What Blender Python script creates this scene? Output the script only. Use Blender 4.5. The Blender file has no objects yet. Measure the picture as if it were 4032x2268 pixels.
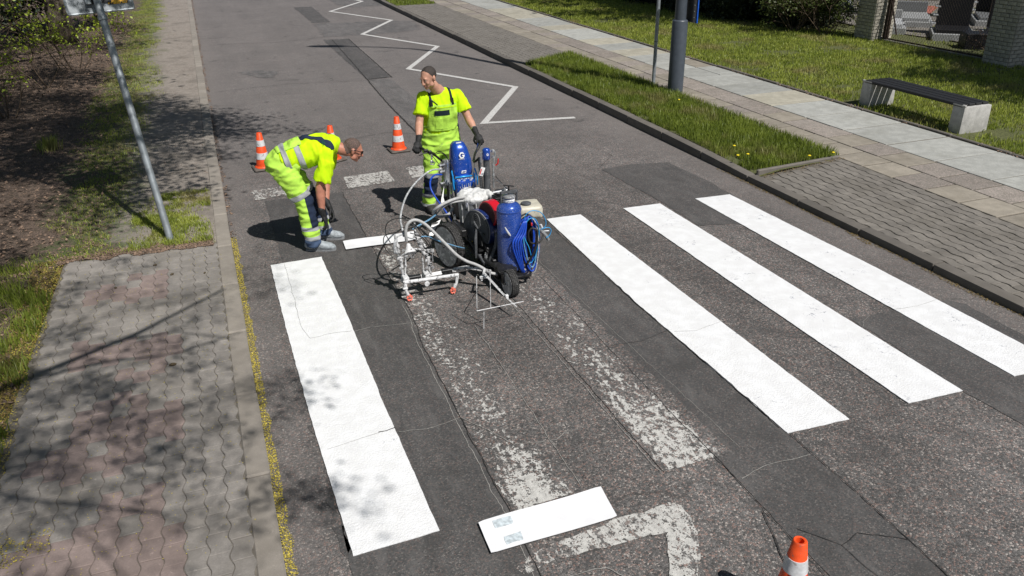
import bpy, bmesh, math, random
import numpy as np
from mathutils import Vector, Matrix, noise

random.seed(7)
rng = np.random.default_rng(7)
SC = bpy.context.scene
COL = SC.collection
PI = math.pi
V = Vector

# ------------------------------------------------------------------ camera, sky, sun, exposure
cam_data = bpy.data.cameras.new('camera')
cam = bpy.data.objects.new('camera', cam_data)
COL.objects.link(cam)
cam_data.sensor_width = 36.0
cam_data.lens = 28.385
cam_data.clip_start = 0.05
cam_data.clip_end = 800.0
CAM_M = (Matrix.Translation((-0.3163, -3.5462, 3.2989)) @ Matrix.Rotation(-0.3546, 4, 'Z')
                    @ Matrix.Rotation(1.1220, 4, 'X') @ Matrix.Rotation(-0.0134, 4, 'Z'))
cam.matrix_world = CAM_M
SC.camera = cam

SUN_TO = V((0.27, -0.70, 1.0)).normalized()          # from the ground towards the sun
SUN_EL = math.asin(SUN_TO.z)
world = bpy.data.worlds.new('World')
SC.world = world
world.use_nodes = True
wn = world.node_tree
bgn = wn.nodes['Background']
skyn = wn.nodes.new('ShaderNodeTexSky')
skyn.sky_type = 'NISHITA'
skyn.sun_disc = False
skyn.sun_elevation = SUN_EL
skyn.sun_rotation = math.atan2(SUN_TO.x, SUN_TO.y)
skyn.air_density = 1.0
skyn.dust_density = 0.8
wn.links.new(skyn.outputs[0], bgn.inputs[0])
bgn.inputs[1].default_value = 0.050

sun_data = bpy.data.lights.new('sun', 'SUN')
sun_data.energy = 5.0
sun_data.angle = math.radians(0.53)
sun_data.color = (1.0, 0.968, 0.925)
sun = bpy.data.objects.new('sun', sun_data)
COL.objects.link(sun)
sun.rotation_euler = SUN_TO.to_track_quat('Z', 'Y').to_euler()

SC.view_settings.view_transform = 'Standard'
SC.view_settings.look = 'None'
SC.view_settings.exposure = 0.0
SC.view_settings.gamma = 1.0
SC.view_settings.use_curve_mapping = False

# ------------------------------------------------------------------ node helpers
class NT:
    def __init__(self, tree):
        self.t = tree
    def n(self, typ, **kw):
        nd = self.t.nodes.new(typ)
        for k, v in kw.items():
            setattr(nd, k, v)
        return nd
    def set(self, sock, v):
        if isinstance(v, bpy.types.NodeSocket):
            self.t.links.new(v, sock)
        elif isinstance(v, (tuple, list)):
            sock.default_value = tuple(v) + ((1.0,) if len(v) == 3 and len(sock.default_value) == 4 else ())
        else:
            sock.default_value = v
    def m(self, op, a, b=0.0, c=None, clamp=False):
        nd = self.n('ShaderNodeMath', operation=op, use_clamp=clamp)
        self.set(nd.inputs[0], a); self.set(nd.inputs[1], b)
        if c is not None: self.set(nd.inputs[2], c)
        return nd.outputs[0]
    def mix(self, f, a, b, mode='MIX'):
        nd = self.n('ShaderNodeMix', data_type='RGBA', blend_type=mode)
        self.set(nd.inputs[0], f); self.set(nd.inputs[6], a); self.set(nd.inputs[7], b)
        return nd.outputs[2]
    def rng(self, v, a, b, c=0.0, d=1.0, smooth=True):
        nd = self.n('ShaderNodeMapRange')
        nd.interpolation_type = 'SMOOTHSTEP' if smooth else 'LINEAR'
        self.set(nd.inputs[0], v)
        for i, q in enumerate((a, b, c, d)): self.set(nd.inputs[i + 1], q)
        return nd.outputs[0]
    def noise(self, vec, scale, detail=4.0, rough=0.55, dist=0.0):
        nd = self.n('ShaderNodeTexNoise')
        self.set(nd.inputs['Vector'], vec)
        nd.inputs['Scale'].default_value = scale
        nd.inputs['Detail'].default_value = detail
        nd.inputs['Roughness'].default_value = rough
        nd.inputs['Distortion'].default_value = dist
        return nd.outputs[0]
    def vor(self, vec, scale, feature='F1', rnd=1.0):
        nd = self.n('ShaderNodeTexVoronoi', feature=feature)
        self.set(nd.inputs['Vector'], vec)
        nd.inputs['Scale'].default_value = scale
        nd.inputs['Randomness'].default_value = rnd
        return nd
    def ramp(self, f, stops):
        nd = self.n('ShaderNodeValToRGB')
        cr = nd.color_ramp
        while len(cr.elements) < len(stops): cr.elements.new(0.5)
        for e, (p, c) in zip(cr.elements, stops):
            e.position = p; e.color = tuple(c) + (1.0,)
        self.set(nd.inputs[0], f)
        return nd.outputs[0]
    def obj(self):
        return self.n('ShaderNodeTexCoord').outputs['Object']
    def pos(self):
        return self.n('ShaderNodeNewGeometry').outputs['Position']
    def xyz(self, v):
        nd = self.n('ShaderNodeSeparateXYZ'); self.set(nd.inputs[0], v)
        return nd.outputs
    def stretch(self, v, s):
        nd = self.n('ShaderNodeVectorMath', operation='MULTIPLY')
        self.set(nd.inputs[0], v); nd.inputs[1].default_value = s
        return nd.outputs[0]
    def bump(self, h, strength=0.3, dist=0.01):
        nd = self.n('ShaderNodeBump')
        nd.inputs['Strength'].default_value = strength
        nd.inputs['Distance'].default_value = dist
        self.set(nd.inputs['Height'], h)
        return nd.outputs[0]

def newmat(name):
    m = bpy.data.materials.new(name)
    m.use_nodes = True
    p = m.node_tree.nodes['Principled BSDF']
    return m, NT(m.node_tree), p

def plain(name, col, rough=0.6, metal=0.0, var=0.12, scale=25.0, bump=0.0, bscale=150.0, spot=None, spots=0.0, spotscale=60.0,
          rnd=0.0, coat=0.0, spec=0.5, alpha=None):
    """painted / cast / woven surface: base colour with mottling, optional specks of another colour, fine relief"""
    m, t, p = newmat(name)
    v = t.pos() if rnd == 0.0 else t.obj()
    n1 = t.noise(v, scale, 4)
    dark = tuple(c * (1 - var) for c in col); lite = tuple(min(1, c * (1 + var)) for c in col)
    c = t.mix(t.rng(n1, 0.3, 0.7), dark, lite)
    if rnd:
        oi = t.n('ShaderNodeObjectInfo').outputs['Random']
        f = t.rng(oi, 0, 1, 1 - rnd, 1 + rnd, smooth=False)
        hs = t.n('ShaderNodeHueSaturation'); t.set(hs.inputs['Value'], f); t.set(hs.inputs['Color'], c)
        c = hs.outputs[0]
    if spot is not None:
        n2 = t.noise(v, spotscale, 5, 0.65)
        c = t.mix(t.rng(n2, 0.72 - spots * 0.5, 0.76 - spots * 0.5), c, spot)
    t.set(p.inputs['Base Color'], c)
    p.inputs['Roughness'].default_value = rough
    p.inputs['Metallic'].default_value = metal
    p.inputs['Specular IOR Level'].default_value = spec
    if coat:
        p.inputs['Coat Weight'].default_value = coat
        p.inputs['Coat Roughness'].default_value = 0.12
    if bump:
        t.set(p.inputs['Normal'], t.bump(t.noise(v, bscale, 3), bump, 0.004))
    return m

# ------------------------------------------------------------------ mesh helpers
def finish(name, me, mat=None, parent=None, smooth=None):
    if mat is not None:
        for mm in (mat if isinstance(mat, (list, tuple)) else [mat]):
            me.materials.append(mm)
    o = bpy.data.objects.new(name, me)
    COL.objects.link(o)
    if parent is not None:
        o.parent = parent
        o.matrix_parent_inverse = parent.matrix_basis.inverted()
    if smooth is not None and len(me.polygons):
        me.polygons.foreach_set('use_smooth', [True] * len(me.polygons))
        if smooth < 180:
            me.set_sharp_from_angle(angle=math.radians(smooth))
    return o

def info(o, label=None, cat=None, group=None, kind=None):
    if label: o['label'] = label
    if cat: o['category'] = cat
    if group: o['group'] = group
    if kind: o['kind'] = kind
    return o

def empty(name, loc, label=None, cat=None, group=None, kind=None):
    o = bpy.data.objects.new(name, None)
    COL.objects.link(o)
    o.location = loc
    return info(o, label, cat, group, kind)

def perp(d):
    d = d.normalized()
    a = V((0, 0, 1)) if abs(d.z) < 0.9 else V((0, 1, 0))
    u = d.cross(a).normalized()
    return u, d.cross(u).normalized()

class MB:
    """collects shapes into one mesh"""
    def __init__(self):
        self.v = []; self.f = []; self.mi = []
    def add(self, vs, fs, mi=0):
        b = len(self.v)
        self.v += [tuple(q) for q in vs]
        self.f += [tuple(b + i for i in q) for q in fs]
        self.mi += [mi] * len(fs)
        return self
    def box(self, c, s, rot=None, mi=0, bev=0.0, taper=1.0):
        sx, sy, sz = s[0] / 2, s[1] / 2, s[2] / 2
        M = rot if rot is not None else Matrix.Identity(3)
        c = V(c)
        if bev <= 0:
            vs = [c + M @ V((x * sx * (taper if z > 0 else 1), y * sy * (taper if z > 0 else 1), z * sz)) for z in (-1, 1) for y in (-1, 1) for x in (-1, 1)]
            fs = [(0, 2, 3, 1), (4, 5, 7, 6), (0, 1, 5, 4), (1, 3, 7, 5), (3, 2, 6, 7), (2, 0, 4, 6)]
            return self.add(vs, fs, mi)
        bm = bmesh.new()
        bmesh.ops.create_cube(bm, size=1)
        for q in bm.verts:
            k = taper if q.co.z > 0 else 1
            q.co = V((q.co.x * 2 * sx * k, q.co.y * 2 * sy * k, q.co.z * 2 * sz))
        bmesh.ops.bevel(bm, geom=list(bm.edges), offset=bev, segments=2 if bev > 0.012 else 1, affect='EDGES', profile=0.6)
        bm.verts.index_update()
        vs = [c + M @ q.co for q in bm.verts]; fs = [[q.index for q in f.verts] for f in bm.faces]
        bm.free()
        return self.add(vs, fs, mi)
    def tube(self, pts, r, n=8, mi=0, cap=True):
        pts = [V(q) for q in pts]
        rs = r if isinstance(r, (list, tuple)) else [r] * len(pts)
        vs = []; u = None
        for i, q in enumerate(pts):
            d = (pts[min(i + 1, len(pts) - 1)] - pts[max(i - 1, 0)])
            if d.length < 1e-9: d = V((0, 0, 1))
            d.normalize()
            if u is None: u, w = perp(d)
            else:
                u = (u - d * u.dot(d))
                u = u.normalized() if u.length > 1e-6 else perp(d)[0]
                w = d.cross(u)
            for k in range(n):
                a = 2 * PI * k / n
                vs.append(q + (u * math.cos(a) + w * math.sin(a)) * rs[i])
        fs = []
        for i in range(len(pts) - 1):
            for k in range(n):
                a, b = i * n + k, i * n + (k + 1) % n
                fs.append((a, b, b + n, a + n))
        if cap:
            fs.append(tuple(range(n - 1, -1, -1)))
            fs.append(tuple((len(pts) - 1) * n + k for k in range(n)))
        return self.add(vs, fs, mi)
    def cyl(self, p0, p1, r0, r1=None, n=16, mi=0):
        return self.tube([p0, p1], [r0, r0 if r1 is None else r1], n, mi)
    def lathe(self, c, prof, n=24, axis=(0, 0, 1), mi=0):
        ax = V(axis).normalized(); u, w = perp(ax); c = V(c)
        vs = []
        for r, h in prof:
            for k in range(n):
                a = 2 * PI * k / n
                vs.append(c + ax * h + (u * math.cos(a) + w * math.sin(a)) * max(r, 1e-4))
        fs = []
        for i in range(len(prof) - 1):
            for k in range(n):
                a, b = i * n + k, i * n + (k + 1) % n
                fs.append((a, b, b + n, a + n))
        fs.append(tuple(range(n - 1, -1, -1))); fs.append(tuple((len(prof) - 1) * n + k for k in range(n)))
        return self.add(vs, fs, mi)
    def ell(self, c, r, M=None, nu=14, nv=9, mi=0):
        c = V(c); M = M if M is not None else Matrix.Identity(3)
        r = (r, r, r) if not isinstance(r, (tuple, list)) else r
        vs = [c + M @ V((0, 0, -r[2]))]
        for j in range(1, nv):
            ph = -PI / 2 + PI * j / nv
            for k in range(nu):
                a = 2 * PI * k / nu
                vs.append(c + M @ V((math.cos(a) * math.cos(ph) * r[0], math.sin(a) * math.cos(ph) * r[1], math.sin(ph) * r[2])))
        vs.append(c + M @ V((0, 0, r[2])))
        fs = [(0, 1 + (k + 1) % nu, 1 + k) for k in range(nu)]
        for j in range(nv - 2):
            for k in range(nu):
                a, b = 1 + j * nu + k, 1 + j * nu + (k + 1) % nu
                fs.append((a, b, b + nu, a + nu))
        e = len(vs) - 1; s = 1 + (nv - 2) * nu
        fs += [(s + k, s + (k + 1) % nu, e) for k in range(nu)]
        return self.add(vs, fs, mi)
    def loft(self, secs, n=20, ex=2.0, mi=0):
        """secs: (centre, a, b, adir) rings, a = half width along adir, b = half depth across"""
        vs = []
        cs = [V(s[0]) for s in secs]
        for i, s in enumerate(secs):
            d = (cs[min(i + 1, len(cs) - 1)] - cs[max(i - 1, 0)]).normalized()
            ad = V(s[3]); ad = (ad - d * ad.dot(d)).normalized(); bd = d.cross(ad)
            for k in range(n):
                t = 2 * PI * k / n
                ca, sa = math.cos(t), math.sin(t)
                x = math.copysign(abs(ca) ** (2 / ex), ca); y = math.copysign(abs(sa) ** (2 / ex), sa)
                vs.append(cs[i] + ad * x * s[1] + bd * y * s[2])
        fs = []
        for i in range(len(secs) - 1):
            for k in range(n):
                a, b = i * n + k, i * n + (k + 1) % n
                fs.append((a, b, b + n, a + n))
        fs.append(tuple(range(n - 1, -1, -1))); fs.append(tuple((len(secs) - 1) * n + k for k in range(n)))
        return self.add(vs, fs, mi)
    def prism(self, poly, z0, z1, mi=0):
        """flat polygon (xy) between two heights, z may be a function of (x, y)"""
        n = len(poly)
        f0 = z0 if callable(z0) else (lambda x, y: z0)
        f1 = z1 if callable(z1) else (lambda x, y: z1)
        vs = [(x, y, f0(x, y)) for x, y in poly] + [(x, y, f1(x, y)) for x, y in poly]
        fs = [tuple(range(n - 1, -1, -1)), tuple(range(n, 2 * n))] + [(i, (i + 1) % n, n + (i + 1) % n, n + i) for i in range(n)]
        return self.add(vs, fs, mi)
    def mesh(self, name):
        me = bpy.data.meshes.new(name)
        me.from_pydata(self.v, [], self.f)
        if any(self.mi): me.polygons.foreach_set('material_index', self.mi)
        me.update()
        return me
    def build(self, name, mat, parent=None, smooth=35, fix=True):
        me = self.mesh(name)
        if fix:
            bm = bmesh.new(); bm.from_mesh(me)
            bmesh.ops.recalc_face_normals(bm, faces=bm.faces)
            bm.to_mesh(me); bm.free()
        return finish(name, me, mat, parent, smooth)

def fast_mesh(name, verts, faces_flat, totals, mat, parent=None, smooth=False):
    """large meshes straight from arrays"""
    me = bpy.data.meshes.new(name)
    me.vertices.add(len(verts)); me.vertices.foreach_set('co', np.asarray(verts, dtype=np.float32).ravel())
    me.loops.add(len(faces_flat)); me.loops.foreach_set('vertex_index', np.asarray(faces_flat, dtype=np.int32))
    totals = np.asarray(totals, dtype=np.int32)
    starts = np.concatenate(([0], np.cumsum(totals)[:-1])).astype(np.int32)
    me.polygons.add(len(totals)); me.polygons.foreach_set('loop_start', starts); me.polygons.foreach_set('loop_total', totals)
    me.update(calc_edges=True)
    me.validate()
    return finish(name, me, mat, parent, None if not smooth else 180)

def spline(pts, k=6):
    """Catmull-Rom through the points"""
    P = [V(q) for q in pts]
    P = [P[0] * 2 - P[1]] + P + [P[-1] * 2 - P[-2]]
    out = []
    for i in range(1, len(P) - 2):
        for j in range(k):
            t = j / k
            a, b, c, d = P[i - 1], P[i], P[i + 1], P[i + 2]
            out.append(0.5 * ((2 * b) + (c - a) * t + (2 * a - 5 * b + 4 * c - d) * t * t + (3 * b - a - 3 * c + d) * t ** 3))
    out.append(P[-2])
    return out

def duplicate(src, parent=None, loc=None):
    c = src.copy(); COL.objects.link(c)
    if loc is not None: c.location = loc
    if parent is not None: c.parent = parent
    return c

def jitter_poly(poly, step=0.05, amp=0.006, seed=0.0):
    out = []
    for i in range(len(poly)):
        a, b = V((*poly[i][:2], 0)), V((*poly[(i + 1) % len(poly)][:2], 0))
        L = (b - a).length; n = max(1, int(L / step))
        nr = V((-(b - a).y, (b - a).x, 0)).normalized()
        for j in range(n):
            q = a.lerp(b, j / n)
            o = noise.noise(V((q.x * 9, q.y * 9, seed))) * amp * 1.3 + noise.noise(V((q.x * 33, q.y * 33, seed + 5))) * amp
            q = q + nr * o
            out.append((q.x, q.y))
    return out

def sheet(name, poly, z, mat, parent=None, thick=0.0):
    bm = bmesh.new()
    f0 = z if callable(z) else (lambda x, y: z)
    vs = [bm.verts.new((x, y, f0(x, y))) for x, y in poly]
    f = bm.faces.new(vs)
    f.normal_update()
    if f.normal.z < 0: f.normal_flip()
    if thick:
        r = bmesh.ops.extrude_face_region(bm, geom=[f])
        # the copy drops to the underside, then the top stays
        for q in r['geom']:
            if isinstance(q, bmesh.types.BMVert): q.co.z += thick
    bmesh.ops.triangulate(bm, faces=[q for q in bm.faces if len(q.verts) > 4])
    bmesh.ops.recalc_face_normals(bm, faces=bm.faces)
    if not thick:
        for q in bm.faces:
            if q.normal.z < 0: q.normal_flip()
    me = bpy.data.meshes.new(name); bm.to_mesh(me); bm.free()
    return finish(name, me, mat, parent)


# ------------------------------------------------------------------ ground materials
def asphalt_color(t, v, dark=1.0, coarse=1.0, red=1.0):
    big = t.noise(v, 0.7, 3); mid = t.noise(v, 5.0, 4)
    vo = t.vor(v, 82.0 / coarse)
    cell = t.xyz(vo.outputs['Color'])[0]
    edge = t.vor(v, 82.0 / coarse, 'DISTANCE_TO_EDGE').outputs['Distance']
    c = t.ramp(cell, [(0.0, (0.048, 0.046, 0.044)), (0.32, (0.095, 0.090, 0.087)), (0.62, (0.165, 0.155, 0.147)),
                      (0.78, (0.175 + 0.02 * red, 0.125, 0.105)), (0.92, (0.330, 0.305, 0.280)), (1.0, (0.12, 0.080, 0.068))])
    c.node.color_ramp.interpolation = 'CONSTANT' if False else 'LINEAR'
    c = t.mix(t.rng(edge, 0.0, 0.14), (0.074, 0.071, 0.069), c)
    v2 = t.vor(v, 48.0 / coarse)
    pit = t.m('MULTIPLY', t.rng(v2.outputs['Distance'], 0.30, 0.16), t.rng(t.xyz(v2.outputs['Color'])[1], 0.66, 0.72))
    c = t.mix(t.m('MULTIPLY', pit, 0.75), c, (0.022, 0.020, 0.020))
    f = t.m('MULTIPLY', t.rng(big, 0.28, 0.72, 0.80, 1.22), t.rng(mid, 0.3, 0.7, 0.88, 1.12))
    st = t.noise(t.stretch(v, (2.6, 0.22, 1.0)), 1.0, 5, 0.6)
    f = t.m('MULTIPLY', f, t.rng(st, 0.35, 0.65, 0.90, 1.10))
    f = t.m('MULTIPLY', f, dark)
    cc = t.n('ShaderNodeVectorMath', operation='SCALE')
    t.set(cc.inputs[0], c); t.set(cc.inputs['Scale'], f)
    h = t.m('SUBTRACT', t.rng(edge, 0.0, 0.25), t.m('MULTIPLY', pit, 1.2))
    return cc.outputs[0], h

def m_asphalt():
    m, t, p = newmat('asphalt coarse aggregate')
    v = t.pos(); X = t.xyz(v)
    c, h = asphalt_color(t, v)
    # the carriageway is paler and dustier away from the crossing and along the gutters
    far = t.rng(t.m('ADD', X[1], t.m('MULTIPLY', t.noise(v, 0.5), 3.0)), 5.0, 13.0)
    c = t.mix(t.m('MULTIPLY', far, 0.50), c, (0.178, 0.162, 0.155))
    gut = t.rng(t.m('ADD', X[0], t.m('MULTIPLY', t.noise(v, 6.0), 0.25)), 0.22, -0.08)
    c = t.mix(t.m('MULTIPLY', gut, 0.35), c, (0.185, 0.165, 0.155))
    gut2 = t.rng(t.m('ADD', X[0], t.m('MULTIPLY', t.noise(v, 6.0), 0.3)), 5.3, 6.0)
    c = t.mix(t.m('MULTIPLY', gut2, 0.40), c, (0.190, 0.170, 0.158))
    bl = t.noise(v, 1.9, 4, 0.6, 0.8)
    c = t.mix(t.rng(bl, 0.60, 0.74, 0.0, 0.55), c, (0.058, 0.055, 0.053))
    oil = t.m('MULTIPLY', t.rng(t.vor(v, 1.3).outputs['Distance'], 0.10, 0.03), t.rng(t.noise(v, 14.0, 3), 0.35, 0.6))
    c = t.mix(t.m('MULTIPLY', oil, 0.75), c, (0.028, 0.026, 0.026))
    # fine hairline cracks
    e = t.vor(t.stretch(v, (1.0, 0.55, 1.0)), 0.9, 'DISTANCE_TO_EDGE')
    nv = t.n('ShaderNodeVectorMath', operation='ADD'); t.set(nv.inputs[0], t.stretch(v, (0.6, 1.3, 1)))
    nz = t.n('ShaderNodeTexNoise'); nz.inputs['Scale'].default_value = 2.2; t.set(nz.inputs['Vector'], v)
    t.set(nv.inputs[1], t.stretch(nz.outputs['Color'], (0.6, 0.6, 0)))
    t.set(e.inputs['Vector'], nv.outputs[0])
    cr = t.m('MULTIPLY', t.rng(e.outputs['Distance'], 0.010, 0.002), t.rng(t.noise(v, 0.9), 0.47, 0.56))
    c = t.mix(t.m('MULTIPLY', cr, 0.55), c, (0.045, 0.042, 0.040))
    t.set(p.inputs['Base Color'], c)
    p.inputs['Roughness'].default_value = 0.88
    t.set(p.inputs['Normal'], t.bump(h, 0.55, 0.004))
    return m

def m_patch(name, k, tint=(1, 1, 1)):
    m, t, p = newmat(name)
    v = t.pos()
    c, h = asphalt_color(t, v, dark=0.66 * k, coarse=0.8)
    mid = t.noise(v, 3.0, 5)
    c = t.mix(0.42, c, tuple(0.066 * k * q for q in tint))
    st = t.noise(t.stretch(v, (1.0, 0.25, 1)), 9.0, 5)
    c = t.mix(t.rng(st, 0.48, 0.74, 0.0, 0.55), c, (0.120 * k, 0.114 * k, 0.110 * k))
    c = t.mix(t.rng(mid, 0.52, 0.74, 0.0, 0.5), c, (0.04, 0.038, 0.036))
    pit = t.rng(t.vor(v, 42.0).outputs['Distance'], 0.17, 0.10)
    c = t.mix(t.m('MULTIPLY', pit, 0.75), c, (0.018, 0.017, 0.017))
    t.set(p.inputs['Base Color'], c)
    p.inputs['Roughness'].default_value = 0.82
    t.set(p.inputs['Normal'], t.bump(t.noise(v, 160.0, 2), 0.30, 0.003))
    return m

def m_newpaint(name, cracks):
    m, t, p = newmat(name)
    v = t.pos()
    c = t.mix(t.rng(t.noise(v, 8.0, 5), 0.35, 0.7), (0.745, 0.745, 0.745), (0.815, 0.82, 0.825))
    e = t.vor(v, 13.0, 'DISTANCE_TO_EDGE')
    nv = t.n('ShaderNodeVectorMath', operation='ADD'); t.set(nv.inputs[0], v)
    nz = t.n('ShaderNodeTexNoise'); nz.inputs['Scale'].default_value = 25.0; t.set(nz.inputs['Vector'], v)
    t.set(nv.inputs[1], t.stretch(nz.outputs['Color'], (0.10, 0.10, 0)))
    t.set(e.inputs['Vector'], nv.outputs[0])
    cr = t.m('MULTIPLY', t.rng(e.outputs['Distance'], 0.035, 0.012), t.rng(t.noise(v, 3.3, 5), 0.66 - cracks * 0.16, 0.72 - cracks * 0.16))
    cr = t.m('MULTIPLY', cr, t.rng(t.noise(v, 22.0, 3), 0.45, 0.60))
    c = t.mix(t.m('MULTIPLY', cr, 0.9), c, (0.36, 0.37, 0.40))
    sp = t.rng(t.noise(v, 45.0, 4), 0.72, 0.76)
    c = t.mix(t.m('MULTIPLY', sp, 0.6 * cracks), c, (0.5, 0.5, 0.52))
    t.set(p.inputs['Base Color'], c)
    p.inputs['Roughness'].default_value = 0.5
    t.set(p.inputs['Normal'], t.bump(t.noise(v, 70.0, 4, 0.65), 0.75, 0.008))
    return m

def m_worn(name, x0, x1, dens, yfn, scale=26.0, col=(0.53, 0.52, 0.49)):
    """old paint rubbed off the stones: the mask keeps islands of paint between bare aggregate"""
    m, t, p = newmat(name)
    v = t.pos(); X = t.xyz(v)
    c, h = asphalt_color(t, v)
    n1 = t.noise(t.stretch(v, (1.0, 0.7, 1.0)), scale, 6, 0.7); n2 = t.noise(t.stretch(v, (1.0, 0.45, 1.0)), 7.0, 4)
    g = t.m('ADD', t.m('MULTIPLY', n1, 0.74), t.m('MULTIPLY', n2, 0.26))
    cx = 0.5 * (x0 + x1); w = 0.5 * (x1 - x0)
    if x1 > x0:
        d = t.m('ABSOLUTE', t.m('SUBTRACT', X[0], cx))
        across = t.rng(d, w * 0.45, w, 0.0, -0.16)
        g = t.m('ADD', g, across)
    thr = yfn(t, X)
    stone = t.rng(t.vor(v, 70.0).outputs['Distance'], 0.12, 0.5, -0.05, 0.05)
    g = t.m('ADD', g, stone)
    mask = t.rng(t.m('SUBTRACT', g, thr), -0.028, 0.020)
    pc = t.mix(t.rng(t.noise(v, 30.0, 4), 0.3, 0.7), tuple(q * 0.82 for q in col), tuple(q * 1.12 for q in col))
    c = t.mix(t.m('MULTIPLY', mask, dens), c, pc)
    t.set(p.inputs['Base Color'], c)
    p.inputs['Roughness'].default_value = 0.8
    t.set(p.inputs['Normal'], t.bump(h, 0.4, 0.003))
    return m

def m_concrete(name, col, grain=0.25, rnd=0.10, gs=220.0, dirt=0.35, rough=0.85, speck=None):
    m, t, p = newmat(name)
    v = t.pos()
    oi = t.n('ShaderNodeObjectInfo').outputs['Random']
    n1 = t.noise(v, 7.0, 5); n2 = t.noise(v, gs, 3, 0.7)
    c = t.mix(t.rng(n1, 0.3, 0.72), tuple(q * (1 - dirt * 0.45) for q in col), tuple(q * 1.06 for q in col))
    c = t.mix(t.rng(n2, 0.35, 0.65, 0, grain), c, tuple(q * 0.45 for q in col))
    n3 = t.noise(v, 1.7, 6, 0.65, 0.4)
    c = t.mix(t.rng(n3, 0.46, 0.66, 0, dirt), c, tuple(q * k for q, k in zip(col, (0.58, 0.57, 0.54))))
    n4 = t.noise(v, 26.0, 4, 0.7)
    c = t.mix(t.rng(n4, 0.60, 0.72, 0, dirt), c, tuple(q * 1.35 for q in col))
    if speck:
        sp = t.rng(t.xyz(t.vor(v, 90.0).outputs['Color'])[0], 0.75, 0.8, 0, 0.6)
        c = t.mix(sp, c, speck)
    f = t.rng(oi, 0, 1, 1 - rnd, 1 + rnd, smooth=False)
    cc = t.n('ShaderNodeVectorMath', operation='SCALE'); t.set(cc.inputs[0], c); t.set(cc.inputs['Scale'], f)
    t.set(p.inputs['Base Color'], cc.outputs[0])
    p.inputs['Roughness'].default_value = rough
    t.set(p.inputs['Normal'], t.bump(n2, 0.35, 0.003))
    return m

def m_left_ground():
    m, t, p = newmat('trodden sandy path, leaf litter and moss')
    v = t.pos(); X = t.xyz(v)
    w = t.noise(v, 1.6, 5); w2 = t.noise(v, 11.0, 6, 0.7); w3 = t.noise(v, 60.0, 4, 0.7)
    litter = t.mix(t.rng(w3, 0.35, 0.65), (0.036, 0.026, 0.019), (0.190, 0.134, 0.100))
    litter = t.mix(t.rng(w2, 0.45, 0.65), litter, (0.048, 0.034, 0.022))
    sand = t.mix(t.rng(w2, 0.3, 0.7), (0.225, 0.195, 0.168), (0.320, 0.282, 0.245))
    sand = t.mix(t.rng(w3, 0.45, 0.70, 0, 0.5), sand, (0.10, 0.083, 0.066))
    sand = t.mix(t.rng(w, 0.50, 0.68, 0, 0.55), sand, (0.135, 0.118, 0.098))
    green = t.mix(t.rng(w3, 0.3, 0.7), (0.030, 0.045, 0.012), (0.095, 0.130, 0.035))
    edge = t.m('ADD', X[0], t.m('MULTIPLY', t.m('SUBTRACT', w, 0.5), 1.5))
    edge = t.m('ADD', edge, t.m('MULTIPLY', t.m('SUBTRACT', w2, 0.5), 0.5))
    c = t.mix(t.rng(edge, -1.72, -1.42), litter, sand)
    gm = t.m('MULTIPLY', t.rng(t.m('ABSOLUTE', t.m('ADD', edge, 1.75)), 0.65, 0.2), t.rng(w2, 0.42, 0.55))
    c = t.mix(t.m('MULTIPLY', gm, 0.8), c, green)
    t.set(p.inputs['Base Color'], c)
    p.inputs['Roughness'].default_value = 0.95
    t.set(p.inputs['Normal'], t.bump(t.m('ADD', w2, w3), 0.7, 0.02))
    return m

def m_lawn():
    m, t, p = newmat('lawn soil and thatch')
    v = t.pos()
    w = t.noise(v, 1.4, 5); w3 = t.noise(v, 45.0, 4, 0.7)
    c = t.mix(t.rng(w3, 0.3, 0.7), (0.035, 0.040, 0.014), (0.130, 0.140, 0.045))
    c = t.mix(t.rng(w, 0.55, 0.75, 0, 0.7), c, (0.115, 0.105, 0.048))
    t.set(p.inputs['Base Color'], c); p.inputs['Roughness'].default_value = 0.95
    t.set(p.inputs['Normal'], t.bump(w3, 0.6, 0.02))
    return m

def m_leafy(name, a, b, rough=0.5, trans=0.35, scale=6.0, c3=None):
    m, t, p = newmat(name)
    v = t.pos()
    n1 = t.noise(v, scale, 3); n2 = t.vor(v, scale * 9).outputs['Color']
    c = t.mix(t.rng(n1, 0.35, 0.65), a, b)
    c = t.mix(t.m('MULTIPLY', t.xyz(n2)[0], 0.5), c, tuple(min(1, q * 1.5) for q in b))
    if c3: c = t.mix(t.rng(t.noise(v, scale * 0.35, 4), 0.52, 0.68), c, c3)
    t.set(p.inputs['Base Color'], c); p.inputs['Roughness'].default_value = rough
    tr = t.n('ShaderNodeBsdfTranslucent'); t.set(tr.inputs['Color'], c)
    mx = t.n('ShaderNodeMixShader'); mx.inputs[0].default_value = trans
    t.t.links.new(p.outputs[0], mx.inputs[1]); t.t.links.new(tr.outputs[0], mx.inputs[2])
    out = [q for q in t.t.nodes if q.type == 'OUTPUT_MATERIAL'][0]
    t.t.links.new(mx.outputs[0], out.inputs['Surface'])
    return m

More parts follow.
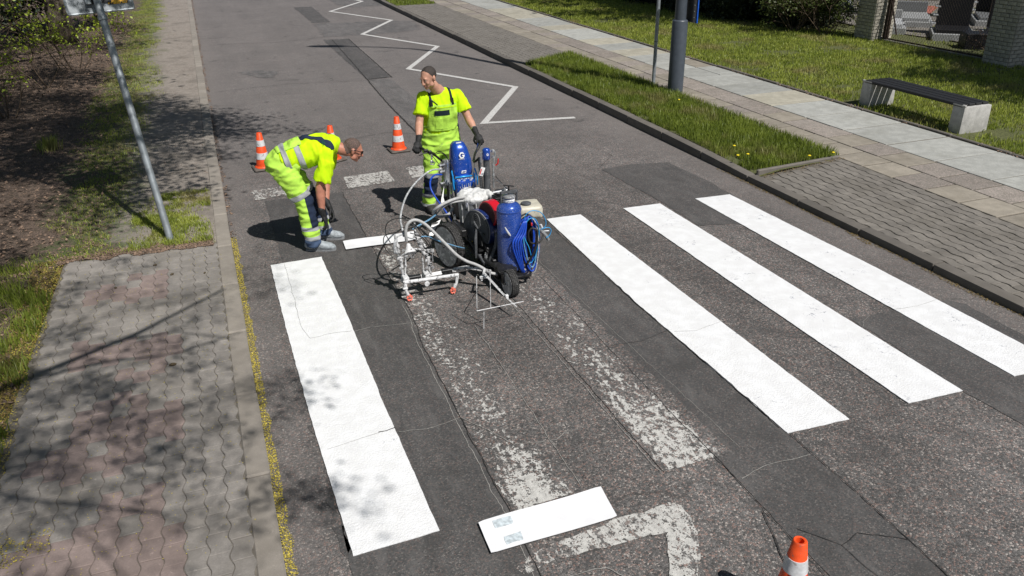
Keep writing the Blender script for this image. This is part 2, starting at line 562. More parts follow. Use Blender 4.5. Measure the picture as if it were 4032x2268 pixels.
M_ASPH = m_asphalt()
M_PATCH = m_patch('smooth trench asphalt', 1.0)
M_PATCH2 = m_patch('pale old repair asphalt', 1.55)
M_CRACK = plain('open crack', (0.022, 0.021, 0.020), 0.95, scale=80, var=0.4)
M_CRACKL = plain('dusty crack', (0.27, 0.26, 0.24), 0.95, scale=80, var=0.3)
M_PAINT = m_newpaint('fresh white crossing paint', 0.35)
M_PAINT2 = m_newpaint('fresh white paint over rough stone', 0.70)
M_ZIG = m_worn('scuffed zigzag paint', 0, 0, 0.92, lambda t, X: 0.405, 40.0, (0.56, 0.55, 0.53))
M_WORNA = m_worn('rubbed crossing paint first', 0.93, 1.47, 0.92,
                 lambda t, X: t.m('ADD', t.rng(X[1], 0.10, 0.75, 0.495, 0.598), t.rng(X[0], 1.16, 1.44, 0.0, 0.09)))
M_WORNB = m_worn('rubbed crossing paint second', 1.93, 2.55, 0.95, lambda t, X: t.m('ADD', t.rng(X[1], 0.2, 1.5, 0.515, 0.612), t.rng(X[0], 2.22, 2.46, 0.0, 0.05)))
M_WORNL = m_worn('rubbed lane corner paint', 0, 0, 0.9, lambda t, X: t.rng(X[0], 0.9, 1.6, 0.58, 0.515))
M_WORND = m_worn('rubbed dashes', 0, 0, 0.85, lambda t, X: t.rng(X[0], 0.3, 1.2, 0.57, 0.525), 30.0)
M_BOARD = plain('board caked in white paint', (0.80, 0.80, 0.81), 0.4, scale=9, var=0.05, bump=0.15, bscale=60)
M_KERB = m_concrete('weathered kerb concrete', (0.285, 0.255, 0.220), 0.35, 0.10, 260)
M_KERBD = m_concrete('dark weathered kerb granite', (0.150, 0.135, 0.118), 0.4, 0.12, 240)
M_PAV = m_concrete('grey wavy paver', (0.262, 0.240, 0.218), 0.30, 0.09, 90, 0.55)
M_PAVR = m_concrete('faded red wavy paver', (0.280, 0.218, 0.198), 0.30, 0.10, 90, 0.55)
M_PAVD = m_concrete('brown grey wavy paver', (0.205, 0.187, 0.164), 0.30, 0.12, 90, 0.5)
M_SLABT = m_concrete('tan paving slab', (0.305, 0.272, 0.222), 0.32, 0.14, 90, 0.45)
M_SLABP = m_concrete('pebbled paving slab', (0.265, 0.236, 0.205), 0.38, 0.12, 90, 0.45, speck=(0.40, 0.33, 0.30))
M_SLABG = m_concrete('pale terrazzo paving slab', (0.385, 0.388, 0.360), 0.34, 0.12, 70, 0.40)
M_SLABY = m_concrete('cream terrazzo paving slab', (0.420, 0.395, 0.320), 0.34, 0.10, 70, 0.40)
M_JOINT = plain('joint sand', (0.13, 0.115, 0.095), 0.95, scale=30, var=0.3)
M_LGROUND = m_left_ground()
M_LAWN = m_lawn()
M_GRASS = m_leafy('spring grass', (0.150, 0.205, 0.024), (0.330, 0.370, 0.066), 0.45, 0.35, 3.0, (0.330, 0.300, 0.110))
M_GRASS2 = m_leafy('verge grass', (0.085, 0.125, 0.016), (0.215, 0.265, 0.040), 0.45, 0.38, 4.0, (0.255, 0.240, 0.085))
M_SEED = plain('yellow maple seed husks', (0.42, 0.34, 0.055), 0.8, var=0.4, scale=90)
M_DRY = plain('dry brown leaves', (0.20, 0.135, 0.095), 0.9, var=0.65, scale=60)
M_MOSS = plain('brown moss and husks', (0.15, 0.105, 0.035), 0.95, var=0.5, scale=70)


# ================================================================== SETTING
ZL, ZR = 0.085, 0.12                     # left pavement and right walkway heights over the carriageway
def kerb_top(y):
    return 0.075 if y < 4.9 else (0.12 if y > 6.2 else 0.075 + 0.045 * (y - 4.9) / 1.3)

ground = sheet('ground', [(-150, -60), (150, -60), (150, 220), (-150, 220)], -0.06, M_LAWN)
info(ground, kind='structure')
road = sheet('road', [(-0.34, -12), (6.0, -12), (6.0, 70), (-0.34, 70)], 0.0, M_ASPH)
info(road, kind='structure')

# ---- asphalt repairs, joints and cracks: thin layers let into or lying on the road
def patch(poly, z, mat, amp=0.012, seed=1.0):
    return sheet('asphalt_patch', jitter_poly(poly, 0.06, amp, seed), z, mat, road)
patch([(0.12, 6.31), (1.05, 6.29), (1.035, 4.2), (1.05, 2.9), (1.00, 2.2), (0.975, 1.3), (0.97, 0.6), (0.96, 0.0), (0.94, -0.6), (-0.02, -0.42), (0.06, 1.9), (0.11, 4.3)], 0.004, M_PATCH, 0.012, 1)
patch([(2.38, -2.2), (2.95, -2.2), (2.99, -0.7), (2.985, 0.1), (2.98, 2.2), (3.02, 4.4), (2.98, 5.4), (2.50, 5.3), (2.36, 3.0), (2.40, 1.0), (2.39, -0.1)], 0.004, M_PATCH, 0.012, 2)
patch([(4.47, 5.86), (4.95, 5.92), (5.46, 5.80), (5.52, 4.9), (5.48, 4.13), (5.00, 3.47), (4.55, 3.59), (4.56, 4.5)], 0.004, M_PATCH, 0.012, 3)
patch([(4.54, 1.2), (5.0, 1.18), (5.45, 1.18), (5.60, 1.18), (5.68, 1.04), (5.66, 0.42), (5.60, -1.6), (3.1, -2.0), (3.1, -1.2), (4.51, -0.05), (4.55, 0.99)][:6] + [(5.5, -1.2), (4.58, -0.75), (4.51, 0.0), (4.55, 0.99)], 0.004, M_PATCH, 0.012, 4)
patch([(2.95, 26.7), (3.56, 26.7), (3.50, 22.35), (2.98, 22.4)], 0.004, M_PATCH, 0.03, 5)
patch([(2.76, 18.95), (3.41, 18.81), (3.31, 15.0), (3.29, 13.27), (2.78, 13.23), (2.76, 16.0)], 0.004, M_PATCH, 0.03, 6)
patch([(2.81, 13.16), (3.24, 13.12), (3.24, 10.7), (3.1, 8.6), (2.95, 6.2), (2.62, 6.2), (2.66, 8.6), (2.71, 10.78)], 0.004, M_PATCH2, 0.02, 7)
patch([(0.33, 15.12), (0.75, 15.22), (1.17, 14.83), (0.98, 14.12), (0.69, 14.44)], 0.004, M_PATCH2, 0.08, 8)
patch([(3.02, 22.19), (4.4, 22.0), (5.92, 21.56), (5.6, 19.6), (4.2, 19.3), (2.88, 19.44)], 0.003, M_PATCH2, 0.12, 9)
patch([(4.52, 29.5), (6.0, 29.5), (5.95, 25.81), (4.9, 25.87), (4.48, 26.87)], 0.004, M_PATCH2, 0.05, 10)

patch([(2.42, -1.32), (2.62, -1.22), (2.85, -1.17), (2.93, -1.40), (2.90, -1.9), (2.35, -1.9)], 0.008, M_PATCH, 0.05, 11)
patch([(-0.06, 0.52), (-0.01, 0.55), (0.0, 0.36), (-0.045, 0.33)], 0.004, M_PATCH, 0.03, 12)
patch([(-0.05, 0.26), (0.01, 0.24), (0.015, 0.05), (-0.02, -0.02), (-0.05, 0.1)], 0.004, M_PATCH, 0.03, 13)
patch([(-0.05, 1.32), (-0.015, 1.35), (-0.01, 1.20), (-0.04, 1.22)], 0.004, M_PATCH, 0.03, 14)
def crack(path, w, mat, seed, z=0.009, name='road_crack'):
    pts = []
    for i in range(len(path) - 1):
        a, b = V((*path[i], 0)), V((*path[i + 1], 0)); n = max(2, int((b - a).length / 0.035))
        for j in range(n): pts.append(a.lerp(b, j / n))
    pts.append(V((*path[-1], 0)))
    L, R = [], []
    for i, q in enumerate(pts):
        d = (pts[min(i + 1, len(pts) - 1)] - pts[max(0, i - 1)]).normalized(); nr = V((-d.y, d.x, 0))
        off = noise.noise(V((q.x * 6, q.y * 6, seed))) * 0.012 + noise.noise(V((q.x * 25, q.y * 25, seed))) * 0.007
        ww = w * (0.55 + 0.9 * abs(noise.noise(V((q.x * 14, q.y * 14, seed + 3)))))
        L.append(q + nr * (off + ww)); R.append(q + nr * (off - ww))
    n = len(pts)
    mb = MB().add([(q.x, q.y, z) for q in L + R], [(i, i + 1, n + i + 1, n + i) for i in range(n - 1)])
    o = mb.build(name, mat, road, smooth=None)
    return o
EDGE1 = [(1.055, 6.3), (1.04, 4.2), (1.05, 2.91), (1.05, 2.64), (1.0, 2.2), (0.985, 1.36), (0.97, 0.65), (0.96, -0.05), (0.94, -0.62)]
crack(EDGE1, 0.0035, M_CRACK, 1.0)
crack([(a - 0.035, b) for a, b in EDGE1[2:]], 0.0030, M_CRACKL, 2.0, 0.007)
crack([(3.0, 0.02), (3.0, -0.42), (2.99, -0.88), (2.95, -1.6)], 0.0045, M_CRACK, 3.0)
crack([(3.02, 4.4), (2.985, 2.2), (2.985, 0.1)], 0.004, M_CRACK, 3.5, 0.0125)
crack([(2.40, 3.0), (2.39, 1.0), (2.39, -0.1), (2.36, -1.2)], 0.0025, M_CRACK, 4.0)
crack([(0.52, 2.57), (0.66, 2.60), (1.03, 2.54)], 0.0035, M_CRACKL, 5.0)
crack([(0.53, 1.02), (0.75, 0.98), (0.98, 1.03), (1.22, 0.60), (1.5, 0.55), (1.62, 0.62)], 0.003, M_CRACKL, 6.0)
crack([(2.42, 1.55), (2.7, 1.52), (2.98, 1.60)], 0.0025, M_CRACK, 7.0)
crack([(2.42, -0.25), (2.65, -0.2), (2.98, -0.22)], 0.003, M_CRACKL, 8.0)
crack([(4.5, 1.0), (4.62, 1.12), (4.75, 1.18)], 0.002, M_CRACKL, 8.5)
crack([(2.98, 18.8), (2.85, 15.0), (2.78, 13.2), (2.68, 10.8), (2.62, 6.3)], 0.012, M_CRACK, 9.0)
crack([(3.41, 18.8), (3.30, 13.2)], 0.010, M_CRACK, 10.0)
crack([(2.78, 13.2), (3.3, 13.25)], 0.016, M_CRACK, 10.5)
crack([(-0.2, 13.2), (1.2, 13.4), (2.7, 13.1)], 0.006, M_CRACK, 11.0)
crack([(0.1, 19.3), (1.6, 19.0), (2.9, 19.4)], 0.009, M_CRACK, 12.0)
crack([(1.2, 8.6), (2.2, 8.9), (3.0, 8.4)], 0.005, M_CRACK, 13.0)
crack([(4.45, 5.9), (4.9, 6.4), (4.8, 7.2)], 0.003, M_CRACK, 14.0)
crack([(1.92, 4.3), (1.94, 2.2), (1.98, 0.0)], 0.0022, M_CRACKL, 15.0)
crack([(1.50, 2.3), (1.48, 1.2), (1.45, 0.05)], 0.0022, M_CRACKL, 16.0)
crack([(2.53, 3.4), (2.56, 1.6), (2.60, 0.02)], 0.0018, M_CRACKL, 17.0)
crack([(1.55, -1.05), (1.3, -0.62), (1.02, -0.60), (0.5, -0.75)], 0.003, M_CRACKL, 18.0)
crack([(2.45, -0.75), (2.6, -0.95), (2.75, -0.9), (2.98, -1.05)], 0.0028, M_CRACK, 19.5)
crack([(2.6, -0.95), (2.62, -1.25), (2.5, -1.5)], 0.0024, M_CRACK, 19.7)
crack([(2.0, -1.5), (2.2, -1.0), (2.36, -0.55)], 0.004, M_CRACK, 19.0)

# ---- painted markings, the fresh ones a few millimetres thick
def stripe(poly, z, mat, amp, seed, name, thick=0.005):
    return sheet(name, jitter_poly(poly, 0.04, amp, seed), z, mat, road, thick)
s = stripe([(-0.01, 4.27), (0.50, 4.29), (0.515, 2.8), (0.51, 1.4), (0.525, -0.01), (0.02, -0.03), (-0.012, 1.4), (-0.02, 2.9)], 0.0055, M_PAINT, 0.0032, 21, 'crossing_stripe')
s = stripe([(3.06, 4.41), (3.48, 4.395), (3.49, 0.01), (2.99, 0.03), (2.985, 2.2)], 0.0055, M_PAINT, 0.0032, 23, 'crossing_stripe')
s = stripe([(4.03, 4.39), (4.51, 4.37), (4.515, 2.0), (4.51, -0.01), (4.02, 0.01)], 0.0055, M_PAINT2, 0.0032, 24, 'crossing_stripe')
s = stripe([(4.99, 4.36), (5.46, 4.33), (5.52, 2.0), (5.51, -0.02), (5.03, 0.0), (5.01, 2.0)], 0.0055, M_PAINT2, 0.0032, 25, 'crossing_stripe')
crack([(0.125, 4.26), (0.115, 3.4), (0.105, 2.75), (0.15, 2.58)], 0.0011, M_CRACK, 31.0, 0.0125, 'paint_crack')
crack([(0.15, 2.58), (0.30, 2.60), (0.50, 2.585)], 0.0022, M_CRACKL, 32.0, 0.0125, 'paint_crack')
crack([(0.40, 1.07), (0.455, 1.065), (0.52, 1.075)], 0.006, M_CRACK, 33.0, 0.0125, 'paint_crack')
crack([(0.04, 1.0), (0.25, 1.03), (0.42, 1.06)], 0.0016, M_CRACKL, 34.0, 0.0125, 'paint_crack')
crack([(5.03, 1.19), (5.25, 1.16), (5.50, 1.20)], 0.0018, M_CRACKL, 35.0, 0.0125, 'paint_crack')
crack([(3.02, 1.55), (3.2, 1.5), (3.48, 1.56)], 0.0016, M_CRACKL, 37.0, 0.0125, 'paint_crack')
stripe([(0.99, 4.32), (1.5, 4.33), (1.47, 0.02), (0.975, -0.02)], 0.0035, M_WORNA, 0.01, 26, 'worn_crossing_stripe', 0)
stripe([(1.98, 4.32), (2.5, 4.33), (2.52, 0.0), (2.0, -0.02)], 0.0062, M_WORNB, 0.01, 27, 'worn_crossing_stripe', 0)
stripe([(0.84, -0.45), (0.86, -0.42), (1.0, -0.36), (1.49, -0.30), (1.88, -0.29), (1.935, -0.33), (1.945, -0.44), (1.91, -0.56), (1.73, -0.85), (1.37, -1.45), (1.22, -1.39), (1.58, -0.79), (1.75, -0.49), (1.04, -0.47), (0.86, -0.50)],
       0.0068, M_WORNL, 0.012, 28, 'worn_lane_corner', 0)
stripe([(1.18, 6.88), (1.79, 6.93), (1.77, 6.44), (1.16, 6.39)], 0.006, M_WORND, 0.012, 29, 'worn_dash', 0)
stripe([(2.05, 6.97), (2.5, 6.99), (2.5, 6.53), (2.02, 6.49)], 0.006, M_WORND, 0.012, 30, 'worn_dash', 0)
stripe([(0.0, 6.75), (0.44, 6.82), (0.43, 6.42), (0.01, 6.38)], 0.006, M_WORND, 0.012, 31, 'worn_dash', 0)
ZZ = [(4.6, 31.5), (5.50, 27.5), (3.93, 25.0), (5.30, 21.94), (3.91, 19.45), (5.24, 16.6), (3.84, 13.98), (5.30, 11.28), (3.83, 8.86), (5.34, 8.60)]
def zigzag(path, w):
    P = [V((*q, 0)) for q in path]; L, R = [], []
    for i, q in enumerate(P):
        d0 = (P[i] - P[i - 1]).normalized() if i else (P[1] - P[0]).normalized()
        d1 = (P[i + 1] - P[i]).normalized() if i < len(P) - 1 else d0
        n0 = V((-d0.y, d0.x, 0)); n1 = V((-d1.y, d1.x, 0)); m = (n0 + n1).normalized()
        k = w / max(0.30, m.dot(n0)); L.append(q + m * k); R.append(q - m * k)
    n = len(P); mb = MB()
    for i in range(n - 1):
        k = 24
        for j in range(k):
            for_ = []
            pts = [L[i].lerp(L[i + 1], j / k), R[i].lerp(R[i + 1], j / k), R[i].lerp(R[i + 1], (j + 1) / k), L[i].lerp(L[i + 1], (j + 1) / k)]
            mb.add([(q.x, q.y, 0.0075) for q in pts], [(0, 1, 2, 3)])
    return mb.build('zigzag_marking', M_ZIG, road, smooth=None)
zigzag(ZZ, 0.058)

# ---- kerbs
kerb_l = empty('kerb', (-0.42, -6, 0), kind='structure')
y = -6.2
while y < 45:
    L = 0.995; g = 0.006
    a = random.uniform(-0.004, 0.004)
    mb = MB().box((-0.415 + a, y + L / 2, ZL / 2 - 0.03 + a * 0.7), (0.150, L - g, ZL + 0.06), bev=0.012)
    mb.build('kerb_stone', M_KERB, kerb_l)
    y += 1.0
kerb_r = empty('kerb', (6.03, -6, 0), kind='structure')
y = -6.3
while y < 45:
    L = 1.08 if y > 4 else 1.0
    h0, h1 = kerb_top(y), kerb_top(y + L); a = random.uniform(-0.008, 0.008)
    bm = bmesh.new(); bmesh.ops.create_cube(bm, size=1)
    for q in bm.verts:
        top = q.co.z > 0; far = q.co.y > 0
        q.co = V((6.035 + a + q.co.x * (0.15 if not top else 0.14), y + 0.005 + (0.5 + q.co.y) * (L - 0.012), ((h1 if far else h0) + a * 0.5) if top else -0.05))
    bmesh.ops.bevel(bm, geom=list(bm.edges), offset=0.014, segments=2, affect='EDGES', profile=0.6)
    me = bpy.data.meshes.new('kerb_stone'); bm.to_mesh(me); bm.free()
    finish('kerb_stone', me, M_KERBD, kerb_r, 40)
    y += L

# ---- wavy interlocking pavers
def paver_mesh(name, w, L, h, amp, flip=1,  bev=0.0035, mat=None, gap=0.0018):
    """block whose long sides wave so that neighbours lock; origin at the centre of its top"""
    prof = [(-0.5, 0), (-0.32, -1), (-0.18, -1), (0.18, 1), (0.32, 1), (0.5, 0)]
    prof = [(t, s_ * flip) for t, s_ in prof]
    side = [(t * (L - 2 * gap), s_ * amp) for t, s_ in prof]
    R = [(w / 2 - gap + dx, yy) for yy, dx in side]; Lf = [(-w / 2 + gap + dx, yy) for yy, dx in reversed(side)]
    out = R + Lf
    n = len(out); inn = []
    for i, (x, yy) in enumerate(out):
        inn.append((x * (1 - bev * 2 / w), yy * (1 - bev * 2 / L)))
    vs = [(x, yy, -h) for x, yy in out] + [(x, yy, -bev) for x, yy in out] + [(x, yy, 0) for x, yy in inn]
    fs = [(i, (i + 1) % n, n + (i + 1) % n, n + i) for i in range(n)] + [(n + i, n + (i + 1) % n, 2 * n + (i + 1) % n, 2 * n + i) for i in range(n)]
    fs.append(tuple(2 * n + i for i in range(n)))
    me = bpy.data.meshes.new(name); me.from_pydata(vs, [], fs); me.materials.append(mat); me.update()
    return me, vs, fs

def lay_pavers(owner, xs, w, L, y0, y1, zf, meshes, pick, limit, stuff_mat, xmin_fn=None):
    """columns along the road; the nearest ones are single blocks, the rest one joined part"""
    spots = []
    for ci, x in enumerate(xs):
        yy = y0 + (L / 2 if ci % 2 else 0)
        while yy < y1:
            if xmin_fn is None or xmin_fn(x, yy): spots.append((x, yy, ci))
            yy += L
    cx, cy = CAM_M.translation.x, CAM_M.translation.y
    def seen(q):
        return 0 if in_view(q[0], q[1], 0.1) else 1
    spots.sort(key=lambda q: (seen(q), (q[0] - cx) ** 2 + (q[1] - cy) ** 2))
    far = MB()
    for i, (x, yy, ci) in enumerate(spots):
        z = zf(x, yy) + random.uniform(-0.002, 0.002)
        if i < limit:
            me = meshes[pick(x, yy) * 2 + ci % 2][0]
            o = bpy.data.objects.new('paver', me); COL.objects.link(o)
            o.location = (x, yy, z); o.rotation_euler = (random.uniform(-.008, .008), random.uniform(-.008, .008), random.uniform(-.006, .006))
            o.parent = owner; o.matrix_parent_inverse = owner.matrix_basis.inverted()
        else:
            _, vs, fs = meshes[ci % 2]
            far.add([(a + x, b + yy, c + z) for a, b, c in vs], fs)
    if far.v:
        o = far.build('paver', stuff_mat, owner, smooth=None, fix=False); o['kind'] = 'stuff'

CAM_INV = CAM_M.inverted()
FPX = 28.385 / 36.0
def in_view(x, y, z, margin=1.04):
    q = CAM_INV @ V((x, y, z))
    if q.z >= -0.05: return False
    return abs(q.x / -q.z * FPX) < 0.5 * margin and abs(q.y / -q.z * FPX) < 0.28125 * margin

pl = empty('pavement', (-1.2, 2.0, 0), kind='structure')
bed = sheet('paving_bed', [(-2.1, -4), (-0.49, -4), (-0.49, 4.95), (-1.2, 5.02), (-1.93, 5.1)], ZL - 0.0075, M_JOINT, pl)
W1, L1 = 0.1185, 0.172
pm = [paver_mesh('paver', W1, L1, 0.05, 0.010, f_, mat=m_) for m_ in (M_PAV, M_PAVR) for f_ in (1, -1)]
def red(x, y):
    if not (-1.76 < x < -0.80): return 0
    q = [(0.30, 0.30, -1.78, -0.82), (0.80, 0.12, -1.35, -1.02), (1.30, 0.14, -1.76, -1.10), (1.68, 0.20, -1.55, -0.80), (2.03, 0.10, -1.45, -1.1), (2.78, 0.19, -1.72, -0.80), (2.42, 0.08, -1.3, -1.0), (3.95, 0.18, -1.70, -0.92), (4.25, 0.10, -1.3, -1.0)]
    return 1 if any(abs(y - a + (x + 1.25) * 0.15) < b and c < x < d for a, b, c, d in q) else 0
redset = {}
xs = [-0.49 - W1 * (i + 0.5) for i in range(12)]
lay_pavers(pl, xs, W1, L1, -1.2, 4.98, lambda x, y: ZL, pm, red, 300, M_PAV)

pr = empty('pavement', (6.8, 2.0, 0), kind='structure')
def bay_z(x, y):
    k = min(1, max(0, (x - 6.11) / 1.36)); z0 = 0.072
    return z0 + (ZR - z0) * k
mb = MB(); mb.add([(6.105, -6, bay_z(6.1, 0) - 0.007), (7.47, -6, ZR - 0.007), (7.47, 4.78, ZR - 0.007), (6.105, 4.62, bay_z(6.1, 0) - 0.007)], [(0, 1, 2, 3)])
mb.build('paving_bed', M_JOINT, pr, None)
W2, L2 = 0.1135, 0.205
pm2 = [paver_mesh('paver_brown', W2, L2, 0.04, 0.012, f_, mat=M_PAVD, gap=0.0027) for f_ in (1, -1)]
xs2 = [6.165 + W2 * i for i in range(12)]
lay_pavers(pr, xs2, W2, L2, -1.0, 4.72, bay_z, pm2, lambda x, y: 0, 300, M_PAVD, lambda x, y: y < 4.52 + (x - 6.1) * 0.12)
mb = MB().box((6.80, 4.745, 0.075), (1.40, 0.05, 0.13), Matrix.Rotation(0.085, 3, 'Z'), bev=0.012)
mb.build('edging_stone', M_KERBD, pr)
pf = empty('pavement', (6.8, 19.0, 0), kind='structure')
sheet('paving_bed', [(6.105, 13.0), (7.5, 13.8), (7.5, 24.6), (6.105, 24.6)], ZR - 0.008, M_JOINT, pf)
lay_pavers(pf, xs2, W2, L2, 12.9, 24.5, lambda x, y: ZR, pm2, lambda x, y: 0, 0, M_PAVD, lambda x, y: y > 12.95 + (x - 6.1) * 0.6)

# ---- slab walkway: two rows of small tan slabs, one row of large pale ones
wk = empty('walkway', (8.6, 5.0, 0), kind='structure')
sheet('walkway_bed', [(7.48, -3), (9.66, -3), (9.66, 27), (7.48, 27)], ZR - 0.012, M_JOINT, wk)
def slab(x, y, w, L, mat, sink=0.0):
    o = MB().box((x, y, ZR - 0.03 + sink), (w - 0.018, L - 0.030, 0.06), Matrix.Rotation(random.uniform(-.006, .006), 3, 'Z') @ Matrix.Rotation(random.uniform(-.004, .004), 3, 'X'), bev=0.004).build('paving_slab', mat, wk, 30)
    return o
for row, x in enumerate((7.735, 8.245)):
    y = -1.0 + row * 0.27
    while y < 26.5:
        slab(x, y, 0.505, 0.505, random.choice([M_SLABT, M_SLABT, M_SLABT, M_SLABP]) if row == 0 else random.choice([M_SLABT, M_SLABP, M_SLABP]), random.uniform(-.004, .002))
        y += 0.51
y = -0.6; k = 0
while y < 27:
    L = 0.86
    if k in (13, 14):   # two rows laid as half slabs
        slab(8.50 + 0.36, y, 0.72, L, M_SLABG); slab(9.43, y, 0.41, L, M_SLABG if k == 13 else M_SLABT)
    else:
        slab(9.07, y, 1.13, L, random.choice([M_SLABG, M_SLABG, M_SLABG, M_SLABY]), random.uniform(-.004, .002))
    y += L + 0.004; k += 1
y = -1.0
while y < 27:
    MB().box((9.69 + random.uniform(-.006, .006), y + 0.5, ZR - 0.04 + random.uniform(-.006, .006)), (0.055, 0.985, 0.12), bev=0.01).build('edging_stone', M_KERBD, wk)
    y += 1.0

# ---- soil on both sides
def terrain(name, x0, x1, y0, y1, z, mat, step, amp, hole=None):
    nx, ny = int((x1 - x0) / step) + 1, int((y1 - y0) / step) + 1
    mb = MB(); vs = []
    for j in range(ny):
        for i in range(nx):
            x, y = x0 + (x1 - x0) * i / (nx - 1), y0 + (y1 - y0) * j / (ny - 1)
            vs.append((x, y, z(x, y) + amp * (noise.noise(V((x * 1.3, y * 1.3, 3))) + 0.5 * noise.noise(V((x * 5, y * 5, 7))))))
    fs = []
    for j in range(ny - 1):
        for i in range(nx - 1):
            fs.append((j * nx + i, j * nx + i + 1, (j + 1) * nx + i + 1, (j + 1) * nx + i))
    mb.add(vs, fs)
    return info(mb.build(name, mat, None, 180, fix=False), kind='structure')
def zleft(x, y):
    # flush under the pavement, rising to the soil around it
    inside = min(1, max(0, min((x + 2.05) / 0.15, (4.98 - y) / 0.15)))
    return (ZL + 0.001) * (1 - inside) + 0.02 * inside + max(0, (-2.4 - x)) * 0.03
terrain('terrain', -14.0, -0.485, -6.0, 40.0, zleft, M_LGROUND, 0.12, 0.012)
def verge_z(x, y):
    k = min(1, max(0, (x - 6.112) / 0.35)); z0 = kerb_top(y) - 0.006
    return z0 + (ZR - 0.012 - z0) * k
mb = MB(); nx_, ny_ = 8, 60; vs_ = []
for j in range(ny_ + 1):
    for i in range(nx_ + 1):
        x = 6.112 + 1.363 * i / nx_; yb, yt = 4.62 + (x - 6.112) * 0.10, 12.95 + (x - 6.112) * 0.59; y = yb + (yt - yb) * j / ny_
        vs_.append((x, y, verge_z(x, y) + 0.008 * noise.noise(V((x * 4, y * 4, 2)))))
mb.add(vs_, [(j * 9 + i, j * 9 + i + 1, (j + 1) * 9 + i + 1, (j + 1) * 9 + i) for j in range(ny_) for i in range(nx_)])
ver = mb.build('verge', M_LAWN, None, 180, fix=False); info(ver, kind='structure')
ver2 = sheet('verge', [(6.112, 24.6), (7.5, 24.6), (7.5, 60), (6.112, 60)], ZR - 0.012, M_LAWN); info(ver2, kind='structure')
terrain('lawn', 9.72, 46.0, -4.0, 50.0, lambda x, y: ZR - 0.01 - max(0, min(1, (x - 15.4))) * 0.02, M_LAWN, 0.45, 0.012)

# ---- countless small growth and debris
def blades(name, pts, hmin, hmax, wid, mat, kind='stuff', parent=None, lean=0.5, label=None, cat=None):
    n = len(pts); P = np.asarray(pts, dtype=np.float64)
    ang = rng.uniform(0, 2 * PI, n); la = rng.uniform(0, 2 * PI, n)
    h = rng.uniform(hmin, hmax, n) * (0.6 + 0.8 * rng.random(n)); w = wid * rng.uniform(0.6, 1.3, n)
    ln = h * rng.uniform(0.1, 1.0, n) * lean
    dx, dy = np.cos(ang) * w / 2, np.sin(ang) * w / 2
    lx, ly = np.cos(la) * ln, np.sin(la) * ln
    vv = np.zeros((n, 5, 3))
    vv[:, 0] = P + np.stack([-dx, -dy, np.zeros(n)], 1); vv[:, 1] = P + np.stack([dx, dy, np.zeros(n)], 1)
    vv[:, 2] = P + np.stack([dx * .8 + lx * .35, dy * .8 + ly * .35, h * .55], 1); vv[:, 3] = P + np.stack([-dx * .8 + lx * .35, -dy * .8 + ly * .35, h * .55], 1)
    vv[:, 4] = P + np.stack([lx, ly, h * (1 - 0.25 * lean)], 1)
    b = (np.arange(n) * 5)[:, None]
    fl = (b + np.array([[0, 1, 2, 3, 3, 2, 4]])).ravel(); tot = np.tile([4, 3], n)
    o = fast_mesh(name, vv.reshape(-1, 3), fl, tot, mat, parent)
    if kind: info(o, label, cat, kind=kind)
    return o

def litter(name, pts, smin, smax, mat, label, cat, tilt=0.5):
    n = len(pts); P = np.asarray(pts, dtype=np.float64)
    a = rng.uniform(0, 2 * PI, n); s_ = rng.uniform(smin, smax, n); s2 = s_ * rng.uniform(0.45, 0.9, n)
    tx, ty = rng.normal(0, tilt, n), rng.normal(0, tilt, n)
    ux, uy = np.cos(a), np.sin(a)
    U = np.stack([ux, uy, tx * 0.5], 1) * s_[:, None] / 2; W = np.stack([-uy, ux, ty * 0.5], 1) * s2[:, None] / 2
    lift = np.abs(U[:, 2]) + np.abs(W[:, 2]) + 0.002
    C = P.copy(); C[:, 2] += lift
    vv = np.stack([C - U, C - W * 1.0, C + U, C + W], 1)
    fl = (np.arange(n)[:, None] * 4 + np.array([[0, 1, 2, 3]])).ravel()
    o = fast_mesh(name, vv.reshape(-1, 3), fl, np.full(n, 4), mat)
    return info(o, label, cat, kind='stuff')

def scatter(n, x0, x1, y0, y1, z, keep=None, nscale=1.0):
    out = []
    X = rng.uniform(x0, x1, n); Y = rng.uniform(y0, y1, n)
    for x, y in zip(X, Y):
        if keep is None or keep(x, y): out.append((x, y, z(x, y) if callable(z) else z))
    return out
def nz(x, y, s_, seed=0.0):
    return noise.noise(V((x * s_, y * s_, seed)))

# verge strip between the kerb and the walkway
blades('verge_grass', scatter(60000, 6.11, 7.56, 4.70, 13.7, lambda x, y: verge_z(x, y), lambda x, y: (y < 12.9 + (x - 6.1) * 0.55) and y > 4.72 + (x - 6.1) * 0.09 and nz(x, y, 1.6, 4) + nz(x, y, 7, 8) * 0.5 + (0.55 if x > 6.25 else 0.0) > -0.35 + rng.random() * 0.3),
       0.045, 0.125, 0.0085, M_GRASS2, label='green spring grass growing on the verge strip behind the kerb', cat='grass')
blades('verge_grass', scatter(6000, 6.11, 7.5, 24.6, 33, ZR - 0.012), 0.05, 0.10, 0.022, M_GRASS2, label='far piece of verge grass beyond the paved bay', cat='grass')
def lawn_keep(x, y):
    if not in_view(x, y, 0.15, 1.12): return False
    return nz(x, y, 0.9, 14) + nz(x, y, 4, 18) * 0.5 > -0.62 + rng.random() * 0.35
blades('lawn_grass', scatter(230000, 9.73, 15.2, 2.4, 31, ZR - 0.015, lawn_keep), 0.035, 0.085, 0.013, M_GRASS, label='short sunlit lawn grass between the walkway and the brick pillars', cat='grass')
blades('cemetery_grass', scatter(9000, 15.2, 22, 8, 24, ZR - 0.04, lambda x, y: in_view(x, y, 0.1, 1.1) and nz(x, y, 1.2, 3) > 0.0), 0.05, 0.12, 0.02, M_GRASS, label='rough grass among the graves behind the mesh fence', cat='grass')
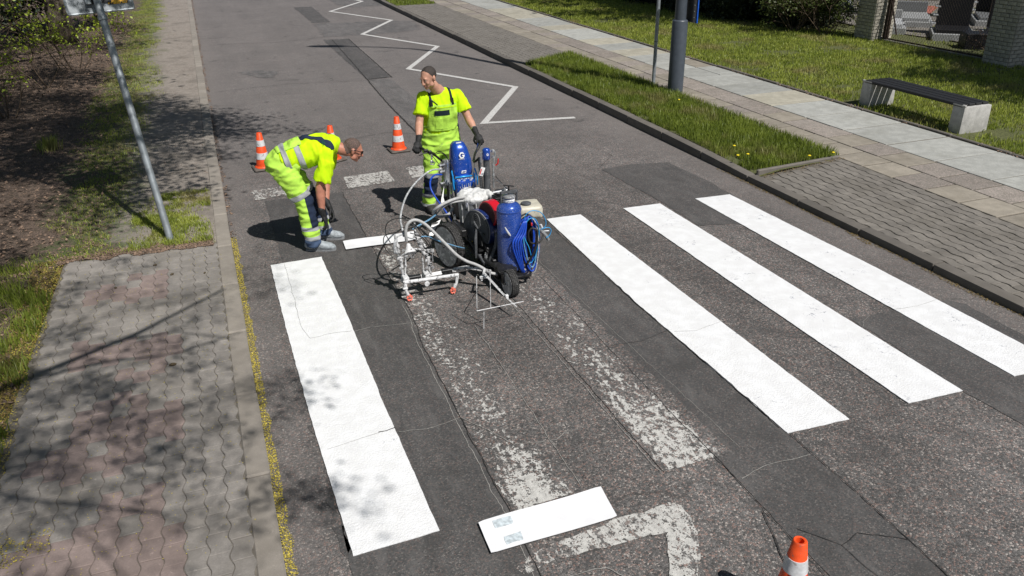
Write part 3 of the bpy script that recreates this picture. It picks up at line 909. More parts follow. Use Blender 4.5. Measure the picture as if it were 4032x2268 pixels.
# left side
def patchy(x, y):
    e = x + nz(x, y, 1.1, 2) * 0.35
    a = math.exp(-((e + 0.88) / 0.45) ** 2) * (1 if 4.95 < y < 6.8 else 0)
    b = math.exp(-((e + 1.75) / 0.42) ** 2) * (1 if y > 4.6 else 0.0)
    c = math.exp(-((e + 2.15) / 0.22) ** 2) * (1 if y < 5.2 else 0.0)
    return max(a, b * 0.9, c * 0.95)
blades('path_edge_grass', scatter(260000, -4.2, -0.5, 0.4, 34, lambda x, y: zleft(x, y) - 0.004, lambda x, y: in_view(x, y, 0.1, 1.06) and patchy(x, y) * (0.85 + nz(x, y, 3.2, 31)) + nz(x, y, 9, 5) * 0.25 > 0.25 + rng.random() * 0.40),
       0.02, 0.055, 0.006, M_GRASS, lean=0.9, label='patchy low grass along the trodden left path and around the leaning pole', cat='grass')
blades('grass_tuft', [(-2.62 + rng.normal(0, .07), 9.6 + rng.normal(0, .09), ZL) for _ in range(220)], 0.12, 0.24, 0.012, M_GRASS2, kind=None)
info(bpy.data.objects['grass_tuft'], 'bright green grass tuft growing in the shaded leaf litter', 'grass', kind='stuff')
blades('pole_grass', scatter(15000, -1.35, -0.50, 4.98, 6.75, ZL + 0.001, lambda x, y: nz(x, y, 1.8, 51) + 0.6 * nz(x, y, 6, 5) > -0.25 + abs(x + 0.85) * 0.7 + rng.random() * 0.2), 0.025, 0.06, 0.006, M_GRASS, lean=0.8, label='patch of green grass around the foot of the leaning sign pole', cat='grass')
blades('edge_tufts', scatter(5200, -2.5, -1.95, 1.2, 4.9, lambda x, y: zleft(x, y), lambda x, y: nz(x, y, 2.3, 41) > 0.02), 0.06, 0.15, 0.008, M_GRASS2, label='tall green grass tufts along the left edge of the paving', cat='grass')
litter('leaf_litter', scatter(60000, -9, -1.5, 1.5, 26, lambda x, y: zleft(x, y), lambda x, y: in_view(x, y, 0.1, 1.1) and (x + nz(x, y, 1.0, 9) * 0.5 < -1.75)), 0.014, 0.045, M_DRY,
       'dry brown fallen leaves under the bushes on the left', 'leaf litter', 0.6)
litter('path_litter', scatter(5000, -1.9, -0.5, 4.9, 30, lambda x, y: zleft(x, y) + 0.004, lambda x, y: in_view(x, y, 0.1, 1.05) and nz(x, y, 1.5, 61) > -0.05), 0.008, 0.030, M_DRY,
       'leaf crumbs and small twigs lying on the trodden path', 'leaf litter', 0.3)
litter('edge_dirt', scatter(9000, -2.0, -0.52, 4.72, 5.15, ZL + 0.003, lambda x, y: abs(y - 4.96) < 0.10 + 0.12 * nz(x, y, 5, 91)), 0.008, 0.028, M_DRY, 'ragged edge of dirt and leaf crumbs where the paving meets the path', 'leaf litter', 0.3)
litter('seed_husks', scatter(7500, -0.345, -0.268, -0.4, 5.2, 0.002, lambda x, y: x < -0.300 + 0.028 * nz(x, y, 7, 3) + 0.015), 0.006, 0.013, M_SEED,
       'line of yellow seed husks gathered against the left kerb', 'seed husks')
litter('gutter_leaves', scatter(3800, -0.345, -0.24, 5.2, 32, 0.002, lambda x, y: nz(x, y, 3, 13) > -0.15 and x < -0.29 + 0.03 * nz(x, y, 5, 3)), 0.012, 0.035, M_DRY,
       'brown leaf crumbs lying along the far left kerb', 'leaf litter')
litter('gutter_husks', scatter(5200, 5.80, 5.965, 0.2, 5.3, 0.002, lambda x, y: x > 5.93 - 0.06 * max(0, nz(x, y, 2.6, 23) + 0.35) - (0.07 * max(0, nz(x, y, 1.1, 3)) if y > 3.6 else 0)), 0.008, 0.018, M_MOSS,
       'yellow brown seed husks along the foot of the right kerb', 'seed husks')
litter('husk_scatter', scatter(1500, -1.95, -0.46, 0.2, 5.0, ZL + 0.001), 0.005, 0.011, M_SEED, 'single yellow husks scattered over the left paving', 'seed husks', 0.2)
litter('husk_clumps', scatter(17000, -2.12, -1.35, 0.1, 5.0, lambda x, y: max(zleft(x, y), 0.0) + 0.005 if x < -1.98 else ZL + 0.002,
       lambda x, y: (x < -1.93 + 0.07 * nz(x, y, 3, 6)) or (abs(y - 0.62) < 0.10 + 0.08 * nz(x, y, 6, 1) and x < -1.50 + 0.1 * nz(x, y, 4, 8))), 0.006, 0.014, M_SEED,
       'drifts of yellow husks and moss against the left edge of the paving', 'seed husks')
litter('moss', scatter(9000, -2.2, -1.85, 0.3, 5.0, lambda x, y: max(zleft(x, y), ZL * 0.6) + 0.002, lambda x, y: x < -1.90 + 0.06 * nz(x, y, 3, 6)), 0.012, 0.03, M_MOSS,
       'brown moss filling the edge between paving and grass', 'moss')
litter('walkway_leaves', scatter(2600, 9.62, 9.80, 1.5, 22, ZR + 0.001, lambda x, y: nz(x, y, 2, 77) > -0.1), 0.012, 0.04, M_DRY, 'dry leaf crumbs along the lawn edge of the walkway', 'leaf litter')
litter('edging_husks', scatter(900, 6.1, 7.5, 4.55, 4.8, lambda x, y: bay_z(x, y) + 0.003, lambda x, y: abs(y - (4.66 + (x - 6.8) * 0.085)) < 0.045), 0.01, 0.02, M_MOSS, 'husks lying in front of the edging stone of the right verge', 'seed husks')

# a few dandelions and cones lying about
M_DAND = plain('dandelion yellow', (0.80, 0.62, 0.02), 0.7, scale=200)
M_STEM = plain('dandelion stem', (0.12, 0.22, 0.04), 0.7)
dspots = [(6.961,4.759,0.200), (6.266,5.134,0.200), (6.113,5.139,0.200), (6.335,5.542,0.200), (7.346,4.756,0.200), (7.120,8.280,0.200)]
for i, q in enumerate(dspots):
    mb = MB().ell((0, 0, 0.10), (0.021, 0.021, 0.009), nu=10, nv=5)
    dn = mb.build('dandelion', M_DAND)
    st = MB().tube([(0, 0, 0), (0.004, 0, 0.05), (0, 0, 0.097)], 0.0025, 5).build('stem', M_STEM, dn)
    dn.location = (q[0], q[1], ZR - 0.01)
    info(dn, ['small yellow dandelion in the verge nearest the walkway corner', 'yellow dandelion low in the verge, right one of a close pair', 'yellow dandelion low in the verge, left one of a close pair',
              'yellow dandelion half hidden in the verge grass above the pair', 'yellow dandelion at the very tip of the verge by the edging stone', 'lone yellow dandelion in the verge beside the thick lamp post'][i], 'dandelion', 'dandelions in the verge')
M_CONE = plain('brown pine cone or clod', (0.075, 0.055, 0.03), 0.95, var=0.5, scale=120, bump=0.6, bscale=200)
for i, q in enumerate([(-0.913,2.407,0.090), (-1.083,4.513,0.090), (-0.924,4.216,0.090), (-0.629,4.135,0.090), (-1.415,4.092,0.090)]):
    mb = MB().ell((0, 0, 0.008), (0.024, 0.014, 0.010), nu=9, nv=6)
    o = mb.build('clod', M_CONE, None, 60); o.location = (q[0], q[1], ZL); o.rotation_euler = (0, 0, 0.4 * i); o.scale = [1.2, .85, .9, .7, .8][i:i + 1] * 3
    info(o, ['largest dark clod lying alone on the grey pavers', 'dark clod lying on the paving near the grass, left of two', 'dark clod lying on the paving near the grass, right of two',
             'small ochre clod lying near the kerb at the top of the paving', 'small dark clod lying on the upper left red pavers'][i], 'clod', 'clods lying on the left paving')


# ================================================================== STREET FURNITURE
M_GALV = plain('galvanised steel', (0.30, 0.33, 0.35), 0.55, 0.55, 0.15, 14, spot=(0.14, 0.15, 0.16), spots=0.15, spotscale=9)
M_LAMP = plain('dark blue grey painted steel', (0.060, 0.072, 0.090), 0.42, 0.0, 0.10, 12, bump=0.05)
M_CONEO = plain('orange cone plastic', (0.78, 0.080, 0.012), 0.5, 0.0, 0.16, 18, spot=(0.42, 0.09, 0.05), spots=0.26, spotscale=30)
M_CONEW = plain('reflective white cone sleeve', (0.60, 0.61, 0.62), 0.45, 0.0, 0.14, 30, spot=(0.38, 0.35, 0.34), spots=0.24, spotscale=22)
M_RUBBER = plain('dusty recycled rubber', (0.105, 0.090, 0.078), 0.9, 0, 0.25, 20, bump=0.3)
M_TAR = plain('reddish smear', (0.40, 0.09, 0.06), 0.8)

def make_cone(label):
    root = empty('traffic_cone', (0, 0, 0), label, 'traffic cone', 'orange and white traffic cones')
    H = 0.50; r0, r1 = 0.100, 0.034; zb = 0.032
    R = lambda z: r0 + (r1 - r0) * (z - zb) / (H - zb)
    b = MB().box((0, 0, 0.016), (0.29, 0.29, 0.032), bev=0.012); b.build('base', M_RUBBER, root)
    body = MB().lathe((0, 0, 0), [(0.118, zb - .002), (0.116, zb + .010), (R(zb + .03), zb + .022), (R(H - .004), H - .004), (R(H) - .004, H), (R(H) - .014, H - .002), (R(H) - .016, H - .05), (0.001, H - .06)], 28)
    body.build('body', M_CONEO, root, 50)
    for z0, z1 in ((0.148, 0.232), (0.322, 0.402)):
        mb = MB().lathe((0, 0, 0), [(R(z0) - .004, z0 - .0005), (R(z0) + .0022, z0), (R(z1) + .0022, z1), (R(z1) - .004, z1 + .0005)], 28)
        mb.build('reflective_sleeve', M_CONEW, root, 50)
    return root
def copy_tree(o, parent=None):
    c = o.copy(); COL.objects.link(c)
    if parent is not None: c.parent = parent
    for ch in [q for q in bpy.data.objects if q.parent == o]: copy_tree(ch, c)
    return c
cone_spots = [(0.235, 7.70, 0.1, 'orange and white traffic cone at the left kerb, behind the bending man'),
              (1.186, 7.71, 0.5, 'traffic cone mostly hidden behind the back and head of the bending man'),
              (2.160, 7.84, 0.05, 'orange and white traffic cone standing between the two men'),
              (2.000, -1.24, 0.3, 'traffic cone in front of the crossing with the cut off lower part')]
c0 = None
for i, (x, y, a, lb) in enumerate(cone_spots):
    o = make_cone(lb) if c0 is None else copy_tree(c0)
    if c0 is None: c0 = o
    o.location = (x, y, 0.002); o.rotation_euler = (0, 0, a); o['label'] = lb

# two stencil boards
M_TAPE = plain('grey blue tape patch', (0.52, 0.58, 0.61), 0.6, var=0.25, scale=40)
def board(corners, label, tapes):
    P = [V((x, y, 0)) for x, y in corners]          # back left, back right, front right, front left
    nx, ny = 24, 8; top, bot = [], []
    for j in range(ny + 1):
        for i in range(nx + 1):
            u, w = i / nx, j / ny
            if i in (0, nx): w = 0.02 + 0.96 * w
            q = P[0].lerp(P[1], u).lerp(P[3].lerp(P[2], u), w)
            z = 0.016 + 0.006 * math.sin(u * 5 + 1) * (1 if w < .5 else .6) + 0.007 * abs(w - .5)
            top.append((q.x, q.y, z + 0.004)); bot.append((q.x, q.y, z))
    n = len(top); fs = []
    for j in range(ny):
        for i in range(nx):
            a = j * (nx + 1) + i; b = a + 1; c = a + nx + 2; d = a + nx + 1
            fs += [(a, b, c, d), (n + d, n + c, n + b, n + a)]
    rim = [i for i in range(nx + 1)] + [(j + 1) * (nx + 1) + nx for j in range(ny)] + [ny * (nx + 1) + i for i in range(nx - 1, -1, -1)] + [j * (nx + 1) for j in range(ny - 1, 0, -1)]
    for k in range(len(rim)):
        a, b = rim[k], rim[(k + 1) % len(rim)]; fs.append((a, b, n + b, n + a))
    o = MB().add(top + bot, fs).build('masking_board', M_BOARD, None, 60)
    info(o, label, 'board', 'white masking boards')
    for (u0, w0, u1, w1) in tapes:
        mb = MB()
        grid = []
        for w in (w0, (w0 + w1) / 2, w1):
            for u in (u0, (u0 + u1) / 2, u1):
                q = P[0].lerp(P[1], u).lerp(P[3].lerp(P[2], u), w); z = 0.016 + 0.006 * math.sin(u * 5 + 1) * (1 if w < .5 else .6) + 0.007 * abs(w - .5)
                grid.append((q.x + random.uniform(-.004, .004), q.y + random.uniform(-.004, .004), z + 0.006))
        mb.add(grid, [(0, 1, 4, 3), (1, 2, 5, 4), (3, 4, 7, 6), (4, 5, 8, 7)])
        mb.build('tape_patch', M_TAPE, o, None)
    return o
board([(0.75, -0.045), (1.56, -0.01), (1.53, -0.29), (0.74, -0.305)], 'white masking board with two grey tape patches at the near end of the crossing', [(0.10, 0.10, 0.24, 0.36), (0.13, 0.64, 0.26, 0.90)])
board([(0.775, 4.59), (1.56, 4.60), (1.56, 4.36), (0.765, 4.355)], 'white painted masking board lying between the bending man and the striping machine', [])

# ---- lamp post
lamp = empty('lamp_post', (7.60, 9.20, ZR - 0.01), 'dark blue grey lamp post with a thick lower section standing in the verge', 'lamp post')
LP = V((7.60, 9.20, 0))
mb = MB().lathe(LP, [(0.137, ZR - .02), (0.137, 1.345), (0.130, 1.365), (0.108, 1.375)], 32); mb.build('lower_section', M_LAMP, lamp, 50)
mb = MB().tube([LP + V((0, 0, 1.37)), LP + V((0, 0, 9.6)), LP + V((-0.25, 0.12, 10.3)), LP + V((-0.8, 0.4, 10.75)), LP + V((-1.5, 0.75, 10.9))], [0.100, 0.070, 0.05, 0.045, 0.04], 20)
mb.build('upper_pole', M_LAMP, lamp, 50)
mb = MB().ell(LP + V((-1.95, 0.97, 10.93)), (0.55, 0.17, 0.07), Matrix.Rotation(-0.46, 3, 'Z'), 14, 8); mb.build('lamp_head', M_LAMP, lamp)
M_BLUE = plain('blue sign enamel', (0.010, 0.10, 0.55), 0.35)
M_DARK = plain('black painted metal', (0.018, 0.018, 0.020), 0.5, var=0.3)
pb = info(MB().box(LP + V((0.165, 0.04, 1.72)), (0.07, 0.46, 0.78), bev=0.012).build('notice_panel', M_DARK), 'narrow dark notice panel with a bright blue edge fixed to the lamp post', 'sign')
MB().box(LP + V((0.212, -0.16, 1.72)), (0.022, 0.10, 0.80), bev=0.004).build('panel_edge', M_BLUE, pb)
for k in range(5):
    MB().cyl(LP + V((0.15, -0.190, 1.42 + k * 0.1)), LP + V((0.15, -0.196, 1.42 + k * 0.1)), 0.007, n=8).build('bolt', M_GALV, pb)

# ---- thin sign pole in the verge
sp = empty('sign_post', (7.57, 9.93, ZR), 'thin galvanised sign pole in the verge just left of the lamp post', 'sign post')
S0 = V((7.57, 9.93, 0))
MB().cyl(S0 + V((0, 0, ZR - .02)), S0 + V((0.02, 0.02, 3.0)), 0.033, n=14).build('pole', M_GALV, sp, 60)
MB().cyl(S0 + V((0, 0, 0.90)), S0 + V((0, 0, 0.905)), 0.036, n=14).build('collar', M_DARK, sp, 60)
MB().lathe(S0 + V((-0.30, 0.03, 2.05)), [(0.30, -.004), (0.30, .004)], 30, (0, 1, 0)).build('sign_plate', M_GALV, sp, 40)

# ---- leaning sign on the left, seen from behind
B0 = V((-0.94, 5.17, 0.06)); T0 = V((-1.18, 5.78, 2.30)); ax = (T0 - B0).normalized()
ls = empty('leaning_sign', tuple(B0), 'leaning grey traffic sign seen from behind, in the grass by the left kerb', 'traffic sign')
MB().tube([B0, T0, T0 + ax * 0.9], 0.037, 18).build('pole', M_GALV, ls, 60)
M_PLATE = plain('weathered aluminium sign back', (0.30, 0.325, 0.345), 0.6, 0.25, 0.10, 5, spot=(0.17, 0.185, 0.20), spots=0.30, spotscale=7)
BL, BR = V((-1.487,5.800,2.319)), V((-0.863,5.900,2.343))
BC = (BL + BR) / 2; side = (BR - BL); Wp = side.length; side.normalize(); up = (ax - side * ax.dot(side)).normalized(); nr = side.cross(up).normalized()
Mp = Matrix((side, nr, up)).transposed()
pc = BC + up * 0.37 + nr * (0.06 if nr.y > 0 else -0.06)
def rounded_plate(c, M, w, h, th, r, mat, name, parent):
    pts = []
    for cx_, cz_, a0 in ((w / 2 - r, h / 2 - r, 0), (-w / 2 + r, h / 2 - r, PI / 2), (-w / 2 + r, -h / 2 + r, PI), (w / 2 - r, -h / 2 + r, 1.5 * PI)):
        for k in range(6): a = a0 + PI / 2 * k / 5; pts.append((cx_ + r * math.cos(a), cz_ + r * math.sin(a)))
    n = len(pts)
    vs = [c + M @ V((x, -th / 2, z)) for x, z in pts] + [c + M @ V((x, th / 2, z)) for x, z in pts]
    fs = [tuple(range(n)), tuple(range(2 * n - 1, n - 1, -1))] + [(i, (i + 1) % n, n + (i + 1) % n, n + i) for i in range(n)]
    return MB().add(vs, fs).build(name, mat, parent, 40)
rounded_plate(pc, Mp, Wp, 0.74, 0.003, 0.045, M_PLATE, 'sign_plate', ls)
# folded rim round the back
mb = MB(); hw, hh = Wp / 2 - 0.012, 0.37 - 0.012
for a, b in (((-hw, -hh), (hw, -hh)), ((hw, -hh), (hw, hh)), ((hw, hh), (-hw, hh)), ((-hw, hh), (-hw, -hh))):
    mb.tube([pc + Mp @ V((a[0], 0, a[1])) , pc + Mp @ V((b[0], 0, b[1]))], 0.010, 6)
mb.build('rim', M_GALV, ls)
sgn = -1 if nr.y > 0 else 1
MB().box(pc + Mp @ V((0, sgn * 0.012, -0.25)), (Wp * 0.35, 0.02, 0.05), Mp, bev=0.003).build('bracket', M_DARK, ls)
MB().lathe(T0 + ax * -0.02, [(0.046, -.02), (0.046, .02)], 18, ax).build('clamp', M_GALV, ls, 40)
MB().box(pc + Mp @ V((-0.10, sgn * 0.03, -0.26)), (0.055, 0.03, 0.045), Mp, bev=0.004).build('bracket', M_GALV, ls)
M_STICK = plain('worn yellow sticker', (0.75, 0.42, 0.02), 0.5, var=0.1, spot=(0.03, 0.025, 0.02), spots=0.45, spotscale=45)
rounded_plate(pc + Mp @ V((Wp * 0.27, sgn * 0.004, -0.27)), Mp, 0.19, 0.055, 0.002, 0.004, M_STICK, 'sticker', ls)
rounded_plate(pc + Mp @ V((Wp * 0.19, sgn * 0.0056, -0.27)), Mp, 0.075, 0.050, 0.001, 0.003, M_STICK, 'sticker', ls)

# ---- bench
M_CONC = plain('bench terrazzo concrete', (0.42, 0.41, 0.39), 0.85, 0, 0.15, 10, bump=0.4, bscale=180, spot=(0.24, 0.235, 0.22), spots=0.28, spotscale=110)
M_SLAT = plain('black stained timber', (0.012, 0.012, 0.014), 0.6, 0, 0.3, 30, bump=0.2)
bench = empty('park_bench', (10.15, 6.1, ZR), 'park bench with black slats on two pale concrete end blocks beside the walkway', 'bench')
for y in (7.02, 5.17):
    mb = MB().box((10.165, y, 0.300), (0.54, 0.22, 0.40), bev=0.018, taper=0.97); mb.build('end_block', M_CONC, bench, 30)
    for k in range(3):
        pass
for k in range(4):
    x = 9.955 + k * 0.132
    MB().box((x, 6.09, 0.512), (0.112, 1.96, 0.042), bev=0.006).build('slat', M_SLAT, bench, 30)
for y in (7.02, 5.17):
    MB().box((9.915, y, 0.515), (0.035, 0.22, 0.03), bev=0.006).build('end_lip', M_CONC, bench, 30)

# ================================================================== CEMETERY EDGE
M_BRK = plain('whitewashed brick', (0.42, 0.39, 0.325), 0.9, 0, 0.22, 14, bump=0.35, bscale=90, rnd=0.14)
M_MORT = plain('pillar mortar', (0.24, 0.225, 0.19), 0.95, var=0.2)
M_RUST = plain('dark rusted steel post', (0.060, 0.040, 0.030), 0.8, 0.3, 0.4, 40)
M_WIRE = plain('rusty fence wire', (0.13, 0.10, 0.08), 0.7, 0.4, 0.3, 40)
brick_mesh = {}
def pillar(cx, cy, label, h=2.3, half=0.30):
    root = empty('brick_pillar', (cx, cy, 0), label, 'brick pillar', 'whitewashed brick pillars of the cemetery fence')
    MB().box((cx, cy, h / 2 + 0.02), (2 * half - 0.02, 2 * half - 0.02, h)).build('core', M_MORT, root, None)
    bl, bh = 0.2, 0.0765
    if 'b' not in brick_mesh:
        m_ = MB().box((0, 0, 0), (bl - 0.012, 0.05, bh - 0.011), bev=0.004).mesh('brick'); m_.materials.append(M_BRK); brick_mesh['b'] = m_
        m_ = MB().box((0, 0, 0), (bl / 2 - 0.012, 0.05, bh - 0.011), bev=0.004).mesh('brick'); m_.materials.append(M_BRK); brick_mesh['h'] = m_
    nrow = int(h / bh)
    cnt = 0
    for r in range(nrow):
        z = 0.06 + r * bh + bh / 2
        for fdir, rot in (((0, -1), 0.0), ((-1, 0), PI / 2)):
            segs = [(-0.2, 'b'), (0, 'b'), (0.2, 'b')] if r % 2 else [(-0.25, 'h'), (-0.1, 'b'), (0.1, 'b'), (0.25, 'h')]
            for s_, k in segs:
                if cnt >= 298: continue
                cnt += 1
                off = half - 0.012 + random.uniform(-0.003, 0.003)
                x = cx + fdir[0] * off + (s_ if rot == 0 else 0); y = cy + fdir[1] * off + (s_ if rot else 0)
                o = bpy.data.objects.new('brick', brick_mesh[k]); COL.objects.link(o)
                o.location = (x, y, z); o.rotation_euler = (0, 0, rot + random.uniform(-.01, .01)); o.parent = root; o.matrix_parent_inverse = root.matrix_basis.inverted()
    return root
PX = 15.15
pillar(PX, 12.55, 'pale brick pillar at the left end of the mesh fence, next to the dark hedge')
pillar(PX, 8.80, 'shaded brick pillar at the right edge, at the right end of the mesh fence')
fence = empty('mesh_fence', (PX, 10.7, 0), 'rusty diamond mesh fence stretched between the two brick pillars', 'fence')
y0, y1, z0, z1 = 9.12, 12.22, 0.16, 2.1
mb = MB(); sp_ = 0.075; hgt_ = z1 - z0
import itertools
k = y0 - hgt_
while k < y1:
    for sgn_ in (1, -1):
        # wire runs from (k, z0) rising at 60 degrees
        sl = 1.35
        a0, a1 = (k, k + hgt_ / sl) if sgn_ > 0 else (k + hgt_ / sl, k)
        # clip to the bay
        p, q = V((PX + 0.01 * sgn_ * 0.3, a0, z0)), V((PX + 0.01 * sgn_ * 0.3, a1, z1))
        d = q - p
        t0, t1 = 0.0, 1.0
        if abs(d.y) > 1e-6:
            ta, tb = (y0 - p.y) / d.y, (y1 - p.y) / d.y
            t0, t1 = max(t0, min(ta, tb)), min(t1, max(ta, tb))
        if t1 > t0: mb.tube([p + d * t0, p + d * t1], 0.0032, 3, cap=False)
    k += sp_
mb.build('wire_mesh', M_WIRE, fence, None, fix=False)
for y in (12.16, 12.06): MB().box((PX - 0.02, y, 1.1), (0.05, 0.05, 2.1)).build('post', M_RUST, fence)
MB().box((PX, 10.7, 0.17), (0.03, 3.1, 0.04)).build('bottom_rail', M_RUST, fence)
MB().tube([(PX - .05, 11.75, 0.3), (PX - .05, 12.5, 2.0)], 0.018, 6).build('brace', M_RUST, fence)
MB().box((PX, 10.7, 0.10), (0.14, 3.2, 0.12), bev=0.01).build('plinth', M_MORT, fence)
fence2 = empty('mesh_fence', (PX, 14.5, 0), 'overgrown piece of mesh fence behind the bush, left of the first brick pillar', 'fence')
mb = MB(); k = 12.9 - 2
while k < 16.6:
    for sgn_ in (1, -1):
        p = V((PX, k if sgn_ > 0 else k + 1.45, z0)); q = V((PX, k + 1.45 if sgn_ > 0 else k, z1)); d = q - p
        ta, tb = (12.9 - p.y) / d.y, (16.6 - p.y) / d.y; t0, t1 = max(0, min(ta, tb)), min(1, max(ta, tb))
        if t1 > t0: mb.tube([p + d * t0, p + d * t1], 0.0032, 3, cap=False)
    k += 0.08
mb.build('wire_mesh', M_WIRE, fence2, None, fix=False)
MB().box((PX, 14.8, 1.1), (0.05, 0.05, 2.1)).build('post', M_RUST, fence2)

M_GRAN = plain('polished black granite', (0.014, 0.014, 0.016), 0.45, 0, 0.3, 60, spec=0.15)
M_GRAN2 = plain('grey granite', (0.16, 0.165, 0.17), 0.35, 0, 0.25, 80)
M_MARB = plain('pale marble', (0.40, 0.41, 0.42), 0.5, 0, 0.12, 10)
M_TERR = plain('grey terrazzo', (0.26, 0.265, 0.265), 0.7, 0, 0.2, 30)
M_REDB = plain('red brick paving of the cemetery', (0.33, 0.10, 0.07), 0.85, 0, 0.25, 20)
M_FLY = plain('yellow petals', (0.85, 0.62, 0.02), 0.6)
M_FLR = plain('red petals', (0.55, 0.02, 0.03), 0.6)
M_GLASS = plain('turquoise lantern glass', (0.25, 0.55, 0.50), 0.15)
def grave(x, y, label, stone, slabm, hs=0.9, ws=0.75, L=1.7, steps=True, rot=0.0, th=0.12):
    g = empty('grave', (x, y, 0.08), label, 'grave', 'graves behind the mesh fence')
    R = Matrix.Rotation(rot, 3, 'Z'); c = V((x, y, 0.08))
    MB().box(c + V((0, 0, 0.09)), (ws + 0.2, L, 0.18), R, bev=0.012).build('kerb_surround', M_TERR, g, 30)
    MB().box(c + R @ V((0, -0.08, 0.22)), (ws + 0.02, L - 0.35, 0.09), R, bev=0.01).build('slab', slabm, g, 30)
    MB().box(c + R @ V((0, L / 2 - 0.16, 0.25 + hs / 2)), (ws, th, hs), R, bev=0.012).build('headstone', stone, g, 30)
    if steps:
        for k in range(3):
            MB().box(c + R @ V((-ws / 2 - 0.06 + k * 0.02, L / 2 - 0.16, 0.30 + k * 0.20)), (0.12, th + 0.06, 0.035), R, bev=0.004).build('ledge', M_MARB, g, 30)
    return g
grave(17.0, 11.9, 'black stepped headstone with pale ledges, left of the broad dark one', M_GRAN, M_GRAN, 1.15, 0.75, 1.2, True, -0.75, 0.16)
grave(17.9, 10.9, 'broad plain black headstone behind the mesh fence near the right pillar', M_GRAN, M_GRAN, 1.25, 1.15, 1.4, False, -0.75, 0.16)
grave(16.5, 13.6, 'low pale grave slab just behind the first brick pillar', M_TERR, M_MARB, 0.22, 0.8, 1.5, False, -0.75)
grave(17.9, 14.2, 'grey terrazzo grave with a low curb behind the mesh', M_GRAN2, M_TERR, 0.28, 0.9, 1.7, False, -0.75)
grave(18.4, 18.0, 'white marble grave slab seen through the bush', M_MARB, M_MARB, 0.35, 1.2, 2.4, False, -0.7)
grave(19.9, 13.2, 'black granite grave beyond the stepped headstone', M_GRAN, M_GRAN2, 0.65, 0.9, 1.6, True, -0.75)
grave(21.3, 12.4, 'grey granite grave at the top edge beside the right pillar', M_GRAN2, M_GRAN, 0.75, 0.9, 1.6, True, -0.75)
grave(17.6, 21.0, 'far pale grave in the upper gap of the bush', M_MARB, M_TERR, 0.5, 1.0, 2.0, False, -0.6)
blk = info(MB().box((16.35, 10.55, 0.26), (0.55, 0.7, 0.36), Matrix.Rotation(1.0, 3, 'Z'), bev=0.012).build('granite_block', M_GRAN), 'low black granite block in front of the broad headstone', 'grave')
gy = sheet('gravel_ground', [(16.2, 13.6), (16.9, 9.2), (22, 7), (30, 14), (24, 28), (17.6, 24.5)], 0.121, plain('grey cemetery grit', (0.17, 0.155, 0.135), 0.95, var=0.35, scale=6, bump=0.5, bscale=60, spot=(0.06, 0.05, 0.035), spots=0.35, spotscale=3)); info(gy, kind='structure')
cp = sheet('cemetery_path', [(17.9, 15.4), (18.9, 14.6), (21.5, 16.6), (20.4, 17.8)], 0.127, M_REDB); info(cp, kind='structure')
def flowers(x, y, z, mat, label, n=40, r=0.14, seed=1):
    rd = random.Random(seed)
    root = empty('flower_pot', (x, y, z), label, 'flowers')
    MB().lathe((x, y, z), [(0.06, 0), (0.09, 0.14), (0.08, 0.15)], 14).build('pot', M_GRAN2, root, 40)
    mb = MB()
    for _ in range(n):
        d = V((rd.uniform(-1, 1), rd.uniform(-1, 1), rd.uniform(-.4, 1))).normalized() * r * rd.uniform(.6, 1)
        mb.ell(V((x, y, z + 0.24)) + d, (0.03, 0.03, 0.018), nu=6, nv=4)
    mb.build('blossoms', mat, root)
    mb = MB()
    for _ in range(14):
        d = V((rd.uniform(-1, 1), rd.uniform(-1, 1), 1.1)).normalized() * r
        mb.tube([(x, y, z + .1), V((x, y, z + .12)) + d], 0.006, 4)
    mb.build('stems', M_STEM, root)
flowers(18.9, 11.7, 1.0, M_FLY, 'bunch of yellow flowers on top of the headstones by the right pillar', 60, 0.17, 2)
flowers(17.9, 9.9, 0.45, M_FLR, 'small red flowers beside the broad black headstone', 20, 0.09, 3)
flowers(16.9, 9.75, 0.12, M_FLY, 'small yellow flowers low beside the shaded right pillar', 24, 0.10, 4)
lan = empty('grave_lantern', (18.3, 15.2, 0.35), 'small turquoise glass lantern on a grey grave slab', 'lantern')
MB().lathe((18.3, 15.2, 0.36), [(0.05, 0), (0.06, 0.04), (0.055, 0.16), (0.03, 0.19)], 12).build('glass', M_GLASS, lan, 50)
MB().lathe((18.3, 15.2, 0.55), [(0.06, 0), (0.05, 0.03), (0.015, 0.06)], 12).build('lid', M_MARB, lan, 50)

# ================================================================== TREES, HEDGE, BUSHES
M_BARK = plain('rough grey bark', (0.115, 0.092, 0.070), 0.95, 0, 0.45, 18, bump=1.0, bscale=22)
M_TWIG = plain('brown twigs', (0.125, 0.090, 0.062), 0.9, 0, 0.3, 20)
M_LEAFY = m_leafy('young lime leaves', (0.190, 0.270, 0.014), (0.320, 0.400, 0.030), 0.45, 0.28, 5.0)
M_LEAFD = m_leafy('foliage darkened for shade', (0.006, 0.012, 0.004), (0.016, 0.028, 0.008), 0.65, 0.05, 3.0)  # near black colour stands in for the shade on hedge and rear bushes
M_LEAFM = m_leafy('mid green shrub leaves', (0.060, 0.095, 0.015), (0.130, 0.175, 0.028), 0.5, 0.35, 4.0)

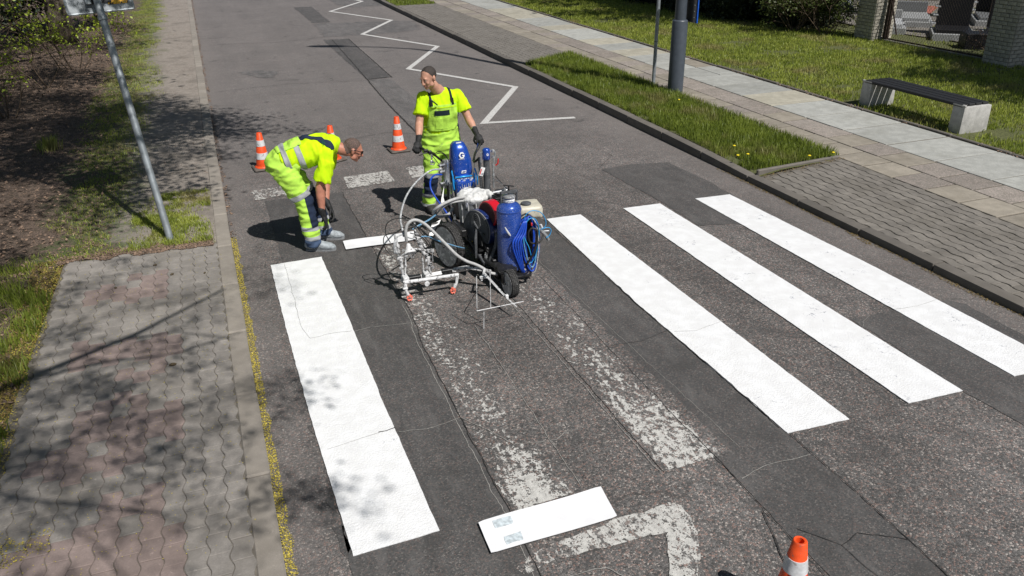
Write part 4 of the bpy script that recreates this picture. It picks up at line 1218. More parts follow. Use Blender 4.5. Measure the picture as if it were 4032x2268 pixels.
def leaf_cloud(name, centres, size, mat, parent=None, per=1, spread=0.05, aspect=0.7, up=0.3):
    C = np.repeat(np.asarray(centres, dtype=np.float64), per, axis=0)
    n = len(C); C = C + rng.normal(0, spread, (n, 3))
    nrm = rng.normal(0, 1, (n, 3)); nrm[:, 2] = np.abs(nrm[:, 2]) + up; nrm /= np.linalg.norm(nrm, axis=1)[:, None]
    a = rng.normal(0, 1, (n, 3)); U = np.cross(nrm, a); U /= np.linalg.norm(U, axis=1)[:, None]; W = np.cross(nrm, U)
    s_ = size * rng.uniform(0.6, 1.35, n)[:, None]
    vv = np.stack([C - U * s_ * .5, C - W * s_ * aspect * .45 + nrm * s_ * .08, C + U * s_ * .5, C + W * s_ * aspect * .45 + nrm * s_ * .08], 1)
    fl = (np.arange(n)[:, None] * 4 + np.array([[0, 1, 2, 3]])).ravel()
    return fast_mesh(name, vv.reshape(-1, 3), fl, np.full(n, 4), mat, parent)

def grow(mb, p, d, L, r, depth, rd, tips, bend=0.25, split=3, shrink=0.66, gravity=0.0, minr=0.0025, n=6, zmin=-9.0):
    pts = [p]; rs = [r]; steps = 4
    q = p.copy(); dd = d.normalized()
    for i in range(steps):
        dd = (dd + V((rd.uniform(-1, 1), rd.uniform(-1, 1), rd.uniform(-1, 1) - gravity)) * bend * 0.5).normalized()
        if q.z < zmin: dd = V((dd.x, dd.y, abs(dd.z) + 0.25)).normalized()
        q = q + dd * L / steps; pts.append(q.copy()); rs.append(max(minr, r * (1 - 0.45 * (i + 1) / steps)))
    mb.tube(pts, rs, n if r > 0.03 else (5 if r > 0.01 else 3), cap=False)
    if depth == 0:
        tips += [pts[-1], pts[-2], pts[-3]]
        return
    for k in range(split):
        i = rd.choice([2, 3, 4]) if k else 4
        u, w = perp(dd); a = rd.uniform(0, 2 * PI); sp = rd.uniform(0.35, 0.95)
        nd = (dd + (u * math.cos(a) + w * math.sin(a)) * sp).normalized()
        grow(mb, pts[i], nd, L * shrink * rd.uniform(0.8, 1.2), rs[i] * 0.72, depth - 1, rd, tips, bend, split, shrink, gravity, minr, n, zmin)

def tree(x, y, z, h, r, limbs, label, seed, leafmat, leafsize, per, depth=3, spread=0.12, group=None, limb_len=3.0, cat='tree', zl=0.0, lean=(0, 0), r_limb=0.45, zmin=4.6):
    """limbs: list of (height, direction)"""
    rd = random.Random(seed)
    root = empty('broadleaf_tree', (x, y, z), label, cat, group)
    mb = MB(); pts = []
    for i in range(9):
        t = i / 8
        pts.append(V((x + lean[0] * t * h + rd.uniform(-.04, .04), y + lean[1] * t * h + rd.uniform(-.04, .04), z - 0.1 + t * h)))
    mb.tube(pts, [r * (1.35 if i == 0 else 1.08 if i == 1 else 1 - 0.45 * i / 8) for i in range(9)], 14)
    # ridged bark
    for i in range(len(mb.v)):
        q = V(mb.v[i]); o = noise.noise(V((q.x * 9, q.y * 9, q.z * 2))) * r * 0.16
        c = V((x, y, q.z)); dd = (q - c); dd.z = 0
        if dd.length > 1e-4: q += dd.normalized() * o
        mb.v[i] = tuple(q)
    tr = mb.build('trunk', M_BARK, root, 180)
    tips = []
    mb = MB()
    for hh, dr in limbs:
        t = min(1, hh / h); b = pts[int(round(t * 8))]
        grow(mb, V((b.x, b.y, hh + z)), V(dr), limb_len * rd.uniform(0.85, 1.15), r * r_limb, depth, rd, tips, zmin=zmin)
    mb.build('limb', M_BARK, root, 180, fix=False)
    leaf_cloud('crown', [tuple(q) for q in tips], leafsize, leafmat, root, per, spread)
    return root

# trees on the left verge; their crowns hang over the pavement above the picture and throw the broken shade
tree(-4.25, 13.3, 0.15, 6.5, 0.24, [(4.2, (0.9, -0.6, 0.5)), (4.8, (0.9, 0.1, 0.6)), (5.4, (0.2, -0.9, 0.6)), (6.0, (-0.6, 0.5, 0.8))], 'thick grey tree trunk at the left edge beyond the leaf litter', 11, M_LEAFY, 0.12, 16, 3, 0.30, 'trees along the left verge', 2.6)
tree(-3.55, 20.6, 0.15, 6.0, 0.26, [(4.5, (0.5, -0.6, 0.7)), (5.5, (-0.6, 0.5, 0.8))], 'grey tree trunk behind the bushes, right beside the sign plate', 12, M_LEAFY, 0.12, 16, 3, 0.30, 'trees along the left verge', 2.4)
tree(-3.9, 5.5, 0.15, 6.8, 0.20, [(4.6, (1.0, -0.25, 0.25)), (4.9, (1.0, 0.2, 0.22)), (5.2, (1.0, 0.02, 0.3)), (5.4, (1.0, 0.35, 0.35)), (5.6, (0.8, -0.35, 0.4)), (6.0, (0.9, -0.05, 0.45)), (6.4, (0.1, 0.9, 0.6)), (6.4, (0.9, 0.6, 0.5)), (5.0, (0.6, -0.8, 0.3)), (5.6, (-0.3, -0.9, 0.4)), (5.2, (0.5, 0.8, 0.35))], 'tree outside the left edge whose crown shades the path by the leaning sign', 13, M_LEAFY, 0.075, 24, 4, 0.19, 'trees along the left verge', 2.35)
tree(-4.6, -3.2, 0.1, 7.0, 0.22, [(4.6, (1.0, 0.28, 0.22)), (5.2, (1.0, -0.10, 0.30)), (5.6, (0.9, 0.30, 0.5)), (5.9, (1.0, -0.35, 0.3)), (5.0, (0.8, 0.75, 0.25)), (5.4, (0.9, 0.5, 0.3))], 'tree outside the left edge whose thin branches shade the near paving', 24, M_LEAFY, 0.058, 15, 4, 0.10, 'trees along the left verge', 2.7)
bt = [q for q in bpy.data.objects if q.get('label', '').startswith('tree outside the left edge whose thin')][0]
MB().tube([(-4.6, -3.2, 4.4), (-2.6, -2.0, 4.75), (-0.65, -0.85, 5.0), (0.15, -0.45, 5.1), (0.9, 0.15, 5.15)], [0.075, 0.055, 0.036, 0.026, 0.012], 8).build('limb', M_BARK, bt)
MB().tube([(-0.65, -0.85, 5.0), (-0.1, -0.85, 5.1), (0.5, -0.95, 5.15), (1.0, -0.8, 5.2)], [0.02, 0.016, 0.012, 0.008], 6).build('limb', M_BARK, bt)
MB().tube([(0.0, -0.5, 5.08), (0.5, -0.6, 5.2), (0.95, -0.95, 5.25)], [0.018, 0.012, 0.008], 6).build('limb', M_BARK, bt)
# broad trees over the cemetery, off to the right: they keep hedge and fence in shade
tree(19.7, 1.0, 0.1, 8.5, 0.35, [(5.0, (-0.8, 0.3, 0.3)), (5.3, (-0.9, -0.1, 0.35)), (5.6, (-0.6, 0.7, 0.3)), (6.0, (-0.9, 0.5, 0.4)), (6.5, (-0.6, 0.1, 0.6)), (7.5, (-0.3, 0.4, 0.9))], 'big tree outside the right edge that shades the second brick pillar', 31, M_LEAFM, 0.22, 26, 3, 0.42, 'trees over the cemetery', 2.15)
tree(21.5, 10.6, 0.1, 9.5, 0.38, [(5.8, (-0.8, 0.75, 0.25)), (6.6, (-0.6, 0.9, 0.3)), (7.0, (-0.8, 0.7, 0.4)), (7.6, (-0.5, 0.8, 0.5)), (8.5, (-0.5, 0.5, 0.8))], 'big tree outside the right edge that shades the dark hedge', 32, M_LEAFM, 0.22, 28, 3, 0.42, 'trees over the cemetery', 3.4)
tree(18.2, 17.8, 0.1, 9.0, 0.30, [(5.2, (-0.7, -0.5, 0.3)), (5.6, (-0.9, 0.3, 0.3)), (6.0, (-0.2, -0.9, 0.4)), (6.6, (-0.5, 0.8, 0.4)), (7.4, (-0.4, -0.3, 0.9))], 'tree trunk hidden behind the dark hedge', 33, M_LEAFM, 0.22, 20, 3, 0.42, 'trees over the cemetery', 3.0)

def evergreen(x, y, label, seed, r=1.3, h=5.2, n=9000):
    rd = np.random.default_rng(seed)
    root = empty('evergreen', (x, y, 0.1), label, 'evergreen', 'dark evergreens of the shaded hedge')
    MB().tube([(x, y, 0.0), (x + .05, y, h * .6), (x, y + .04, h)], [0.14, 0.09, 0.03], 10).build('trunk', M_BARK, root, 180)
    u = rd.random(n); z = 0.10 + u * h
    prof = np.where(u < 0.12, 0.75 + u * 2.0, 1.0 - 0.75 * ((u - 0.12) / 0.88) ** 1.6) * r
    a = rd.uniform(0, 2 * PI, n); q = rd.uniform(0.72, 1.05, n)
    lump = np.array([noise.noise(V((math.cos(t) * 1.7 + seed, math.sin(t) * 1.7, zz * 1.5))) for t, zz in zip(a, z)])
    R = prof * q * (1 + 0.28 * lump)
    C = np.stack([x + np.cos(a) * R, y + np.sin(a) * R, z], 1)
    leaf_cloud('foliage', C, 0.12, M_LEAFD, root, 1, 0.03, 0.5, 0.1)
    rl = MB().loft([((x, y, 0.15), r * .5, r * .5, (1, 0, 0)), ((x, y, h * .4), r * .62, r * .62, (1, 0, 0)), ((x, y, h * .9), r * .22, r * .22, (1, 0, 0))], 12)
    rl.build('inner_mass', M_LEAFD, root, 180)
names = ['leftmost dark evergreen of the hedge, at the far top of the lawn', 'dark evergreen of the hedge directly behind the thin sign pole', 'dark evergreen of the hedge right of the lamp post',
         'dark evergreen in the middle of the hedge', 'dark evergreen of the hedge closest to the leafy bush', 'dark evergreen set back behind the row', 'second dark evergreen set back behind the row', 'dark evergreen filling the back of the hedge']
for i, (x, y, r) in enumerate([(14.9, 24.6, 1.5), (14.5, 21.8, 1.5), (14.3, 19.3, 1.45), (14.5, 17.1, 1.4), (15.0, 15.2, 1.15), (16.6, 19.6, 1.4), (16.4, 17.0, 1.2), (16.9, 23.0, 1.5)]):
    evergreen(x, y, names[i], 40 + i, r, 5.4 if i < 5 else 6.2, 12000 if i < 5 else 5000)

def bush(x, y, z, label, seed, stems, L, leafmat, leafsize, per, depth=2, spread=0.05, reach=0.6, n_split=3, group=None, name='bush', lean=(0, 0, 0), thick=0.012):
    rd = random.Random(seed)
    root = empty(name, (x, y, z), label, 'bush', group)
    mb = MB(); tips = []
    for k in range(stems):
        a = rd.uniform(0, 2 * PI); r = rd.uniform(0, reach * 0.4)
        grow(mb, V((x + r * math.cos(a), y + r * math.sin(a), z)), V((math.cos(a) * reach + lean[0], math.sin(a) * reach + lean[1], 1 + lean[2])), L * rd.uniform(0.6, 1.1), thick * rd.uniform(.7, 1.3), depth, rd, tips, 0.35, n_split, 0.62)
    mb.build('stems', M_TWIG, root, 180, fix=False)
    sel = [q for q in tips if rd.random() < 0.85]
    leaf_cloud('leaves', [tuple(q) for q in sel], leafsize, leafmat, root, per, spread)
    return root
G = 'young leafed bushes at the left edge of the wood'
bush(-3.55, 11.9, 0.12, 'lime leafed bush nearest the leaf litter at the left edge', 51, 7, 0.70, M_LEAFY, 0.050, 1, 3, 0.05, 0.75, 3, G)
bush(-3.20, 14.4, 0.12, 'lime leafed bush in front of the first thick trunk', 52, 8, 0.85, M_LEAFY, 0.055, 1, 3, 0.05, 0.75, 3, G)
bush(-2.95, 16.4, 0.12, 'lime leafed bush left of the leaning pole, middle one of the thicket', 53, 7, 0.75, M_LEAFY, 0.060, 1, 3, 0.06, 0.75, 3, G)
bush(-2.75, 19.0, 0.12, 'lime leafed bush just under the sign plate', 54, 6, 0.60, M_LEAFY, 0.070, 1, 3, 0.06, 0.75, 3, G)
bush(-4.7, 16.9, 0.12, 'tall lime leafed bush filling the top left corner', 55, 8, 1.1, M_LEAFY, 0.070, 1, 3, 0.07, 0.6, 3, G, thick=0.016)
bush(-4.7, 11.6, 0.12, 'mostly bare twiggy bush cut by the left edge', 56, 9, 0.95, M_LEAFM, 0.045, 1, 3, 0.05, 0.7, 3, G)
bush(-5.6, 20.6, 0.12, 'dim bush deep in the top left corner', 58, 14, 1.5, M_LEAFD, 0.12, 6, 3, 0.14, 0.6, 3, G)  # dark rear bushes: shade behind the thicket is put into their leaf colour
bush(-6.0, 16.2, 0.12, 'dark bush behind the tall one in the top left corner', 59, 14, 1.4, M_LEAFD, 0.12, 6, 3, 0.14, 0.6, 3, G)
bush(-4.0, 22.5, 0.12, 'dark bush behind the second trunk', 60, 14, 1.4, M_LEAFD, 0.12, 6, 3, 0.14, 0.6, 3, G)
bush(-5.2, 13.6, 0.12, 'dark bush between the first trunk and the left edge', 57, 12, 1.1, M_LEAFD, 0.10, 4, 3, 0.12, 0.6, 3, G)
tree(-5.3, 18.2, 0.15, 6.0, 0.20, [(5.0, (0.5, -0.6, 0.7)), (5.5, (-0.6, 0.5, 0.8))], 'slimmer dark trunk between the two thick ones in the wood', 14, M_LEAFY, 0.12, 16, 3, 0.30, 'trees along the left verge', 2.2)
M_LEAFS = m_leafy('dusky shrub leaves', (0.030, 0.045, 0.010), (0.085, 0.110, 0.022), 0.55, 0.25, 4.0)
bush(14.55, 13.45, 0.10, 'loose mid green bush between the hedge and the first brick pillar', 61, 10, 0.75, M_LEAFS, 0.06, 3, 3, 0.08, 0.75, 3, None)
bush(14.2, 14.3, 0.10, 'fuller mid green bush at the right end of the dark hedge', 62, 14, 0.95, M_LEAFS, 0.07, 6, 3, 0.09, 0.7, 3, None)
bush(16.0, 9.6, 0.10, 'small dry bush low behind the right end of the mesh fence', 63, 8, 0.35, M_DRY, 0.04, 3, 2, 0.05, 0.8, 3, None)


# ================================================================== PEOPLE
def remeshed(name, mb, voxel, mat, parent=None, smooth_it=3, wrinkle=0.0, wscale=9.0, wdir=None, seed=0.0):
    me = mb.mesh('tmp'); o = bpy.data.objects.new('tmp', me); COL.objects.link(o)
    md = o.modifiers.new('r', 'REMESH'); md.mode = 'VOXEL'; md.voxel_size = voxel; md.use_smooth_shade = True
    if smooth_it:
        ms = o.modifiers.new('s', 'SMOOTH'); ms.factor = 0.6; ms.iterations = smooth_it
    dg = bpy.context.evaluated_depsgraph_get(); dg.update()
    nm = bpy.data.meshes.new_from_object(o.evaluated_get(dg)); nm.name = name
    bpy.data.objects.remove(o); bpy.data.meshes.remove(me)
    nm.materials.clear()
    if wrinkle:
        n = len(nm.vertices); co = np.zeros(n * 3); no = np.zeros(n * 3)
        nm.vertices.foreach_get('co', co); nm.vertices.foreach_get('normal', no)
        co = co.reshape(-1, 3); no = no.reshape(-1, 3)
        D = V(wdir) if wdir is not None else V((1, 1, 1.8))
        for i in range(n):
            p = V(co[i]); q = V((p.x * D.x, p.y * D.y, p.z * D.z)) * wscale + V((seed, seed * 2, 0))
            w = 1 - abs(noise.noise(q)) * 2.6
            w2 = noise.noise(q * 2.3 + V((7, 1, 3)))
            co[i] += no[i] * wrinkle * (0.75 * (w - 0.35) + 0.5 * w2)
        nm.vertices.foreach_set('co', co.ravel()); nm.update()
    return finish(name, nm, mat, parent, 180)

def capsule(mb, p0, p1, r0, r1, n=14):
    p0, p1 = V(p0), V(p1); d = (p1 - p0)
    steps = 6
    mb.ell(p0, r0, nu=n, nv=8); mb.ell(p1, r1, nu=n, nv=8)
    mb.tube([p0.lerp(p1, i / steps) for i in range(steps + 1)], [r0 + (r1 - r0) * i / steps for i in range(steps + 1)], n)

def extract(src, planes, off, name, mat, parent, amp=0.0, keep=None):
    """a piece of cloth following another surface: the part of src on the inner side of every plane, lifted by off"""
    bm = bmesh.new(); bm.from_mesh(src.data)
    if keep is not None:
        bmesh.ops.delete(bm, geom=[f for f in bm.faces if not keep(f.calc_center_median())], context='FACES')
    for pt, nrm in planes:
        g = list(bm.verts) + list(bm.edges) + list(bm.faces)
        bmesh.ops.bisect_plane(bm, geom=g, plane_co=V(pt), plane_no=V(nrm), clear_outer=True)
    bm.normal_update()
    inner = {}
    for q in bm.verts: q.co = q.co + q.normal * (off + (amp * noise.noise(q.co * 60) if amp else 0))
    # turned edge so that the piece has thickness
    be = [e for e in bm.edges if len(e.link_faces) == 1]
    nrm = {q: q.normal.copy() for e in be for q in e.verts}
    if be:
        r = bmesh.ops.extrude_edge_only(bm, edges=be)
        nv = [q for q in r['geom'] if isinstance(q, bmesh.types.BMVert)]
        for q in nv:
            k = min(nrm, key=lambda a: (a.co - q.co).length_squared) if len(nrm) < 60 else None
            if k is None:
                for e in q.link_edges:
                    o_ = e.other_vert(q)
                    if o_ in nrm and (o_.co - q.co).length < 1e-6: k = o_; break
            if k is not None: q.co = q.co - nrm[k] * (off + 0.003)
    me = bpy.data.meshes.new(name); bm.to_mesh(me); bm.free()
    return finish(name, me, mat, parent, 60)

def cloth(name, col, rough=0.85, var=0.10, weave=0.2, **kw):
    return plain(name, col, rough, 0, var, 9, bump=weave, bscale=420, spec=0.2, **kw)
M_HIVIS = cloth('fluorescent yellow jersey', (0.52, 0.78, 0.006), spot=(0.36, 0.50, 0.03), spots=0.12, spotscale=14)
M_LIME = cloth('fluorescent lime workwear', (0.43, 0.71, 0.085), var=0.16, spot=(0.33, 0.46, 0.12), spots=0.20, spotscale=16)
M_NAVY = cloth('navy workwear cloth', (0.018, 0.028, 0.055), spot=(0.16, 0.17, 0.19), spots=0.12, spotscale=50)
M_NAVYD = cloth('dusty navy trouser hem', (0.055, 0.085, 0.150), var=0.25)
M_REFL = cloth('grey reflective tape', (0.33, 0.34, 0.36), rough=0.45, var=0.15)
M_STRAP = cloth('black elastic strap', (0.012, 0.022, 0.028))
M_GREEN = cloth('dark green elastic', (0.012, 0.085, 0.055))
M_SKIN1 = plain('skin light', (0.50, 0.265, 0.185), 0.5, 0, 0.10, 22, bump=0.12, bscale=160, spec=0.4)
M_SKIN2 = plain('skin sunburnt', (0.43, 0.185, 0.125), 0.5, 0, 0.14, 22, bump=0.15, bscale=160, spec=0.4)
M_HAIR = plain('short dark hair', (0.040, 0.031, 0.027), 0.75, 0, 0.5, 160, bump=0.8, bscale=420)
M_HAIR2 = plain('short greying hair', (0.105, 0.070, 0.058), 0.75, 0, 0.55, 160, bump=0.8, bscale=420)
M_GLOVE = plain('black work glove', (0.012, 0.012, 0.013), 0.7, 0, 0.3, 40, bump=0.3, bscale=260, spot=(0.10, 0.10, 0.10), spots=0.10, spotscale=70)
M_SHOE = plain('paint dusted grey leather', (0.30, 0.33, 0.35), 0.7, 0, 0.25, 30, bump=0.3, bscale=120, spot=(0.13, 0.14, 0.15), spots=0.25, spotscale=40)
M_SHOED = plain('dark work boot', (0.030, 0.028, 0.028), 0.7, 0, 0.3, 30)
M_SOLE = plain('pale rubber sole', (0.24, 0.25, 0.26), 0.85, 0, 0.2, 60)
M_LENS = plain('dark sunglass lens', (0.008, 0.008, 0.010), 0.12)
M_BUCK = plain('black plastic buckle', (0.01, 0.01, 0.01), 0.35)
M_STEEL = plain('brushed steel', (0.40, 0.41, 0.42), 0.35, 0.8, 0.1, 40)
M_EYEW = plain('eye white', (0.6, 0.57, 0.53), 0.3)
M_LIP = plain('lip', (0.36, 0.13, 0.10), 0.5)
M_BROW = plain('eyebrow', (0.035, 0.022, 0.016), 0.9)

def head_shapes(mb, c, fwd, up, s=1.0, tilt=0):
    """skull, jaw, nose, brow, cheeks, ears; c = centre between the ears, a little above"""
    f = V(fwd).normalized(); u = V(up); u = (u - f * u.dot(f)).normalized(); r = f.cross(u)
    M = Matrix((r, f, u)).transposed(); c = V(c)
    P = lambda x, y, z: c + M @ (V((x, y, z)) * s)
    mb.ell(P(0, -0.012, 0.030), tuple(s * q for q in (0.0745, 0.094, 0.086)), M, 22, 14)
    mb.ell(P(0, 0.032, 0.004), tuple(s * q for q in (0.061, 0.064, 0.085)), M, 20, 12)
    mb.ell(P(0, 0.044, -0.052), tuple(s * q for q in (0.045, 0.047, 0.050)), M, 18, 12)      # jaw
    mb.ell(P(0, 0.072, -0.088), tuple(s * q for q in (0.024, 0.018, 0.018)), M, 14, 10)      # chin
    mb.ell(P(0.048, 0.020, -0.058), tuple(s * q for q in (0.016, 0.034, 0.030)), M, 14, 10)
    mb.ell(P(-0.048, 0.020, -0.058), tuple(s * q for q in (0.016, 0.034, 0.030)), M, 14, 10)
    for sx in (-1, 1):
        mb.ell(P(sx * 0.036, 0.074, -0.022), tuple(s * q for q in (0.020, 0.016, 0.018)), M, 12, 8)   # cheek
        mb.ell(P(sx * 0.027, 0.086, 0.030), tuple(s * q for q in (0.024, 0.010, 0.008)), M, 12, 8)    # brow
        mb.ell(P(sx * 0.077, -0.004, -0.006), tuple(s * q for q in (0.009, 0.018, 0.031)), M, 12, 8)  # ear
        mb.ell(P(sx * 0.082, -0.010, 0.004), tuple(s * q for q in (0.007, 0.013, 0.017)), M, 12, 8)
    capsule(mb, P(0, 0.092, 0.020), P(0, 0.113, -0.026), 0.0085 * s, 0.0125 * s, 10)                    # nose
    mb.ell(P(0.011, 0.100, -0.031), (0.009 * s,) * 3, M, 8, 6); mb.ell(P(-0.011, 0.100, -0.031), (0.009 * s,) * 3, M, 8, 6)
    mb.ell(P(0, 0.088, -0.058), tuple(s * q for q in (0.024, 0.012, 0.010)), M, 12, 8)       # mouth
    return P, M

def face_bits(P, M, s, body):
    for sx in (-1, 1):
        MB().ell(P(sx * 0.028, 0.0855, 0.010), tuple(s * q for q in (0.011, 0.0045, 0.0035)), M, 12, 8).build('eye', M_EYEW, body)
        MB().ell(P(sx * 0.028, 0.0895, 0.0095), tuple(s * q for q in (0.0042, 0.002, 0.0034)), M, 10, 6).build('iris', M_LENS, body)
        MB().ell(P(sx * 0.026, 0.0915, 0.030), tuple(s * q for q in (0.014, 0.0035, 0.0028)), M, 10, 6).build('eyebrow', M_BROW, body)
    MB().ell(P(0, 0.0985, -0.0585), tuple(s * q for q in (0.021, 0.004, 0.0045)), M, 12, 6).build('mouth', M_LIP, body)

def hand(name, wrist, palm_c, side, curl, mat, parent, right=True, thumb_curl=0.5, s=1.0, cuff=True, curls=None):
    """wrist -> palm centre gives the direction; side points from little finger to index; fingers curl towards d x side"""
    w, p = V(wrist), V(palm_c); d = (p - w).normalized()
    si = V(side); si = (si - d * si.dot(d)).normalized(); pn = d.cross(si) * (1 if right else -1)
    mb = MB(); M = Matrix((si, d, pn)).transposed()
    if cuff: capsule(mb, w - d * 0.025, w + d * 0.015, 0.035 * s, 0.032 * s, 14); capsule(mb, w, p - d * 0.02, 0.031 * s, 0.027 * s, 12)
    mb.ell(p, (0.044 * s, 0.050 * s, 0.021 * s), M, 16, 10)
    mb.ell(p - d * 0.018, (0.037 * s, 0.040 * s, 0.023 * s), M, 16, 10)
    Ls = [0.078, 0.088, 0.082, 0.064]
    for i in range(4):
        off = 0.031 - i * 0.0205
        base = p + si * off * s + d * (0.036 - abs(i - 1.2) * 0.003) * s
        a = 0.0; cur = base; spread = (1.3 - i) * 0.05
        c = curls[i] if curls else curl
        for k, fr in enumerate((0.45, 0.32, 0.23)):
            a += c * (0.9 if k == 0 else 1.1)
            dv = (d * math.cos(a) + pn * math.sin(a) + si * spread * math.cos(a)).normalized()
            nxt = cur + dv * Ls[i] * fr * s * 1.05
            capsule(mb, cur, nxt, (0.0108 - k * 0.0008) * s, (0.0100 - k * 0.0008) * s, 10)
            cur = nxt
    base = p + si * 0.030 * s - d * 0.024 * s + pn * 0.006 * s
    d1 = (d * 0.62 + si * 0.62 + pn * 0.35).normalized(); m1 = base + d1 * 0.036 * s
    d2 = (d * 0.75 + si * (0.45 - thumb_curl * 0.7) + pn * (0.35 + thumb_curl * 0.6)).normalized(); m2 = m1 + d2 * 0.030 * s
    d3 = (d * 0.7 + si * (0.2 - thumb_curl) + pn * (0.4 + thumb_curl * 0.6)).normalized(); m3 = m2 + d3 * 0.024 * s
    capsule(mb, base, m1, 0.0155 * s, 0.0125 * s, 10); capsule(mb, m1, m2, 0.012 * s, 0.011 * s, 10); capsule(mb, m2, m3, 0.011 * s, 0.0095 * s, 10)
    return remeshed(name, mb, 0.0045, mat, parent, 2, 0.0012, 60)

def shoe(heel, toe, mat, sole_mat, parent, ankle=None, s=1.0):
    h, t = V(heel), V(toe); d = (t - h); d.z = 0; L = d.length; d.normalize(); r = V((d.y, -d.x, 0)); z = V((0, 0, 1))
    M = Matrix((r, d, z)).transposed(); c = V((h.x, h.y, 0.0))
    P = lambda x, y, zz: c + r * x + d * y * L + z * zz
    mb = MB()
    mb.loft([(P(0, -.02, .045), .020, .020, r), (P(0, .03, .060), .038, .044, r), (P(0, .16, .070), .042, .056, r), (P(0, .30, .070), .044, .058, r), (P(0, .46, .062), .047, .050, r),
             (P(0, .66, .052), .053, .040, r), (P(0, .83, .046), .051, .034, r), (P(0, .95, .036), .032, .018, r), (P(0, 1.0, .033), .012, .010, r)], 20, 2.3)
    mb.loft([(P(0, .12, .05), .038, .045, d), (P(0, .15, .095), .042, .050, d), (P(0, .16, .135), .042, .050, d)], 18)
    o = remeshed('shoe', mb, 0.006, mat, parent, 2, 0.002, 30)
    sb = MB(); n = 22; prof = []
    for i in range(n):
        a = 2 * PI * i / n; y = 0.49 - 0.52 * math.cos(a); w = (0.046 if y > 0.5 else 0.040 - 0.004 * math.sin(y * 6)) * abs(math.sin(a)) ** 0.55 * (1 if math.sin(a) > 0 else -1)
        prof.append((w, y))
    vs = [P(w * 1.03, y, 0.004) for w, y in prof] + [P(w * 1.08, y, 0.024) for w, y in prof]
    sb.add(vs, [tuple(range(n - 1, -1, -1)), tuple(range(n, 2 * n))] + [(i, (i + 1) % n, n + (i + 1) % n, n + i) for i in range(n)])
    sb.build('sole', sole_mat, o, 40)
    lb = MB()
    for k in range(4):
        y = 0.34 + k * 0.075; zz = 0.098 - k * 0.009
        lb.tube([P(-.026, y, zz - .006), P(0, y + .01, zz + .003), P(.026, y, zz - .006)], 0.0032, 5)
    lb.build('laces', M_SOLE, o)
    return o

def watch(parent, c, ax_, r):
    MB().lathe(c, [(r, -.012), (r + .004, -.010), (r + .004, .010), (r, .012)], 20, ax_).build('watch', M_STEEL, parent, 50)

